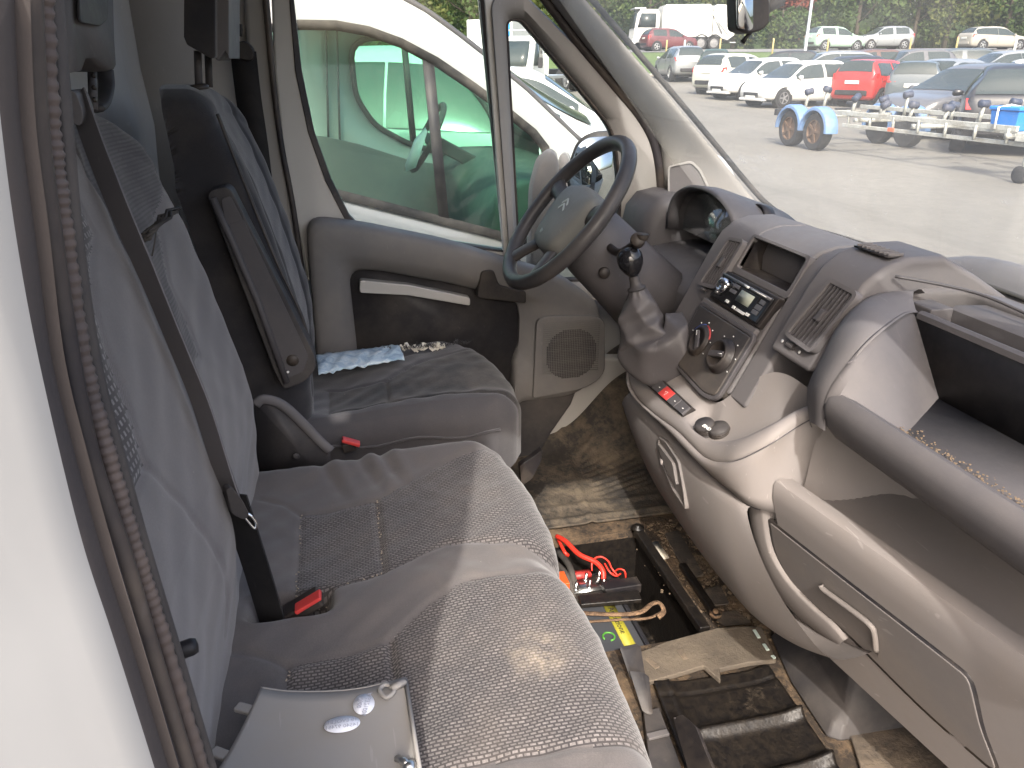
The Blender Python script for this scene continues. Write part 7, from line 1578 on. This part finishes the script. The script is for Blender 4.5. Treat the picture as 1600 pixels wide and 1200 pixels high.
tp('winch_post', MB().bar((Lh + .15, 0, .55), (Lh - .25, 0, 1.35), .09, .09, (1, 0, 0)), 'galv_old', bev=.01); tp('winch_drum', MB().lathe([(.10, -.12), (.10, -.10), (.05, -.10), (.05, .10), (.10, .10), (.10, .12)], (Lh - .15, 0, 1.22), (0, 1, 0), 14), 'roller_blue'); tp('bow_roller', MB().lathe([(.03, -.12), (.09, -.1), (.07, 0), (.09, .1), (.03, .12)], (Lh - .55, 0, 1.32), (0, 1, 0), 14), 'roller_blue')
tp('bow_arm', MB().bar((Lh - .2, 0, 1.30), (Lh - .55, 0, 1.32), .05, .05), 'rusty_steel'); tp('winch_strap', MB().tube(bez([(Lh - .2, .02, 1.3), (Lh + .15, .05, 1.1), (Lh + .12, .1, .8), (Lh - .1, .02, .85), (Lh - .2, -.03, 1.1), (Lh + .0, .0, 1.25)], 6), .014, 6), 'red_cable')
tp('coupling', MB().bar((Lh + 2.1, 0, .52), (Lh + 2.6, 0, .50), .10, .10), 'galv_old', bev=.02); tp('jockey_post', MB().tube([(Lh + .02, -.88, .08), (Lh + .02, -.88, .75)], .028, 10), 'galv_old')
tp('jockey_wheel', MB().lathe([(.05, -.045), (.115, -.04), (.115, .04), (.05, .045)], (Lh, -.88, .115), (0, 1, 0), 18), 'tyre')
cb_ = thing('blue_crate', 'bright blue plastic box strapped on the front of the boat trailer', 'box', T0 + lf * .35 + fw * (Lh - .55) + Vector((0, 0, .64)), math.atan2(fw.y, fw.x))
plastic('crate_blue', (0.02, 0.20, 0.62), 0.4, 0.1)
m = MB(); m.loft([[Vector((x * .24 * s_, y * .17 * s_, z)) for x, y in ((-1, -1), (1, -1), (1, 1), (-1, 1))] for z, s_ in ((0, .86), (.26, 1))]); mk('tub', m.v, m.f, 'crate_blue', cb_, world=False, bev=.015)
m = MB(); m.box((0, 0, .29), (.52, .38, .05)); mk('lid', m.v, m.f, 'crate_blue', cb_, world=False, bev=.015)
m = MB(); m.tube([Vector((-.08, -.20, .02)), Vector((-.08, -.205, .30)), Vector((-.08, 0, .33)), Vector((-.08, .2, .30))], .016, 6); mk('strap', m.v, m.f, 'white_mark', cb_, world=False)

# ------------------------------------------------------------------ the white van standing alongside
nv = thing('white_van', 'white van parked alongside, its green-tinted side window facing the camera', 'van', (-2.6, 0.3, GZ))
paint('van_white', (0.40, 0.405, 0.395), 0.12, 0.35, dirtcol=(0.42, 0.42, 0.36))
glass('green_glass', (0.70, 0.90, 0.81), 0.4, 0.010, (0.7, 0.75, 0.72), streak=(5, 5, 2))
Wn = [(-1.9,-0.253,1.233), (-1.9,-0.054,1.253), (-1.9,0.069,1.252), (-1.9,0.182,1.234), (-1.9,0.296,1.196), (-1.9,0.424,1.133), (-1.9,0.569,1.04), (-1.9,0.707,0.944), (-1.9,0.804,0.871), (-1.9,0.853,0.813), (-1.9,0.871,0.717), (-1.9,0.882,0.41), (-1.9,0.666,0.475), (-1.9,0.042,0.661), (-1.9,-0.313,0.77)]
On = [(-1.9,-0.368,1.599), (-1.9,-0.114,1.494), (-1.9,0.118,1.431), (-1.9,0.271,1.363), (-1.9,0.395,1.302), (-1.9,0.512,1.225), (-1.9,0.633,1.139), (-1.9,0.777,1.031), (-1.9,0.893,0.93), (-1.9,1.001,0.837), (-1.9,1.158,0.729), (-1.9,1.423,0.285), (-1.9,1.415,-1.374), (-1.9,-0.107,-1.117), (-1.9,-0.764,-1.007)]
def flank(nm, dx, sgn):
    o, i = [V(p) + Vector((dx, 0, 0)) for p in On], [V(p) + Vector((dx, 0, 0)) for p in Wn]; m = MB(); k = len(o); cv_ = Vector((-0.03 * sgn, 0, 0))
    m.loft([[p + cv_ * 2 for p in o], o, [a_.lerp(b_, .5) + Vector((0.012 * sgn, 0, 0)) for a_, b_ in zip(o, i)], [a_.lerp(b_, .93) for a_, b_ in zip(o, i)], i, [p + cv_ for p in i]], True, False, True); return m.build(nm, 'van_white', nv)
flank('near_side', 0.0, 1)
W2 = rounded([(-3.65,0.183,1.196), (-3.65,0.249,1.25), (-3.65,0.416,1.261), (-3.65,0.571,1.204), (-3.65,0.755,1.094), (-3.65,0.906,0.943), (-3.65,1.004,0.795), (-3.65,1.001,0.521), (-3.65,0.721,0.613), (-3.65,0.473,0.686), (-3.65,0.286,0.792), (-3.65,0.189,0.95)], 0.06, 3)
frame('far_side', [(-3.65,-0.35,1.628), (-3.65,0.257,1.642), (-3.65,0.527,1.424), (-3.65,0.816,1.226), (-3.65,1.124,0.941), (-3.65,1.29,0.638), (-3.65,1.3,-0.142), (-3.65,0.286,-0.084), (-3.65,-0.566,-0.036), (-3.65,-0.437,0.955)], W2, (0.04, 0, 0), 'van_white', nv, n=96)
frame('far_window_seal', [p + Vector((0.045, 0, 0)) for p in inset(W2, -0.02)], [p + Vector((0.045, 0, 0)) for p in inset(W2, 0.012)], (0.01, 0, 0), 'charcoal', nv, n=64)
fi = inset([V(p) for p in Wn], 0.0); nW_ = len(Wn)
m = MB(); m.loft([[V(p) + Vector((.006, 0, 0)) for p in inset(Wn, -.022)], [V(p) + Vector((.010, 0, 0)) for p in Wn], [V(p) + Vector((-.01, 0, 0)) for p in inset(Wn, .012)]], True, False); m.build('window_seal', 'rubber', nv)
m = MB(); m.prism([V(p) + Vector((-.012, 0, 0)) for p in Wn], (-.004, 0, 0)); m.build('side_window', 'green_glass', nv, smooth=False)
m = MB(); m.prism([p + Vector((.02, 0, 0)) for p in W2], (-.004, 0, 0)); m.build('far_window', 'green_glass', nv, smooth=False)
m = MB(); m.prism([(-1.905,0.377,1.159), (-1.905,0.42,1.135), (-1.905,0.459,0.538), (-1.905,0.418,0.553)], (-.02, 0, 0)); m.build('window_bar', 'charcoal', nv)
m = MB(); m.prism([(-3.6,0.464,1.223), (-3.6,0.5,1.21), (-3.6,0.528,0.653), (-3.6,0.49,0.661)], (-.02, 0, 0)); m.build('window_bar', 'charcoal', nv)
for px_ in (508, 527):
    pass
# white panel of the far side behind the door
for q in (((-3.59,0.052,1.319), (-3.59,0.012,0.726)), ((-3.59,0.111,1.319), (-3.59,0.076,0.707))):
    m = MB(); m.bar(V(q[0]), V(q[1]), .012, .012, (1, 0, 0)); m.build('panel_seam', 'dash_grey', nv)
top = [V(p) for p in On[:11]]
secs = []
for k in range(9):
    t_ = k / 8; secs.append([p + Vector((-1.75 * t_, 0.07 * sin(pi * t_) * (i / 10), 0.06 * sin(pi * t_))) for i, p in enumerate(top)])
rf = 4
MB().loft([s_[:rf + 1] for s_ in secs], closed=False, cap=False).build('roof', 'van_white', nv, solid=.02)
MB().loft([s_[rf:10] for s_ in secs], closed=False, cap=False).build('windscreen', 'green_glass', nv)
MB().tube([p + Vector((-.012, 0.004, .006)) for p in bez(top[2:], 6)], 0.012, 8).build('pillar_trim', 'dash_dark', nv)
MB().loft([s_[9:11] + [s_[10] + Vector((0, .35, -.16)), s_[10] + Vector((0, .5, -.7))] for s_ in secs], closed=False, cap=False).build('bonnet', 'van_white', nv, solid=.02)
m = MB(); m.box((-2.77, .15, -.12), (1.7, 2.6, .05)); m.build('cab_floor', 'charcoal', nv)
# its dash, wheel, seat and door card, seen through the glass
plastic('van_dash', (0.075, 0.08, 0.078), 0.6, 0.2)
yb0 = V((-2.3,0.618,0.588)).y
m = MB(); m.loft([[Vector((x, y + yb0 - .02 + .05 * cos((x + 2.7) * 1.5), z)) for y, z in ((.55, .1), (.10, .15), (.02, .35), (.0, .50), (.06, .60), (.18, .66), (.50, .66), (.62, .60))] for x in np.linspace(-3.58, -1.98, 9)]); m.build('dash_panel', 'van_dash', nv)
cw = V((-3.15,0.537,0.754)); nn_ = Vector((0, -cos(.5), sin(.5))); u_ = Vector((1, 0, 0)); w_ = nn_.cross(u_)
MB().tube([cw + u_ * .19 * cos(a_) + w_ * .19 * sin(a_) for a_ in np.linspace(0, 2 * pi, 41)[:-1]], .016, 10, closed=True).build('steering_wheel', 'charcoal', nv)
m = MB(); m.bar(cw - u_ * .18, cw + u_ * .18, .05, .02, nn_); m.bar(cw, cw - nn_ * .35, .07, .07); m.build('wheel_hub', 'charcoal', nv, bev=.01)
m = MB(); m.prism([(-3.55,-0.381,0.789), (-3.55,0.008,0.733), (-3.55,0.18,0.691), (-3.55,0.474,0.593), (-3.55,0.782,0.54), (-3.55,0.927,-0.442), (-3.55,-0.521,-0.336)], (.05, 0, 0)); m.build('door_card', 'door_grey', nv)
simple('paper', (0.72, 0.74, 0.72), 0.7); simple('rear_light', (0.4, 0.03, 0.02), 0.3)
m = MB(); m.prism([(-2.75,0.372,0.63), (-2.75,0.43,0.76), (-2.75,0.489,0.819), (-2.75,0.424,0.647)], (-.25, .02, 0)); m.build('paper_sheet', 'paper', nv)
for xs_ in (-2.35, -3.15):
    m = MB(); sy = V((-2.4,0.121,0.591)).y - .35; m.loft([[Vector((xs_ + a_ * .22, sy + b_ * .09 + z * -.15, z)) for a_, b_ in ((-1, -1), (1, -1), (1, .6), (.6, 1), (-.6, 1), (-1, .6))] for z in (-.05, .3, .6, .78)]); m.build('seat_back', 'seat_dark', nv, bev=.03)
for x, s_ in ((-1.9, 1), (-3.65, -1)):
    pass
# a pair of grey seats standing out in the sun seen past the mirror
for (pp_, lab) in (((-1.45,0.771,0.644), 'grey folded mirror shell beside the door mirror'),):
    gm = thing('mirror_shell', "rounded grey mirror back of the white van, seen through the driver's quarter window", 'mirror', (-1.62, 0.62, 0.75))
    o = rounded([(-1.62,0.712,0.395), (-1.62,0.719,0.711), (-1.62,0.748,0.814), (-1.62,0.791,0.84), (-1.62,0.821,0.823), (-1.62,0.833,0.742), (-1.62,0.831,0.388)], .03, 4); c = sum(o, Vector()) / len(o)
    MB().loft([[p.lerp(c, .25) + Vector((.05, -.01, 0)) for p in o], [p.lerp(c, .06) + Vector((.035, 0, 0)) for p in o], o, [p + Vector((-.05, .02, 0)) for p in o], [p.lerp(c, .2) + Vector((-.10, .03, 0)) for p in o]]).build('shell', 'seat_back_grey', gm)
    o = rounded([(-1.72,0.86,0.361), (-1.72,0.851,0.76), (-1.72,0.87,0.811), (-1.72,0.896,0.811), (-1.72,0.915,0.763), (-1.72,0.928,0.358)], .02, 4); c = sum(o, Vector()) / len(o)
    MB().loft([[p.lerp(c, .2) + Vector((.04, 0, 0)) for p in o], o, [p + Vector((-.05, .02, 0)) for p in o]]).build('shell_back', 'seat_back_grey', gm)
# a second white van further along, glimpsed through the first one's windows
